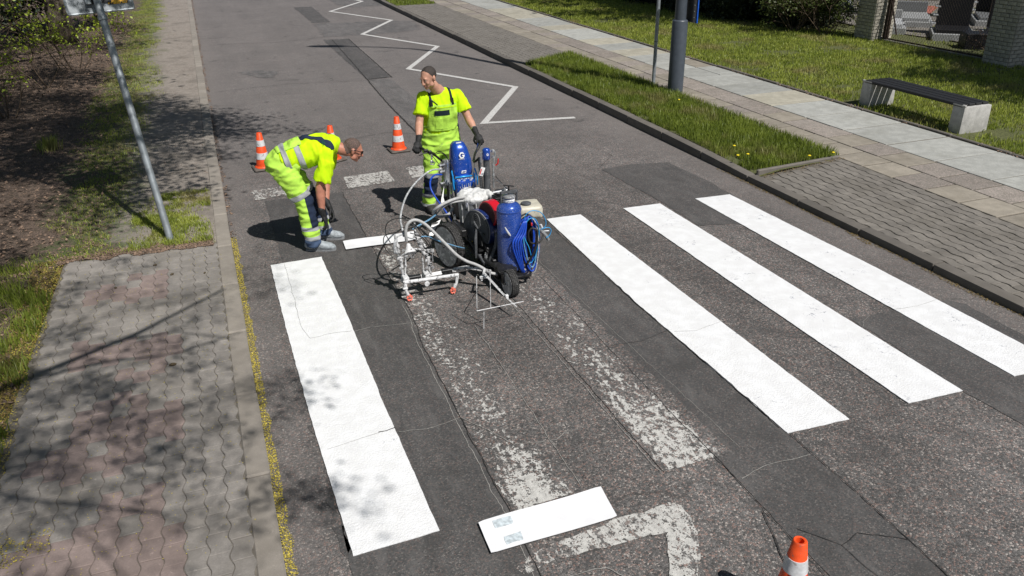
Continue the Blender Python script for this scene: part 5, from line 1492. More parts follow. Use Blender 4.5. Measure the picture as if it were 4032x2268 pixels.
# ---------------------------------------------------------------- man standing at the machine
def standing_man():
    mb = MB()
    P, M = head_shapes(mb, (1.935, 5.035, 1.578), (-0.80, -0.52, -0.34), (-0.26, -0.16, 1.0), 1.0)
    capsule(mb, (2.055, 5.115, 1.40), (1.975, 5.065, 1.50), 0.062, 0.057)
    capsule(mb, (2.07, 5.14, 1.385), (2.055, 5.12, 1.42), 0.080, 0.064)
    # core under the clothes
    A = (1, 0.04, 0)
    mb.loft([((2.07, 5.20, .82), .12, .09, A), ((2.07, 5.18, 1.0), .12, .08, A), ((2.075, 5.15, 1.22), .135, .085, A), ((2.075, 5.13, 1.34), .13, .07, A), ((2.07, 5.12, 1.40), .06, .05, A)], 20)
    arms = (((1.865, 5.12, 1.345), (1.800, 5.035, 1.090), (1.745, 4.875, .972), (1.702, 4.775, .925)),
            ((2.290, 5.14, 1.335), (2.372, 5.045, 1.085), (2.392, 4.885, .985), (2.400, 4.795, .930)))
    for sh, el, wr, hd in arms:
        capsule(mb, V(sh).lerp(V(el), .15), el, 0.046, 0.044); capsule(mb, el, V(el).lerp(V(wr), .4), 0.045, 0.046); capsule(mb, V(el).lerp(V(wr), .4), wr, 0.046, 0.029)
        capsule(mb, wr, hd, 0.026, 0.020)
    legs = (((1.975, 5.20, .82), (1.930, 5.13, .465), (1.900, 5.235, .10)), ((2.165, 5.20, .82), (2.20, 5.30, .47), (2.205, 5.50, .12)))
    for hp, kn, an in legs:
        capsule(mb, hp, kn, 0.068, 0.048); capsule(mb, kn, an, 0.046, 0.032)
    body = remeshed('person', mb, 0.008, M_SKIN1, None, 2)
    info(body, 'standing man in lime bib overalls gripping the machine handlebar, head turned aside', 'person')
    face_bits(P, M, 1.0, body)
    f, u = M.col[1], M.col[2]
    # hair: behind a line from the temples over the crown
    extract(body, [(P(0, 0.040, 0.092), (f * 0.92 - u * 0.40)), (P(0, -0.02, -0.040), -u * 0.9 + f * 0.45), (P(0, -0.006, 0.0), f * 1.0 - u * 0.85)], 0.0030, 'hair', M_HAIR, body, 0.004,
            keep=lambda c: (c - P(0, 0, 0.02)).length < 0.15 and abs((c - P(0, 0, 0)).dot(M.col[0])) < 0.074)
    # shirt
    ts = MB()
    ts.loft([((2.075, 5.185, .90), .188, .130, A), ((2.075, 5.175, 1.0), .192, .135, A), ((2.078, 5.155, 1.14), .200, .138, A), ((2.078, 5.14, 1.26), .208, .128, A), ((2.078, 5.135, 1.335), .205, .102, A),
             ((2.072, 5.13, 1.385), .135, .078, A), ((2.066, 5.125, 1.412), .078, .066, A)], 28)
    for sh, el, wr, hd in arms:
        e = V(sh).lerp(V(el), 0.66)
        capsule(ts, V(sh) + V((0.02 if sh[0] < 2 else -0.02, 0, 0.005)), V(sh).lerp(V(el), .35), 0.070, 0.070)
        ts.tube([V(sh).lerp(V(el), .2), V(sh).lerp(V(el), .5), e], [0.068, 0.074, 0.080], 20)
    shirt = remeshed('t_shirt', ts, 0.010, M_HIVIS, body, 2, 0.013, 8.5, (1.6, 1.0, 0.6), 3.0)
    # trousers and bib
    tr = MB()
    tr.loft([((2.075, 5.18, 1.04), .200, .140, A), ((2.075, 5.19, .96), .204, .148, A), ((2.078, 5.195, .86), .228, .155, A), ((2.078, 5.20, .78), .236, .150, A), ((2.078, 5.205, .70), .215, .13, A)], 28)
    for hp, kn, an in legs:
        hp, kn, an = V(hp), V(kn), V(an)
        tr.loft([(hp + V((0, 0, .06)), .112, .125, A), (hp.lerp(kn, .3), .112, .118, A), (hp.lerp(kn, .7), .088, .098, A), (kn, .080, .088, A), (kn.lerp(an, .5), .075, .082, A), (an + V((0, 0, -.03)), .076, .084, A)], 24)
    ov = remeshed('overalls', tr, 0.010, M_LIME, body, 2, 0.015, 8.5, (0.7, 0.8, 1.5), 9.0)
    up = V((0, 0, 1)); dn = -up
    # bib over chest: rises from the waist to chest height, front only
    bib = extract(shirt, [((0, 0, 1.275), up), ((0, 0, .985), dn), ((0, 5.10, 0), (0, 1, 0)), ((1.925, 0, 1.2), (-1, 0, 0.10)), ((2.235, 0, 1.2), (1, 0, 0.10))], 0.011, 'bib', M_LIME, body, 0.003,
                  keep=lambda c: 1.86 < c.x < 2.31)
    back = extract(shirt, [((0, 0, 1.22), up), ((0, 0, .985), dn), ((0, 5.19, 0), (0, -1, 0)), ((1.915, 0, 1.2), (-1, 0, 0.2)), ((2.235, 0, 1.2), (1, 0, 0.2))], 0.010, 'back_panel', M_LIME, body, 0.003)
    extract(bib, [((0, 0, 1.215), up), ((0, 0, 1.160), dn), ((1.975, 0, 0), (-1, 0, 0)), ((2.145, 0, 1.19), (1, 0, 0.1))], 0.004, 'pocket_trim', M_STRAP, body)
    extract(bib, [((0, 0, 1.255), up), ((0, 0, 1.243), dn)], 0.003, 'bib_seam', M_HIVIS, body)
    extract(bib, [((0, 0, 1.13), up), ((0, 0, 1.005), dn), ((1.985, 0, 0), (-1, 0, 0)), ((2.11, 0, 0), (1, 0, 0))], 0.003, 'bib_pocket', M_LIME, body)
    # straps from the bib over the shoulders
    for xx, sl in ((1.945, -0.02), (2.185, 0.10)):
        extract(shirt, [((xx - 0.013, 0, 1.30), (-1, 0, -sl)), ((xx + 0.013, 0, 1.30), (1, 0, sl)), ((0, 0, 1.27), dn), ((0, 5.22, 0), (0, 1, 0))], 0.006, 'strap', M_STRAP, body)
        extract(shirt, [((xx - 0.017, 0, 1.30), (-1, 0, -sl)), ((xx + 0.017, 0, 1.30), (1, 0, sl)), ((0, 0, 1.335), up), ((0, 0, 1.262), dn), ((0, 5.13, 0), (0, 1, 0))], 0.014, 'buckle', M_BUCK, body)
        extract(shirt, [((xx - 0.022, 0, 1.26), (-1, 0, 0)), ((xx + 0.022, 0, 1.26), (1, 0, 0)), ((0, 0, 1.285), up), ((0, 0, 1.235), dn), ((0, 5.13, 0), (0, 1, 0))], 0.013, 'strap_tab', M_LIME, body)
    MB().tube(spline([(1.943,4.985,1.338), (1.963,4.965,1.321), (2.003,4.985,1.286)], 4), 0.007, 6).build('strap_end', M_STRAP, body)
    # side band hanging at the hip, the back of the jacket seen behind the arm
    extract(shirt, [((0, 0, 1.16), up), ((0, 0, 1.105), dn), ((2.235, 0, 0), (-1, 0, 0))], 0.006, 'reflective_band', M_REFL, body)
    extract(ov, [((0, 0, 1.005), up), ((0, 0, 0.935), dn), ((2.245, 0, 0), (-1, 0, 0)), ((0, 5.16, 0), (0, -1, 0))], 0.012, 'reflective_band', M_REFL, body)
    pk = MB().ell((2.262, 5.19, .985), (0.030, 0.065, 0.045), None, 14, 10); pk.build('side_pouch', M_STRAP, body)
    extract(ov, [((0, 0, .992), up), ((0, 0, .968), dn)], 0.003, 'waistband', M_LIME, body)
    # legs: reflective, navy knee, reflective, lime, reflective, on both
    for i, (hp, kn, an) in enumerate(legs):
        hp, kn, an = V(hp), V(kn), V(an)
        side = (lambda c: c.x < 2.07) if i == 0 else (lambda c: c.x >= 2.07)
        ax1 = (kn - hp).normalized(); ax2 = (an - kn).normalized()
        def band(z1, z0, nm, mt, off=0.003, extra=(), kp=side):
            extract(ov, [((0, 0, z1), up), ((0, 0, z0), dn)] + list(extra), off, nm, mt, body, keep=lambda c: kp(c) and c.z < 0.75)
        band(.500, .445, 'reflective_band', M_REFL)
        band(.445, .235, 'knee_patch', M_NAVY, 0.0035, [((0, kn.y + .03, 0), (0, 1, 0))])
        band(.235, .190, 'reflective_band', M_REFL)
        band(.105, .070, 'reflective_band', M_REFL)
        band(.070, .020, 'trouser_hem', M_NAVY)
    shoe((1.895, 5.31, 0), (1.915, 5.03, 0), M_SHOED, M_SHOED, body)
    shoe((2.21, 5.58, 0), (2.22, 5.30, 0), M_SHOED, M_SHOED, body)
    for i, (sh, el, wr, hd) in enumerate(arms):
        hand('glove', wr, hd, (1, 0.25, -0.15) if i == 0 else (-1, 0.25, -0.15), 0.85, M_GLOVE, body, right=(i == 1), thumb_curl=0.9, s=1.05)
    watch(body, V(arms[1][1]).lerp(V(arms[1][2]), .84), V(arms[1][2]) - V(arms[1][1]), 0.031)
    return body
standing_man()

# ---------------------------------------------------------------- man bending down
def bending_man():
    mb = MB()
    fw, upv = (0.905, -0.05, -0.425), (0.42, 0.0, 0.905)
    P, M = head_shapes(mb, (0.985, 4.66, 0.985), fw, upv, 1.02)
    capsule(mb, (0.80, 4.675, 1.035), (0.925, 4.66, 0.985), 0.068, 0.061)
    Y = (0, 1, 0)
    mb.loft([((.22, 4.665, .93), .10, .08, Y), ((.38, 4.67, .97), .12, .10, Y), ((.60, 4.675, 1.03), .14, .10, Y), ((.76, 4.675, 1.05), .13, .08, Y), ((.83, 4.675, 1.045), .06, .05, Y)], 20)
    arms = (((.705, 4.485, .985), (.588, 4.46, .690), (.577, 4.435, .440), (.600, 4.440, .350)),
            ((.800, 4.855, 1.02), (.705, 4.82, .720), (.660, 4.66, .465), (.690, 4.600, .375)))
    for sh, el, wr, hd in arms:
        capsule(mb, V(sh).lerp(V(el), .2), el, 0.050, 0.046); capsule(mb, el, V(el).lerp(V(wr), .35), 0.046, 0.047); capsule(mb, V(el).lerp(V(wr), .35), wr, 0.047, 0.030); capsule(mb, wr, hd, 0.028, 0.02)
    legs = (((.275, 4.56, .865), (.425, 4.525, .515), (.465, 4.495, .10)), ((.31, 4.77, .865), (.525, 4.79, .49), (.625, 4.775, .10)))
    for hp, kn, an in legs:
        capsule(mb, hp, kn, 0.074, 0.052); capsule(mb, kn, an, 0.050, 0.034)
    body = remeshed('person', mb, 0.008, M_SKIN2, None, 2)
    info(body, 'man in dark glasses and navy crossed braces bending down towards the road', 'person')
    face_bits(P, M, 1.02, body)
    f, u = M.col[1], M.col[2]
    extract(body, [(P(0, 0.050, 0.085), (f * 0.90 - u * 0.42)), (P(0, -0.02, -0.030), -u * 0.9 + f * 0.45), (P(0, 0.000, 0.0), f * 1.0 - u * 0.85)], 0.0020, 'hair', M_HAIR2, body, 0.003,
            keep=lambda c: (c - P(0, -0.005, 0.035)).length < 0.112 and abs((c - P(0, 0, 0)).dot(M.col[0])) < 0.0755)
    sg = MB()
    for sx in (-1, 1):
        sg.ell(P(sx * 0.031, 0.096, 0.012), (0.029, 0.007, 0.019), M, 14, 8)
        sg.tube([P(sx * 0.060, 0.088, 0.018), P(sx * 0.074, 0.06, 0.019), P(sx * 0.083, 0.0, 0.016), P(sx * 0.082, -0.022, 0.004)], 0.0042, 6)
    sg.tube([P(-0.012, 0.108, 0.018), P(0.012, 0.108, 0.018)], 0.004, 6)
    sg.build('sunglasses', M_LENS, body)
    ts = MB()
    ts.loft([((.255, 4.665, .955), .175, .118, Y), ((.36, 4.665, .985), .180, .140, Y), ((.50, 4.67, 1.005), .182, .158, Y), ((.64, 4.675, 1.035), .192, .150, Y), ((.745, 4.675, 1.055), .185, .122, Y),
             ((.805, 4.675, 1.055), .12, .098, Y), ((.845, 4.672, 1.04), .078, .074, Y)], 28)
    for sh, el, wr, hd in arms:
        sh, el = V(sh), V(el); e = sh.lerp(el, 0.80); inn = V((-.01, 0.03 if sh.y < 4.67 else -.03, .02))
        capsule(ts, sh + inn, sh.lerp(el, .3), 0.080, 0.078)
        ts.tube([sh.lerp(el, .1), sh.lerp(el, .45), e], [0.078, 0.086, 0.090], 20)
    shirt = remeshed('t_shirt', ts, 0.010, M_HIVIS, body, 2, 0.014, 9.0, (1.5, 0.8, 0.7), 13.0)
    tr = MB()
    tr.loft([((.42, 4.668, .955), .168, .128, Y), ((.34, 4.668, .955), .182, .148, Y), ((.26, 4.668, .925), .192, .150, Y), ((.20, 4.668, .885), .180, .130, Y), ((.18, 4.668, .84), .15, .09, Y)], 28)
    capsule(tr, (.235, 4.58, .90), (.30, 4.57, .84), 0.105, 0.105); capsule(tr, (.235, 4.76, .90), (.32, 4.77, .84), 0.105, 0.105)
    for hp, kn, an in legs:
        hp, kn, an = V(hp), V(kn), V(an)
        tr.loft([(hp, .105, .120, Y), (hp.lerp(kn, .35), .100, .112, Y), (hp.lerp(kn, .75), .088, .098, Y), (kn, .080, .090, Y), (kn.lerp(an, .35), .076, .088, Y), (kn.lerp(an, .75), .074, .084, Y), (an + V((-.005, 0, -.035)), .074, .084, Y)], 24)
    ov = remeshed('overalls', tr, 0.010, M_LIME, body, 2, 0.017, 8.5, (0.7, 0.8, 1.5), 21.0)
    t = V((.95, 0, .24)).normalized()          # along the back
    # high back of the overalls over the lower back, then crossed braces
    extract(shirt, [((.50, 0, 1.0), t), ((.24, 0, .95), -t), ((0, 0, .985), (0.30, 0, -1)), ((0, 4.545, 0), (-.32, -1, 0)), ((0, 4.80, 0), (-.32, 1, 0))], 0.013, 'back_panel', M_LIME, body, 0.004)
    extract(shirt, [((.335, 0, .97), t), ((.285, 0, .96), -t)], 0.016, 'reflective_band', M_REFL, body)
    extract(shirt, [((.470, 0, 1.0), t), ((.415, 0, .99), -t)], 0.0045, 'reflective_band', M_REFL, body, keep=lambda c: c.z > 0.82)
    for sgn_ in (-1, 1):
        d_ = V((.95, sgn_ * 0.56, .24)).normalized(); n_ = V((-d_.y, d_.x, 0)).normalized(); c_ = V((.47, 4.672, 1.1))
        extract(shirt, [(c_ + n_ * 0.024, n_), (c_ - n_ * 0.024, -n_), ((.43, 0, 1.1), -t), ((0, 0, 1.055 if sgn_ < 0 else 1.04), (0, 0, -1)), ((.825, 0, 1.0), (1, 0, 0))], 0.009, 'brace', M_NAVY, body,
                keep=lambda c: (c.y - 4.672) * sgn_ > -0.06)
    extract(shirt, [((.50, 0, 1.0), t), ((.405, 0, 1.0), -t), ((0, 4.735, 0), (0, 1, 0)), ((0, 4.61, 0), (0, -1, 0)), ((0, 0, 1.06), (0, 0, -1))], 0.012, 'brace_patch', M_GREEN, body)
    # lettering on the shoulder
    tx = bpy.data.curves.new('lettering', 'FONT'); tx.body = 'NIE'; tx.size = 0.045; tx.extrude = 0.0006
    to = bpy.data.objects.new('tmp', tx); COL.objects.link(to); dg = bpy.context.evaluated_depsgraph_get(); dg.update()
    lm_ = bpy.data.meshes.new_from_object(to.evaluated_get(dg)); bpy.data.objects.remove(to)
    lm_.materials.clear(); lo = finish('lettering', lm_, M_GREEN, body)
    lo.matrix_world = Matrix.Translation((.655, 4.535, 1.145)) @ Matrix(((.30, .90, -.1, 0), (-.72, .12, -.55, 0), (-.45, .38, .82, 0), (0, 0, 0, 1)))
    for i, (hp, kn, an) in enumerate(legs):
        hp, kn, an = V(hp), V(kn), V(an); kp = (lambda c: c.y < 4.665) if i == 0 else (lambda c: c.y >= 4.665)
        a1 = (kn - hp).normalized(); a2 = (an - kn).normalized()
        def band(src_a, p1, p0, nm, mt, off=0.003, extra=(), lim=(0, 2)):
            extract(ov, [(p1, -src_a), (p0, src_a)] + list(extra), off, nm, mt, body, keep=lambda c: kp(c) and lim[0] < c.z < lim[1])
        q = hp.lerp(kn, .66)
        band(a1, q, q + a1 * .055, 'reflective_band', M_REFL, .003, (), (0.35, .80))
        # navy front of the knee and shin
        extract(ov, [(q + a1 * .055, -a1), ((0, 0, .275), (0, 0, -1)), ((q.x + .045, 0, .62), (-1, 0, -0.12))], 0.004, 'knee_patch', M_NAVY, body, keep=lambda c: kp(c) and c.z < .72)
        extract(ov, [((0, 0, .285), (0, 0, 1)), ((0, 0, .240), (0, 0, -1))], 0.003, 'reflective_band', M_REFL, body, keep=kp)
        extract(ov, [((0, 0, .180), (0, 0, 1)), ((0, 0, .142), (0, 0, -1))], 0.003, 'reflective_band', M_REFL, body, keep=kp)
        extract(ov, [((0, 0, .142), (0, 0, 1)), ((0, 0, .0), (0, 0, -1))], 0.003, 'trouser_hem', M_NAVYD, body, keep=kp)
    shoe((.385, 4.53, 0), (.675, 4.435, 0), M_SHOE, M_SOLE, body)
    shoe((.545, 4.79, 0), (.815, 4.72, 0), M_SHOE, M_SOLE, body)
    hand('glove', arms[0][2], arms[0][3], (0.25, 1, 0.1), 0.30, M_GLOVE, body, right=False, thumb_curl=0.3, s=1.05, curls=[.20, .32, .42, .5])
    hand('glove', arms[1][2], arms[1][3], (0.25, -1, 0.1), 0.35, M_GLOVE, body, right=True, thumb_curl=0.3, s=1.05)
    return body
bending_man()


# ================================================================== LINE STRIPING MACHINE
def enamel(name, col, rough=0.25, spots=0.22, sc=55, coat=0.5):
    return plain(name, col, rough, 0.25, 0.10, 8, spot=(0.45, 0.47, 0.50), spots=spots, spotscale=sc, coat=coat)
M_GBLUE = enamel('metallic blue enamel with paint dust', (0.010, 0.065, 0.38), 0.24, 0.19, 90)
M_TANK = enamel('blue pressure tank enamel, spattered', (0.012, 0.060, 0.33), 0.28, 0.17, 34)
def m_tank():
    m, t, p = newmat('blue pressure tank enamel, dusted white low on its working side')
    v = t.pos(); X = t.xyz(v)
    c = t.mix(t.rng(t.noise(v, 8, 4), 0.3, 0.7), (0.010, 0.050, 0.28), (0.014, 0.072, 0.38))
    low = t.m('ADD', t.rng(X[2], 0.62, 0.16), t.rng(X[0], 2.09, 1.98))
    dust = t.m('ADD', t.noise(v, 210.0, 4, 0.75), t.m('MULTIPLY', low, 0.055))
    c = t.mix(t.m('MULTIPLY', t.rng(dust, 0.59, 0.65), 0.75), c, (0.42, 0.44, 0.47))
    chip = t.rng(t.noise(v, 42.0, 5, 0.65), 0.665, 0.69)
    c = t.mix(chip, c, (0.55, 0.57, 0.60))
    t.set(p.inputs['Base Color'], c)
    t.set(p.inputs['Roughness'], t.rng(dust, 0.5, 0.62, 0.25, 0.65)); p.inputs['Metallic'].default_value = 0.2
    p.inputs['Coat Weight'].default_value = 0.3
    return m
M_TANK = m_tank()
M_DBLUE = enamel('dark blue guard', (0.015, 0.035, 0.16), 0.4, 0.15, 80)
M_LBLUE = plain('light blue anodised trim', (0.02, 0.30, 0.72), 0.3, 0.3)
M_BUCKET = plain('bucket side streaked with paint', (0.36, 0.365, 0.37), 0.6, 0, 0.3, 12, spot=(0.10, 0.10, 0.10), spots=0.36, spotscale=14)
M_GREYG = plain('dusty grey plastic guard', (0.070, 0.074, 0.080), 0.7, 0, 0.25, 12, spot=(0.30, 0.31, 0.32), spots=0.20, spotscale=70)
M_GREYL = plain('light grey grille', (0.24, 0.245, 0.25), 0.6, 0, 0.2, 20)
M_BLK = plain('black greasy metal', (0.020, 0.020, 0.021), 0.45, 0.2, 0.4, 30, spot=(0.22, 0.22, 0.23), spots=0.14, spotscale=60)
M_ALU = plain('spattered aluminium', (0.42, 0.43, 0.44), 0.4, 0.7, 0.2, 20, spot=(0.75, 0.75, 0.76), spots=0.28, spotscale=50)
M_WPAINT = plain('metal caked in white paint', (0.62, 0.62, 0.62), 0.55, 0, 0.15, 25, bump=0.7, bscale=70, spot=(0.14, 0.14, 0.14), spots=0.30, spotscale=38)
M_WCLOTH = plain('cloth soaked in white paint', (0.60, 0.60, 0.59), 0.6, 0, 0.18, 18, bump=1.0, bscale=40, spot=(0.25, 0.25, 0.25), spots=0.20, spotscale=22)
M_GUN = plain('gun metal crusted with white paint', (0.50, 0.50, 0.50), 0.6, 0.1, 0.2, 30, bump=0.8, bscale=80, spot=(0.10, 0.10, 0.10), spots=0.42, spotscale=42)
M_HOSEG = plain('grey paint hose', (0.34, 0.35, 0.36), 0.6, 0, 0.15, 30, spot=(0.66, 0.66, 0.66), spots=0.32, spotscale=45)
M_HOSEW = plain('hose caked in white paint', (0.42, 0.42, 0.415), 0.65, 0, 0.15, 30, bump=0.5, bscale=60, spot=(0.17, 0.17, 0.17), spots=0.22, spotscale=30)
M_HOSEB = plain('blue hose', (0.010, 0.060, 0.42), 0.4, 0, 0.15, 30, spot=(0.4, 0.5, 0.7), spots=0.12, spotscale=50)
M_HOSEP = plain('pale blue hose', (0.10, 0.26, 0.42), 0.5, 0, 0.2, 30, spot=(0.5, 0.52, 0.55), spots=0.3, spotscale=50)
M_HOSEC = plain('thin bright blue tube', (0.02, 0.30, 0.62), 0.35)
M_BLACK = plain('black rubber cable', (0.012, 0.012, 0.012), 0.55)
M_RED = plain('red guard enamel', (0.50, 0.008, 0.018), 0.25, 0, 0.12, 12, coat=0.5, spot=(0.5, 0.4, 0.4), spots=0.08, spotscale=60)
M_REDM = plain('perforated dark red guard mesh', (0.085, 0.030, 0.032), 0.7, 0, 0.4, 120)
M_BEIGE = plain('cream fuel tank plastic', (0.52, 0.49, 0.40), 0.45, 0, 0.12, 14, spot=(0.22, 0.18, 0.12), spots=0.14, spotscale=30)
M_TYRE = plain('dusty tyre rubber', (0.035, 0.034, 0.033), 0.85, 0, 0.35, 25, spot=(0.30, 0.30, 0.30), spots=0.18, spotscale=60)
M_RIM = plain('rim dusted with white paint', (0.36, 0.365, 0.37), 0.6, 0, 0.28, 16, spot=(0.64, 0.64, 0.64), spots=0.36, spotscale=24)
M_PINK = plain('orange pink nozzle guard', (0.78, 0.17, 0.11), 0.5, 0, 0.15, 40, spot=(0.85, 0.6, 0.55), spots=0.2, spotscale=80)
M_WHITE = plain('white label', (0.78, 0.78, 0.78), 0.5)
M_REDL = plain('red print', (0.60, 0.02, 0.02), 0.5)
M_YEL = plain('yellow warning label', (0.75, 0.50, 0.02), 0.5)
M_SIGNW = plain('white barrier board', (0.72, 0.72, 0.71), 0.5, 0, 0.08, 15)

mach = empty('line_striping_machine', (2.05, 3.7, 0), 'blue walk behind road striping machine with pressure tank, hoses and white paint guns', 'striping machine')
def part(mb, name, mat, smooth=40, parent=None):
    return mb.build(name, mat, parent or mach, smooth)

# ---- wheels
def wheel(c, r, w, axis=(1, 0, 0), tread=26, face=-1):
    c = V(c); ax = V(axis).normalized()
    root_o = part(MB().lathe(c, [(r * .62, -w / 2), (r * .90, -w / 2), (r * .975, -w * .40), (r * .985, -w * .05), (r * .985, w * .05), (r * .975, w * .40), (r * .90, w / 2), (r * .62, w / 2)], 40, ax), 'tyre', M_TYRE, 50)
    u, v = perp(ax); mb = MB()
    for k in range(tread):
        a = 2 * PI * k / tread
        for j, xo in enumerate((-0.36, -0.12, 0.12, 0.36)):
            aa = a + (PI / tread if j % 2 else 0); q = c + ax * w * xo + (u * math.cos(aa) + v * math.sin(aa)) * r * .99
            rd_ = (u * math.cos(aa) + v * math.sin(aa)); tn = ax.cross(rd_)
            mb.box(q, (w * 0.19, 2 * PI * r / tread * 0.72, 0.007), Matrix((ax, tn, rd_)).transposed())
    mb.build('tread', M_TYRE, root_o, None)
    MB().lathe(c, [(r * .72, face * w * .505), (r * .885, face * w * .512), (r * .885, face * w * .49), (r * .72, face * w * .49)], 40, ax).build('sidewall_dust', M_RIM, root_o, 50)
    hub = MB().lathe(c, [(0.02, face * w * .62), (r * .16, face * w * .60), (r * .18, face * w * .40), (r * .26, face * w * .36), (r * .30, face * w * .30), (r * .56, face * w * .30), (r * .64, face * w * .50), (r * .67, face * w * .52), (r * .67, -face * w * .4), (0.02, -face * w * .4)], 36, ax)
    hub.build('rim', M_RIM, root_o, 40)
wheel((1.660, 3.57, 0.226), 0.226, 0.080, (1, 0.30, 0), 34)
wheel((2.48, 3.60, 0.226), 0.226, 0.080, (1, 0.20, 0), 34, face=1)
wheel((1.995, 2.74, 0.124), 0.124, 0.075, (1, 0.10, 0), 18)
# fork of the front wheel
mb = MB()
for s_ in (-1, 1):
    mb.box((1.995 + s_ * 0.052, 2.80, 0.15), (0.010, 0.06, 0.10), bev=0.003)
mb.box((2.0, 2.90, 0.215), (0.16, 0.22, 0.03), bev=0.004)
mb.box((2.02, 2.93, 0.16), (0.20, 0.10, 0.09), bev=0.008)
mb.cyl((1.93, 2.74, .124), (2.06, 2.74, .124), 0.010, n=8)
part(mb, 'fork', M_BLK)
# ---- frame
mb = MB()
for x in (1.86, 2.30):
    mb.tube([(x, 4.28, 0.36), (x, 3.9, 0.22), (x, 3.3, 0.20), (x + (2.05 - x) * .35, 2.92, 0.22)], 0.020, 10)
for y in (4.1, 3.6, 3.25): mb.cyl((1.86, y, .22), (2.30, y, .22), 0.018, n=10)
mb.cyl((1.60, 3.57, .226), (2.54, 3.57, .226), 0.016, n=10)
mb.box((2.08, 3.52, 0.275), (0.46, 0.62, 0.018), bev=0.004)
mb.box((2.06, 3.0, 0.115), (0.30, 0.30, 0.016), bev=0.004)
mb.tube([(1.93, 2.93, .20), (2.0, 2.86, .12), (2.25, 2.88, .10), (2.32, 3.05, .12)], 0.014, 8)
for x in (1.89, 2.26): mb.tube([(x, 4.28, 0.34), (x, 4.32, 0.60), (x, 4.36, 0.84)], 0.017, 10)
part(mb, 'frame', M_BLK)
mb = MB()
mb.tube([(1.88, 3.42, .50), (1.97, 3.2, .28), (2.03, 3.02, .17)], 0.012, 8); mb.tube([(2.003,3.100,0.484), (1.995,3.120,0.353), (1.923,3.120,0.175)], 0.019, 8)
mb.tube([(1.863,3.750,0.291), (1.852,3.400,0.267), (1.873,3.100,0.191)], 0.014, 8)
part(mb, 'brace', M_GREYG)

# ---- pressure tank with clamp lid
tc = V((2.095, 3.02, 0))
tank = part(MB().lathe(tc, [(0.02, .125), (.085, .128), (.108, .150), (.113, .170), (.113, .735), (.108, .765), (.085, .790), (.055, .803), (.052, .845), (.050, .850)], 40), 'pressure_tank', M_TANK, 50)
MB().lathe(tc, [(.1135, .725), (.1165, .730), (.1165, .738), (.1135, .743)], 40).build('weld_seam', M_TANK, tank, 50)
MB().lathe(tc, [(.0535, .810), (.0545, .811), (.0545, .840), (.0535, .841)], 30).build('label', M_WHITE, tank, 50)
for k in range(7):
    a = -PI / 2 + (k - 3) * 0.16 - 0.15
    MB().box(tc + V((math.cos(a) * .0548, math.sin(a) * .0548, .826 + (k % 3 - 1) * .004)), (0.005, 0.0012, 0.010 if k % 2 else 0.007), Matrix.Rotation(a + PI / 2, 3, 'Z')).build('print', M_DBLUE, tank)
lid = part(MB().lathe(tc, [(.058, .850), (.062, .853), (.062, .866), (.050, .874), (.02, .879), (.005, .880)], 30), 'tank_lid', M_ALU, 50)
mb = MB(); mb.box(tc + V((0, 0, .905)), (.165, .028, .016), bev=.003)
for s_ in (-1, 1): mb.box(tc + V((s_ * .076, 0, .858)), (.014, .026, .095), bev=.003)
mb.box(tc + V((0, -.018, .905)), (.165, .006, .026), bev=.001)
mb.build('clamp_bracket', M_GREYG, lid, 30)
mb = MB(); mb.cyl(tc + V((0, 0, .875)), tc + V((0, 0, .955)), .008, n=10); mb.tube([tc + V((-.045, .02, .965)), tc + V((.045, -.02, .955))], .006, 8); mb.lathe(tc + V((0, 0, .90)), [(.013, 0), (.013, .02)], 6)
mb.build('clamp_screw', M_BLK, lid, 30)
mb = MB(); mb.tube(spline([(2.011,2.900,0.611), (2.034,2.900,0.565), (2.064,2.900,0.519)], 4), [.004, .006, .008, .0085, .009, .0095, .009, .008, .004][:9], 8)
mb.build('paint_drip', M_WCLOTH, tank)

# ---- bucket hopper with paint soaked lid
hb = part(MB().lathe((1.985, 3.76, 0), [(.02, .29), (.130, .29), (.142, .40), (.152, .60), (.162, .612), (.162, .632), (.150, .640), (.148, .60)], 36), 'paint_bucket', M_BUCKET, 50)
mb = MB(); mb.lathe((1.985, 3.76, 0), [(.158, .62), (.166, .635), (.160, .655), (.12, .672), (.05, .680), (.01, .682)], 30)
for i in range(9):
    a = i * 0.8; mb.ell((1.985 + .09 * math.cos(a), 3.76 + .09 * math.sin(a), .672), (.055, .045, .024), Matrix.Rotation(a, 3, 'Z'), 12, 8)
mb.tube(spline([(2.10, 3.72, .68), (2.15, 3.64, .66), (2.175, 3.60, .60)], 4), .035, 10)
lidc = remeshed('bucket_cover', mb, 0.010, M_WCLOTH, hb, 2, 0.010, 14, (1, 1, 1), 5.0)
for k in range(3):
    MB().tube([(1.985 + .156 * math.cos(3.6 + k * .5), 3.76 + .156 * math.sin(3.6 + k * .5), .61), (1.985 + .15 * math.cos(3.6 + k * .5), 3.76 + .15 * math.sin(3.6 + k * .5), .40 + .05 * k)], .006, 6).build('paint_run', M_WCLOTH, hb)

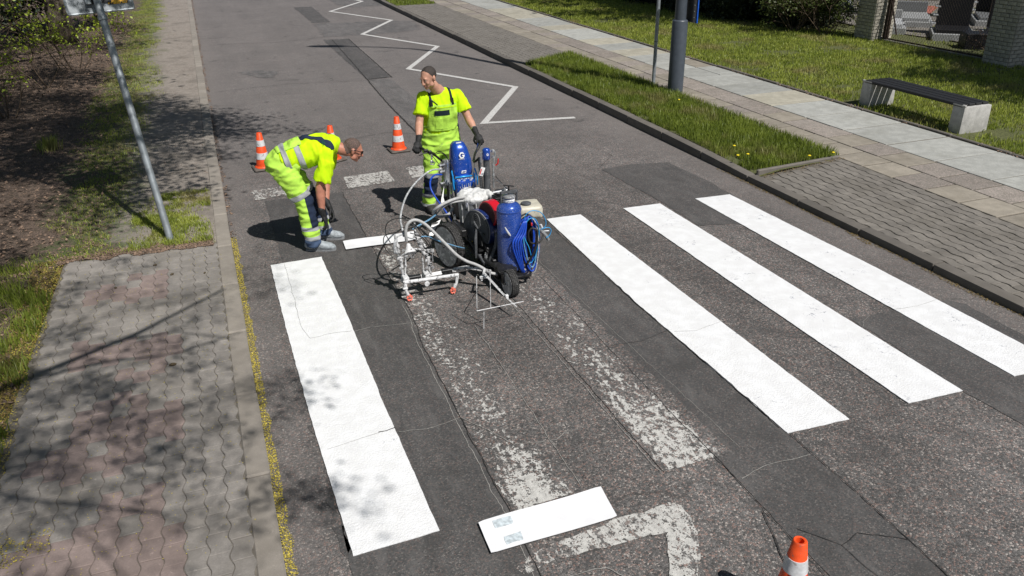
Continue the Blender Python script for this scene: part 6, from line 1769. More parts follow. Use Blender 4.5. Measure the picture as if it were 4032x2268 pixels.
# ---- big fan cover on the near side, red belt guard behind it
fa = V((-0.93, -0.36, 0.05)).normalized(); fc = V((1.905, 3.40, 0.435))
fu = V((0, 0, 1)); fu = (fu - fa * fu.dot(fa)).normalized(); fs = fa.cross(fu); FM = Matrix((fs, fa, fu)).transposed()
def teardrop(n=40, k=1.0):
    out = []
    for i in range(n):
        a = 2 * PI * i / n; x, z = math.cos(a) * .205, math.sin(a) * .185
        if z < 0: z *= 1.45; x *= (1 - .30 * (-z / .24))
        out.append((x * k - (0.04 if z < 0 else 0) * (-z / .24), z * k))
    return out
def plate(poly, c, M, d0, d1, mb=None):
    n = len(poly); mb = mb or MB()
    vs = [c + M @ V((x, d0, z)) for x, z in poly] + [c + M @ V((x, d1, z)) for x, z in poly]
    mb.add(vs, [tuple(range(n)), tuple(range(2 * n - 1, n - 1, -1))] + [(i, (i + 1) % n, n + (i + 1) % n, n + i) for i in range(n)])
    return mb
cover = part(plate(teardrop(), fc, FM, -0.075, 0.0), 'fan_cover', M_DBLUE, 40)
plate(teardrop(k=.90), fc, FM, 0.0, 0.012).build('cover_face', M_GREYG, cover, 40)
for i in range(10):
    r = 0.012 + i * 0.0085
    n = 30; pts = [fc + FM @ V((r * .72 * math.cos(2 * PI * k / n) , .0155, r * 1.1 * math.sin(2 * PI * k / n) + .055)) for k in range(n + 1)]
    MB().tube(pts, 0.0022, 5).build('grille_ring', M_GREYL if i % 2 else M_BLK, cover)
MB().tube([fc + FM @ V((q[0], .004, q[1])) for q in teardrop(k=.955)] + [fc + FM @ V((teardrop(k=.955)[0][0], .004, teardrop(k=.955)[0][1]))], 0.005, 6).build('cover_rim', M_GREYL, cover)
for k in (6, 14, 24, 34):
    q = teardrop(k=.84)[k]; MB().cyl(fc + FM @ V((q[0], .01, q[1])), fc + FM @ V((q[0], .018, q[1])), .007, n=6).build('bolt', M_BLK, cover)
tri = [(-.028, -.02), (.0, .02), (.028, -.02)]
plate([(x - .02 + .08, z - .16) for x, z in tri][::-1], fc, FM, .0125, .0140).build('warning_label', M_YEL, cover)
ra = V((-0.93, -0.36, 0.0)).normalized(); rc = V((1.985, 3.33, 0.590))
rs_ = ra.cross(V((0, 0, 1))); RM = Matrix((rs_, ra, V((0, 0, 1)))).transposed()
rg = part(MB().lathe(rc, [(.02, -.105), (.122, -.105), (.130, -.096), (.130, -.006), (.124, 0), (.117, 0), (.113, -.006), (.02, -.006)], 44, ra), 'belt_guard', M_RED, 40)
MB().lathe(rc + ra * -.004, [(.002, .0), (.116, .0), (.116, .004), (.002, .004)], 36, ra).build('guard_mesh', M_REDM, rg, 40)
mb = MB()
for i in range(-9, 10):
    h = math.sqrt(max(0, .112 ** 2 - (i * .012) ** 2))
    mb.tube([rc + RM @ V((i * .012, .002, -h)), rc + RM @ V((i * .012, .002, h))], .0017, 3); mb.tube([rc + RM @ V((-h, .002, i * .012)), rc + RM @ V((h, .002, i * .012))], .0017, 3)
mb.build('guard_wires', M_REDM, rg)

# ---- engine, cylinder head, fuel tank
eng = MB(); eng.box((2.23, 3.42, .42), (.26, .30, .26), bev=.02); eng.box((2.14, 3.28, .40), (.12, .10, .22), bev=.012); eng.cyl((2.20, 3.25, .36), (2.20, 3.19, .36), .07, n=20)
engine = part(eng, 'engine', M_BLK, 30)
mb = MB()
for k in range(6): mb.box((2.165, 3.50, .600 + k * .019), (.105, .12, .006), bev=.002)
mb.box((2.165, 3.50, .65), (.075, .09, .13)); mb.cyl((2.165, 3.50, .71), (2.165, 3.50, .735), .028, n=12); mb.box((2.20, 3.55, .735), (.10, .04, .018), bev=.004)
mb.build('cylinder_head', M_BLK, engine, 30)
mb = MB(); mb.cyl((2.12, 3.52, .73), (2.27, 3.50, .745), .017, n=12); mb.cyl((2.22, 3.47, .74), (2.22, 3.47, .78), .013, n=10); mb.cyl((2.13, 3.45, .75), (2.22, 3.42, .745), .010, n=8)
mb.build('manifold', M_ALU, engine, 40)
ft = part(MB().box((2.42, 3.36, .575), (.24, .26, .125), Matrix.Rotation(-.12, 3, 'Z'), bev=.035), 'fuel_tank', M_BEIGE, 60)
mb = MB(); mb.lathe((2.385, 3.33, .638), [(.046, 0), (.050, .004), (.050, .016), (.042, .021), (.01, .022)], 26); mb.build('fuel_cap', M_GREYG, ft, 40)
part(MB().box((2.10, 3.24, .53), (.10, .07, .13), bev=.01), 'air_filter', M_BLK, 30)
mb = MB()
for k in range(5): mb.box((2.10, 3.203, .49 + k * .018), (.075, .004, .006))
mb.build('filter_slots', M_GREYL, mach, None)

# ---- rear tower: shroud with emblem, motor box, light blue rails
sh = MB()
sh.loft([((2.035, 4.30, .715), .108, .105, (1, 0, 0)), ((2.035, 4.30, .74), .114, .112, (1, 0, 0)), ((2.03, 4.305, .86), .108, .112, (1, 0, 0)), ((2.02, 4.32, .965), .088, .098, (1, 0, 0)), ((2.015, 4.335, 1.02), .068, .078, (1, 0, 0)), ((2.015, 4.34, 1.045), .045, .052, (1, 0, 0)), ((2.015, 4.34, 1.050), .01, .01, (1, 0, 0))], 32, 3.2)
shroud = part(sh, 'motor_shroud', M_GBLUE, 60)
# emblem: six sided ring broken on the right with an inner bar, standing on the front of the shroud
ec = V((2.019,4.197,0.932)); en = V((0.0, -1, 0.17)).normalized(); eu = V((0, 0.17, 1)).normalized(); ex_ = V((1, 0, 0)); EM = Matrix((ex_, -en, eu)).transposed()
def flat(poly, c, name, mat, parent, s=1.0, d=0.003):
    n = len(poly); vs = [c + EM @ V((x * s, -d, z * s)) for x, z in poly] + [c + EM @ V((x * s, .004, z * s)) for x, z in poly]
    return MB().add(vs, [tuple(range(n)), tuple(range(2 * n - 1, n - 1, -1))] + [(i, (i + 1) % n, n + (i + 1) % n, n + i) for i in range(n)]).build(name, mat, parent, 30)
Gp = [(.30, .55), (-.12, 1.0), (-.55, .50), (-.95, 0), (-.55, -.50), (-.12, -1.0), (.30, -1.0), (.85, -.30), (.85, .12), (.12, .12), (.12, -.18), (.48, -.18), (.18, -.62), (-.12, -.62), (-.45, 0), (-.12, .52), (.05, .52), (.22, .28), (.58, .28)]
Gp = [(.95, .45), (.45, 1.0), (-.45, 1.0), (-1.0, 0), (-.45, -1.0), (.45, -1.0), (.95, -.30), (.95, .12), (.10, .12), (.10, -.18), (.50, -.18), (.28, -.60), (-.26, -.60), (-.58, 0), (-.26, .60), (.26, .60), (.50, .45)]
flat(Gp, ec, 'emblem', M_WHITE, shroud, .031, .004)
def lettering(body_, size, c, mat, parent, M3, nm='lettering'):
    tx = bpy.data.curves.new(nm, 'FONT'); tx.body = body_; tx.size = size; tx.extrude = 0.0006; tx.align_x = 'CENTER'; tx.resolution_u = 2
    to = bpy.data.objects.new('tmp', tx); COL.objects.link(to); dg = bpy.context.evaluated_depsgraph_get(); dg.update()
    lm_ = bpy.data.meshes.new_from_object(to.evaluated_get(dg)); bpy.data.objects.remove(to); lm_.materials.clear()
    for q in lm_.vertices: q.co = V(c) + M3 @ V((q.co.x, -q.co.z - .0015, q.co.y))
    return finish(nm, lm_, mat, parent)
lettering('GRACO', .017, V((2.016,4.190,0.891)), M_WHITE, shroud, EM)
flat([(-1, -.5), (.85, -.5), (1.1, .5), (-.75, .5)], V((2.030,4.185,0.759)), 'badge', M_WHITE, shroud, .026, .003)
flat([(-.75, -.25), (.6, -.25), (.8, .25), (-.55, .25)], V((2.031,4.183,0.759)), 'badge_print', M_DBLUE, shroud, .026, .003)
mb = MB(); mb.box((2.012, 4.27, 1.047), (.055, .006, .012)); mb.build('top_print', M_WHITE, shroud)
box = part(MB().box((2.025, 4.16, .615), (.205, .15, .15), bev=.022), 'motor_box', M_GBLUE, 40)
mb = MB()
rd5 = random.Random(5)
for _ in range(16):
    x = 2.025 + rd5.uniform(-.08, .08); z = .66 + rd5.uniform(-.04, .02); mb.tube([(x, 4.083, z), (x + rd5.uniform(-.004, .004), 4.082, z - rd5.uniform(.015, .07))], rd5.uniform(.0015, .004), 5)
for _ in range(14):
    mb.ell((2.025 + rd5.uniform(-.08, .08), 4.13 + rd5.uniform(-.04, .04), .691), (rd5.uniform(.006, .02), rd5.uniform(.004, .014), .002), None, 8, 4)
mb.build('paint_run', M_WCLOTH, box)
flat([(-1, -.6), (1, -.6), (1, .6), (-1, .6)], V((2.02, 4.083, .605)), 'label', M_WHITE, box, .030, .002); flat([(-.2, -.5), (.7, -.5), (.7, .5), (-.2, .5)], V((2.045, 4.080, .600)), 'label_print', M_YEL, box, .022, .002)
mb = MB()
mb.box((2.03, 4.185, .708), (.190, .022, .014), bev=.003)
for x in (1.915, 2.145): mb.box((x, 4.19, .65), (.014, .045, .17), bev=.003)
mb.tube([(1.905, 4.2, .78), (1.90, 4.15, .72), (1.905, 4.13, .60)], .008, 8); mb.tube([(2.155, 4.2, .78), (2.165, 4.15, .70), (2.155, 4.13, .62)], .008, 8)
part(mb, 'rail', M_LBLUE)
# left manifold cylinder
cy = part(MB().lathe((1.885, 4.32, 0), [(.034, .60), (.040, .605), (.040, .64), (.036, .645), (.036, .82), (.040, .825), (.040, .865), (.034, .870), (.01, .872)], 26), 'filter_cylinder', M_ALU, 40)
mb = MB()
for z in (.825, .755, .63): mb.cyl((1.86, 4.30, z), (1.80, 4.28, z), .013, n=8); mb.cyl((1.815, 4.285, z), (1.795, 4.278, z), .018, n=6)
mb.build('fitting', M_ALU, cy, 30)
mb = MB()
for x, y in ((1.895, 4.27), (1.925, 4.29)): mb.tube([(x, y, .62), (x, y, .40), (x, y - .02, .28)], .010, 8)
part(mb, 'pipe', M_ALU)
# right column: blue cap, clear filter, pipe with red valve, white tag
cc = V((2.235, 4.05, 0))
col = part(MB().lathe(cc, [(.030, .55), (.040, .56), (.040, .60), (.035, .61), (.035, .73), (.038, .74), (.038, .80), (.032, .81), (.032, .90), (.036, .91)], 26), 'filter_column', M_GREYG, 40)
cap = MB().lathe(cc, [(.036, .905), (.041, .910), (.041, 1.005), (.036, 1.018), (.02, 1.024), (.003, 1.025)], 30).build('blue_cap', M_GBLUE, col, 50)
ecs = cc + V((0, -.041, .965)); flat(Gp, ecs, 'emblem', M_WHITE, cap, .012, .002)
mb = MB()
mb.tube(spline([(2.275, 4.05, .985), (2.305, 4.04, 1.0), (2.325, 4.03, .96), (2.31, 4.03, .90), (2.30, 4.03, .78), (2.30, 4.03, .60)], 4), .009, 8)
for z in (.99, .93, .84, .74): mb.cyl((2.30, 4.03, z - .012), (2.30, 4.03, z + .012), .014, n=8)
mb.tube([(2.195, 4.05, .99), (2.178, 4.05, .98), (2.175, 4.05, .88)], .008, 8)
mb.build('pipe', M_ALU, col, 40)
mb = MB(); mb.tube([(2.325, 4.02, .84), (2.345, 4.01, .86), (2.35, 4.01, .91)], .007, 8); mb.build('valve_handle', M_REDL, col)
mb = MB(); pts = [(2.172, 4.06, .92 - k * .012) for k in range(30)]; mb.tube(pts, [.0135 if k % 2 else .0105 for k in range(30)], 8); mb.build('braided_hose', M_GREYG, col, None)
TM = Matrix.Rotation(.35, 3, 'Y'); tg_c = V((2.151,3.950,0.815))
tag_ = MB().box(tg_c, (.046, .003, .090), TM, bev=.001).build('tag', M_WHITE, mach)
MB().box(tg_c + TM @ V((-.014, -.0025, -.006)), (.012, .0015, .060), TM).build('tag_print', M_REDL, tag_)
for k in range(4): MB().box(tg_c + TM @ V((.008 + (k % 2) * .004, -.0025, -.034 + k * .006)), (.018 - (k % 2) * .005, .0012, .0025), TM).build('tag_print', M_DBLUE, tag_)
mb = MB(); mb.tube([tg_c + TM @ V((0, 0, .035)), tg_c + TM @ V((.012, 0, .065)), (2.235, 4.01, .87)], .0018, 5); mb.build('tag_string', M_BLACK, tag_)

# ---- pumps, brackets and cables packed between the wheels and the tank
mb = MB()
mb.box((2.02, 3.95, .44), (.30, .12, .16), bev=.012); mb.box((1.93, 4.08, .38), (.10, .16, .14), bev=.01); mb.box((2.16, 3.86, .50), (.10, .14, .18), bev=.01)
mb.box((1.80, 3.66, .36), (.05, .34, .07), bev=.006); mb.box((2.02, 3.22, .27), (.22, .16, .12), bev=.01); mb.box((1.98, 3.10, .20), (.09, .12, .08), bev=.006)
mb.cyl((1.86, 3.52, .30), (2.30, 3.52, .30), .045, n=16); mb.cyl((2.28, 3.84, .30), (2.28, 3.84, .56), .035, n=14)
part(mb, 'pump_block', M_BLK, 30)
rd8 = random.Random(8)
mb = MB()
for k in range(16):
    a = V((rd8.uniform(1.84, 2.3), rd8.uniform(3.75, 4.25), rd8.uniform(.45, .62))); b = V((rd8.uniform(1.80, 2.25), rd8.uniform(3.1, 3.5), rd8.uniform(.22, .45)))
    m_ = a.lerp(b, .5) + V((rd8.uniform(-.08, .04), rd8.uniform(-.06, .06), rd8.uniform(-.12, .08)))
    mb.tube(spline([a, m_, b], 5), rd8.uniform(.003, .007), 5)
part(mb, 'cable_bundle', M_BLACK, 180)
mb = MB()
for x, y, z in ((1.83, 4.02, .52), (1.80, 3.80, .42), (1.87, 3.60, .62), (2.32, 3.95, .50), (2.34, 3.70, .60), (1.90, 3.14, .25), (2.20, 3.13, .30)):
    mb.cyl((x, y, z - .02), (x, y, z + .02), .016, n=6); mb.cyl((x, y, z - .035), (x, y, z + .035), .009, n=8)
part(mb, 'fitting', M_ALU, 30)
mb = MB()
mb.box((1.86, 3.30, .34), (.02, .34, .20), Matrix.Rotation(-.35, 3, 'Z'), bev=.004)
for x in (1.93, 1.965): mb.tube([(x, 4.22, .60), (x - .01, 4.10, .46), (x - .04, 3.85, .36), (x - .02, 3.66, .30)], .011, 8)
mb.tube([(1.80, 4.25, .34), (1.78, 3.95, .30), (1.79, 3.70, .27)], .013, 8)
part(mb, 'pipe', M_GREYG)
# ---- handlebar
mb = MB()
mb.tube(spline([(1.89, 4.36, .83), (1.854,4.420,0.842), (1.817,4.520,0.872), (1.765,4.620,0.884), (1.735, 4.70, .905), (1.690, 4.83, .895)], 5), .0125, 10)
mb.tube(spline([(2.26, 4.36, .83), (2.230,4.450,0.769), (2.295,4.600,0.816), (2.395, 4.70, .895), (2.402, 4.86, .90)], 5), .0125, 10)
bar = part(mb, 'handlebar', M_BLK, 50)
MB().cyl((1.722, 4.735, .902), (1.688, 4.835, .894), .0175, n=14).build('grip', M_BLACK, bar, 50)
MB().cyl((2.397, 4.72, .895), (2.402, 4.865, .90), .0175, n=14).build('grip', M_BLACK, bar, 50)
mb = MB(); mb.tube(spline([(1.665,4.580,0.866), (1.718,4.600,0.875), (1.786,4.600,0.887), (1.826,4.550,0.883)], 4), .006, 6); mb.box((1.752,4.620,0.899), (.05, .03, .03), bev=.006); mb.box((1.787,4.580,0.886), (.035, .03, .045), bev=.006)
mb.build('brake_lever', M_BLK, bar)
mb = MB(); mb.tube([(1.779,4.500,0.888), (1.778,4.500,0.835)], .010, 8); mb.box((1.778,4.500,0.808), (.035, .02, .035), bev=.008); mb.tube([(1.776,4.480,0.827), (1.796,4.460,0.804), (1.789,4.460,0.785), (1.749,4.460,0.796)], .007, 6)
mb.build('trigger_lever', M_ALU, bar)
mb = MB(); mb.tube([(2.307,4.600,0.828), (2.344,4.680,0.858), (2.373,4.740,0.880)], .008, 6); mb.build('hand_lever', M_DBLUE, bar)
CAB = [[(1.812,4.500,0.891), (1.840,4.400,0.941), (1.884,4.350,0.917), (1.894,4.300,0.890)], [(1.785,4.500,0.874), (1.808,4.400,0.833), (1.825,4.350,0.798), (1.851,4.300,0.809)], [(1.819,4.500,0.884), (1.865,4.400,0.918), (1.886,4.250,0.891), (1.905,4.150,0.813), (1.899,4.100,0.724)],
       [(1.819,4.450,0.784), (1.857,4.350,0.781), (1.846,4.350,0.829)], [(2.377,4.700,0.890), (2.307,4.600,0.842), (2.239,4.450,0.795), (2.175,4.300,0.683)], [(2.350,4.600,0.878), (2.256,4.500,0.820), (2.198,4.400,0.800)], [(2.317,4.000,0.728), (2.241,3.500,0.774), (2.267,3.300,0.759)]]
for c in CAB: MB().tube(spline(c, 5), .0042, 5).build('cable', M_BLACK, mach)
MB().tube(spline([(2.283,4.000,0.719), (2.256,3.700,0.761), (2.187,3.300,0.837)], 4), .0035, 5).build('cable', M_ALU, mach)

# ---- hoses
def hose(pts, r, mat, name='hose', n=8, k=7): return MB().tube(spline(pts, k), r, n).build(name, mat, mach, 180)
hose([(1.824,4.280,0.785), (1.703,4.220,0.807), (1.580,4.100,0.803), (1.425,3.900,0.781), (1.300,3.700,0.748), (1.206,3.500,0.704), (1.151,3.350,0.655), (1.132,3.220,0.620), (1.130,3.160,0.559)], .0095, M_HOSEG)
hose([(1.821,4.280,0.726), (1.721,4.200,0.756), (1.650,4.100,0.742), (1.622,4.000,0.686), (1.660,3.950,0.593), (1.724,3.900,0.483), (1.781,3.850,0.374), (1.817,3.850,0.302)], .0090, M_HOSEB)
hose([(1.969,3.720,0.613), (1.881,3.680,0.664), (1.784,3.650,0.674), (1.675,3.620,0.661), (1.587,3.620,0.623), (1.551,3.680,0.557), (1.604,3.750,0.480), (1.745,3.850,0.442), (1.828,3.950,0.465)], .0155, M_HOSEW, n=12)
hose([(1.975,3.700,0.606), (1.836,3.660,0.638), (1.705,3.640,0.637), (1.628,3.640,0.598), (1.592,3.700,0.531)], .0095, M_HOSEW)
hose([(1.585,3.700,0.520), (1.464,3.500,0.556), (1.353,3.400,0.559), (1.245,3.300,0.562)], .0090, M_HOSEP)
hose([(1.147,3.140,0.516), (1.140,3.120,0.608), (1.156,3.120,0.676), (1.193,3.120,0.712), (1.244,3.120,0.716), (1.309,3.120,0.677), (1.369,3.100,0.616), (1.428,3.080,0.543), (1.497,3.050,0.459), (1.577,3.020,0.361), (1.662,3.000,0.293), (1.738,2.980,0.257), (1.799,2.950,0.222), (1.848,2.920,0.183), (1.925,2.900,0.159), (1.999,2.920,0.150)], .0145, M_HOSEW, n=12)
hose([(1.937,2.900,0.157), (2.010,2.900,0.151), (2.033,2.930,0.172)], .020, M_HOSEG, n=10)
hose([(1.740,3.300,0.292), (1.632,3.200,0.367), (1.525,3.150,0.434), (1.425,3.120,0.492), (1.347,3.120,0.541), (1.279,3.120,0.551)], .0062, M_HOSEP)
hose([(1.745,3.300,0.266), (1.607,3.200,0.346), (1.475,3.140,0.434), (1.358,3.120,0.527), (1.272,3.120,0.624), (1.202,3.140,0.698), (1.131,3.160,0.731), (1.046,3.180,0.730), (0.987,3.180,0.692), (0.969,3.180,0.612), (1.002,3.160,0.519)], .0042, M_BLACK)
hose([(1.475,3.140,0.440), (1.358,3.120,0.539), (1.251,3.120,0.651), (1.161,3.130,0.625), (1.030,3.150,0.614), (0.955,3.180,0.578), (0.952,3.180,0.471), (1.009,3.140,0.381)], .0042, M_BLACK)
hose([(1.131,3.160,0.583), (1.069,3.140,0.576), (1.027,3.120,0.519), (1.025,3.120,0.423)], .0075, M_HOSEG)
hose([(1.188,3.160,0.586), (1.283,3.140,0.543), (1.347,3.140,0.448), (1.349,3.120,0.370)], .0045, M_BLACK)
hose([(1.248,3.200,0.646), (1.299,3.150,0.561), (1.355,3.100,0.474), (1.384,3.100,0.372)], .0040, M_BLACK)

# ---- coiled hoses on the far side of the tank
coil = empty('hose_coil', (2.266,2.950,0.670), 'coil of blue and black hoses hung on the right of the pressure tank', 'hose')
rd = random.Random(3)
CL = [(M_HOSEB, .008), (M_HOSEB, .008), (M_BLACK, .008), (M_HOSEG, .0065), (M_HOSEB, .0075), (M_HOSEC, .0040), (M_HOSEB, .0075), (M_HOSEP, .0065), (M_BLACK, .0085), (M_HOSEB, .0075)]
for i, (mt, r) in enumerate(CL):
    top = V((2.268,2.950,0.663)) + V((rd.uniform(-.02, .02), rd.uniform(-.03, .03), rd.uniform(-.02, .015)))
    wdt = rd.uniform(.045, .098); ht = rd.uniform(.46, .595); cx_ = rd.uniform(-.03, .03)
    pts = []
    for k in range(17):
        a = 2 * PI * k / 16
        x = math.sin(a) * wdt * (1 + .25 * math.cos(a)) + cx_ * (1 - math.cos(a)) * .5; z = -(1 - math.cos(a)) / 2 * ht
        pts.append(top + V((x, math.sin(a + i) * .02 + rd.uniform(-.004, .004), z)))
    MB().tube(spline(pts, 3), r, 7).build('loop', mt, coil, 180)
for i in range(4):
    a0 = V((2.215,2.930,0.642)); mid = V((2.115,2.880,0.427)); end = V((2.200,2.930,0.111)); dx = i * .024 - .045
    MB().tube(spline([a0 + V((dx * .3, -.02, 0)), mid.lerp(a0, .5) + V((dx + .008, -.02, 0)), mid + V((dx, -.02, 0)), end + V((dx * .3, -.01, -.01 * i))], 5), .0095, 7).build('loop', M_HOSEB, coil, 180)
MB().tube(spline([(2.270,2.900,0.566), (2.316,2.880,0.542), (2.313,2.880,0.432), (2.280,2.880,0.314), (2.219,2.900,0.203)], 6), .011, 8).build('loop', M_BLACK, coil, 180)
MB().tube(spline([(2.270,2.900,0.566), (2.239,2.900,0.522), (2.251,2.900,0.435), (2.306,2.900,0.407), (2.376,2.920,0.420), (2.407,2.950,0.453)], 6), .009, 8).build('loop', M_BLACK, coil, 180)
# hand gun beside the coil
hg = empty('hand_spray_gun', (2.426,2.980,0.489), 'grey hand spray gun hanging to the right of the hose coil', 'spray gun')
mb = MB()
mb.tube([(2.261,2.970,0.675), (2.316,2.970,0.631), (2.341,2.970,0.567), (2.384,2.970,0.511)], .012, 10); mb.build('hook', M_GREYG, hg, 60)
mb = MB()
mb.tube([(2.353,2.970,0.534), (2.409,2.970,0.483), (2.453,2.970,0.426)], [.017, .020, .014], 12); mb.tube([(2.403,2.970,0.490), (2.441,2.970,0.484), (2.482,2.970,0.481)], .010, 8); mb.cyl((2.441,2.970,0.447), (2.470,2.970,0.392), .016, n=12); mb.build('body', M_ALU, hg, 60)
mb = MB(); mb.tube([(2.390,2.970,0.559), (2.409,2.970,0.513)], .011, 8); mb.tube([(2.335,2.970,0.481), (2.374,2.970,0.494)], .013, 8); mb.build('grip', M_WPAINT, hg, 60)
mb = MB(); mb.box((2.283,2.930,0.590), (.014, .012, .030), bev=.003); mb.build('valve', M_REDL, hg)
for pts in ([(2.210,2.950,0.581), (2.229,2.950,0.675), (2.290,2.950,0.714), (2.375,2.950,0.690), (2.425,2.950,0.622), (2.432,2.950,0.548), (2.382,2.950,0.512)], [(2.216,2.950,0.592), (2.210,2.920,0.470), (2.245,2.900,0.374), (2.269,2.900,0.270)],
            [(2.401,2.950,0.522), (2.463,2.950,0.525), (2.488,2.950,0.490), (2.470,2.950,0.443), (2.439,2.950,0.423)]):
    MB().tube(spline(pts, 6), .0040, 6).build('tube', M_HOSEC, hg, 180)

# ---- outrigger with paint guns
arm = part(MB().tube([(1.720,3.120,0.164), (1.067,3.120,0.146)], .024, 4), 'outrigger', M_WPAINT, None)
MB().box((1.502,3.118,0.165), (.10, .052, .054), bev=.004).build('paint_band', M_BLK, arm)
MB().box((1.171,3.118,0.153), (.16, .050, .050), bev=.004).build('paint_band', M_BLK, arm)
b2 = part(MB().tube([(1.053,2.980,0.191), (1.574,2.980,0.179)], .0165, 12), 'nozzle_rail', M_WPAINT, 50)
mb = MB(); mb.box((1.271,2.970,0.144), (.035, .03, .03), bev=.006); mb.lathe((1.267,2.955,0.151), [(.022, -.006), (.026, 0), (.022, .006)], 8, (0, 1, 0)); mb.build('knob', M_WPAINT, b2, 40)
mb = MB()
for xx in (295, 500): mb.box((1.091,3.060,0.199) if xx == 295 else (1.295,3.070,0.190), (.052, .12, .045), bev=.006)
mb.build('rail_clamp', M_WPAINT, b2, 40)
for (xa, ya, xb, yb, xc, yc) in ((300, 1185, 305, 1225, 333, 1285), (720, 1125, 715, 1165, 690, 1228)):
    pass
dr = MB(); dr.tube([(1.070,2.980,0.182), (1.068,2.970,0.150), (1.072,2.965,0.108), (1.085,2.960,0.071)], [.014, .018, .013, .016], 10); dr.box((1.065,2.965,0.138), (.045, .03, .018), bev=.004)
dr.build('nozzle_drop', M_WPAINT, b2, 50)
dr = MB(); dr.tube([(1.566,2.980,0.175), (1.554,2.970,0.144), (1.549,2.965,0.109), (1.532,2.960,0.089), (1.522,2.960,0.066)], [.014, .016, .012, .017, .013], 10)
dr.build('nozzle_drop', M_WPAINT, b2, 50)
for c in ((1.096,2.955,0.042), (1.507,2.955,0.037)):
    c = V(c); c.z = max(c.z, 0.040); mb = MB(); mb.cyl(c + V((0, 0, .014)), c + V((0, 0, .030)), .013, n=10)
    for s_ in (-1, 1):
        mb.tube([c + V((s_ * .006, 0, .022)), c + V((s_ * .024, -.004, .012)), c + V((s_ * .020, -.008, -.012)), c + V((s_ * .006, -.01, -.026))], .0055, 6)
    mb.tube([c + V((-.016, -.006, -.016)), c + V((.016, -.006, -.016))], .005, 6); mb.tube([c + V((-.02, -.004, .006)), c + V((.02, -.004, .006))], .0045, 6)
    mb.build('nozzle_guard', M_PINK, b2, 50)
def gun(line, rr, extras, label=None):
    P = [V(q) for q in line]
    mb = MB(); mb.tube(P, [q * .8 for q in rr], 12)
    for q, s in extras: mb.box(q, s, Matrix.Rotation(.1, 3, 'Y'), bev=.004)
    g = part(mb, 'spray_gun', M_GUN, 50)
    return g
g1 = gun([(1.075,3.120,0.378), (1.076,3.110,0.334), (1.077,3.100,0.276), (1.082,3.080,0.198)], [.022, .023, .020, .014],
         [((1.070,3.120,0.373), (.060, .035, .030)), ((1.059,3.130,0.474), (.030, .030, .060)), ((1.113,3.110,0.346), (.012, .012, .10))])
MB().tube([(1.045,3.160,0.602), (1.052,3.150,0.539), (1.059,3.130,0.474), (1.068,3.120,0.392)], [.008, .012, .016, .014], 8).build('barrel', M_GUN, g1, 50)
MB().tube(spline([(1.057,3.130,0.558), (1.030,3.120,0.494), (1.047,3.120,0.419)], 4), .013, 8).build('gun_hose', M_HOSEG, g1, 180)
MB().tube([(1.116,3.100,0.416), (1.111,3.080,0.328), (1.094,3.060,0.241)], .0075, 6).build('link_rod', M_GUN, g1, 50)
for q in ((1.124,3.080,0.399), (1.108,3.070,0.308), (1.102,3.100,0.455), (1.059,3.080,0.288)): MB().lathe(q, [(.013, -.008), (.013, .008)], 6, (0.3, 1, 0.2)).build('wing_nut', M_GUN, g1, 30)
g2 = gun([(1.330,3.120,0.343), (1.332,3.110,0.291), (1.335,3.100,0.232), (1.340,3.080,0.171)], [.021, .022, .019, .013],
         [((1.335,3.120,0.336), (.050, .035, .030)), ((1.351,3.100,0.408), (.062, .03, .034)), ((1.308,3.110,0.313), (.020, .03, .030))])
MB().tube([(1.244,3.200,0.668), (1.240,3.180,0.595), (1.244,3.160,0.529)], [.010, .011, .014], 8).build('barrel', M_GUN, g2, 50)
MB().tube([(1.248,3.160,0.541), (1.272,3.140,0.460), (1.292,3.120,0.392), (1.323,3.120,0.337)], [.017, .019, .016, .015], 10).build('barrel', M_GUN, g2, 50)
MB().tube([(1.278,3.120,0.357), (1.279,3.110,0.262), (1.276,3.100,0.186)], .0085, 6).build('link_rod', M_GUN, g2, 50)
MB().tube([(1.214,3.160,0.546), (1.274,3.150,0.529), (1.318,3.120,0.436)], .012, 8).build('link_rod', M_GUN, g2, 50)
MB().tube([(1.363,3.080,0.408), (1.363,3.070,0.314)], .005, 6).build('link_rod', M_ALU, g2, 50)
for q in ((1.358,3.080,0.421), (1.318,3.100,0.377), (1.345,3.080,0.289), (1.305,3.080,0.252), (1.275,3.120,0.492), (1.253,3.150,0.568), (1.357,3.070,0.253)): MB().lathe(q, [(.014, -.008), (.014, .008)], 6, (0.3, 1, 0.2)).build('wing_nut', M_GUN, g2, 30)
fn = MB(); fn.loft([((1.160,3.140,0.496), .016, .016, (1, 0, 0)), ((1.159,3.130,0.470), .022, .02, (1, 0, 0)), ((1.162,3.100,0.427), .055, .03, (1, 0, 0)), ((1.163,3.090,0.418), .058, .03, (1, 0, 0))], 12)
part(fn, 'bead_spreader', M_WPAINT, 40)
rd6 = random.Random(6); mb = MB()
for k in range(7): q = V((1.159,3.090,0.419)) + V(((k - 3) * .014, 0, -.01)); mb.tube([q, q + V((rd6.uniform(-.003, .003), 0, -rd6.uniform(.012, .045)))], .0028, 5)
part(mb, 'paint_icicle', M_GUN)
part(MB().tube([(1.062,3.120,0.387), (1.214,3.120,0.441), (1.350,3.120,0.400)], .011, 6), 'cross_rod', M_GUN, 40)
part(MB().tube([(1.865,2.900,0.194), (1.678,3.060,0.203), (1.575,3.120,0.170)], .020, 4), 'outrigger_bracket', M_GUN, None)

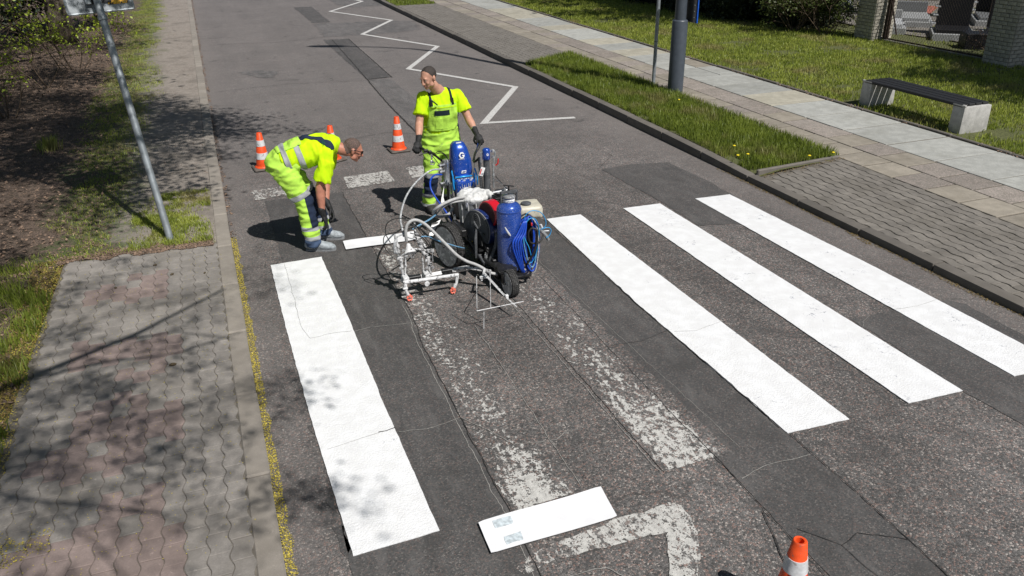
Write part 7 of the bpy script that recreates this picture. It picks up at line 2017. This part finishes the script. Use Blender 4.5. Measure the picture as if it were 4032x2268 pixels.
# ---- guide pointer and wire sight in front
part(MB().tube([(1.763,2.800,0.242), (1.844,2.450,0.145), (1.882,2.280,0.119)], [.013, .011, .005], 4), 'guide_pointer', M_WPAINT, None)
part(MB().box((1.849,2.440,0.155), (.03, .03, .03), bev=.004), 'pointer_clamp', M_WPAINT)
part(MB().tube([(1.807,2.920,0.221), (1.773,2.840,0.223), (1.741,2.800,0.191), (1.740,2.800,0.168)], .010, 6), 'pointer_clamp', M_WPAINT)
part(MB().box((1.759,2.800,0.200), (.075, .03, .022), bev=.003), 'pointer_clamp', M_WPAINT)
yw = 2.22
mb = MB()
for a, b in (((1.508,2.220,0.503), (1.501,2.220,0.181)), ((1.501,2.220,0.181), (1.922,2.220,0.191)), ((1.626,2.220,0.501), (1.624,2.220,0.185)), ((1.563,2.220,0.183), (1.554,2.220,-0.083))):
    mb.tube([a, b], .0038, 6)
mb.tube([(1.626,2.220,0.501), (1.718,2.500,0.377), (1.840,2.880,0.207)], .0038, 6)
part(mb, 'wire_sight', M_WPAINT)

# ---- two small barrier boards strapped behind the wheel
def chevron(poly, y, name_label, stripes):
    P = [V(q) for q in poly]; nrm = (P[1] - P[0]).cross(P[2] - P[0]).normalized(); n = len(P)
    vs = [q + nrm * .004 for q in P] + [q - nrm * .004 for q in P]
    o = MB().add(vs, [tuple(range(n)), tuple(range(2 * n - 1, n - 1, -1))] + [(i, (i + 1) % n, n + (i + 1) % n, n + i) for i in range(n)]).build('barrier_board', M_SIGNW, None, 30)
    info(o, name_label, 'board', 'white boards carried on the machine')
    for st in stripes:
        q = [V(s) for s in st]; nn = nrm if nrm.y < 0 else -nrm
        MB().add([s + nn * .0055 for s in q], [tuple(range(len(q)))]).build('stripe', M_BLACK, o, None)
    return o
chevron([(1.696,3.950,0.364), (1.663,3.920,0.326), (1.636,3.860,0.258), (1.616,3.840,0.235), (1.536,3.840,0.252), (1.547,3.860,0.279), (1.586,3.920,0.324), (1.624,3.940,0.338)], 3.9, 'small white board with black bars beside the near wheel of the machine',
        [[(1.682,3.940,0.346), (1.670,3.925,0.323), (1.583,3.925,0.329), (1.599,3.940,0.342)], [(1.655,3.900,0.301), (1.650,3.890,0.289), (1.567,3.895,0.307), (1.573,3.900,0.316)]])
chevron([(1.830,4.250,0.614), (1.802,4.200,0.506), (1.808,4.170,0.448), (1.765,4.170,0.464), (1.780,4.200,0.495)], 4.2, 'white triangular board below the grey filter cylinder', [])
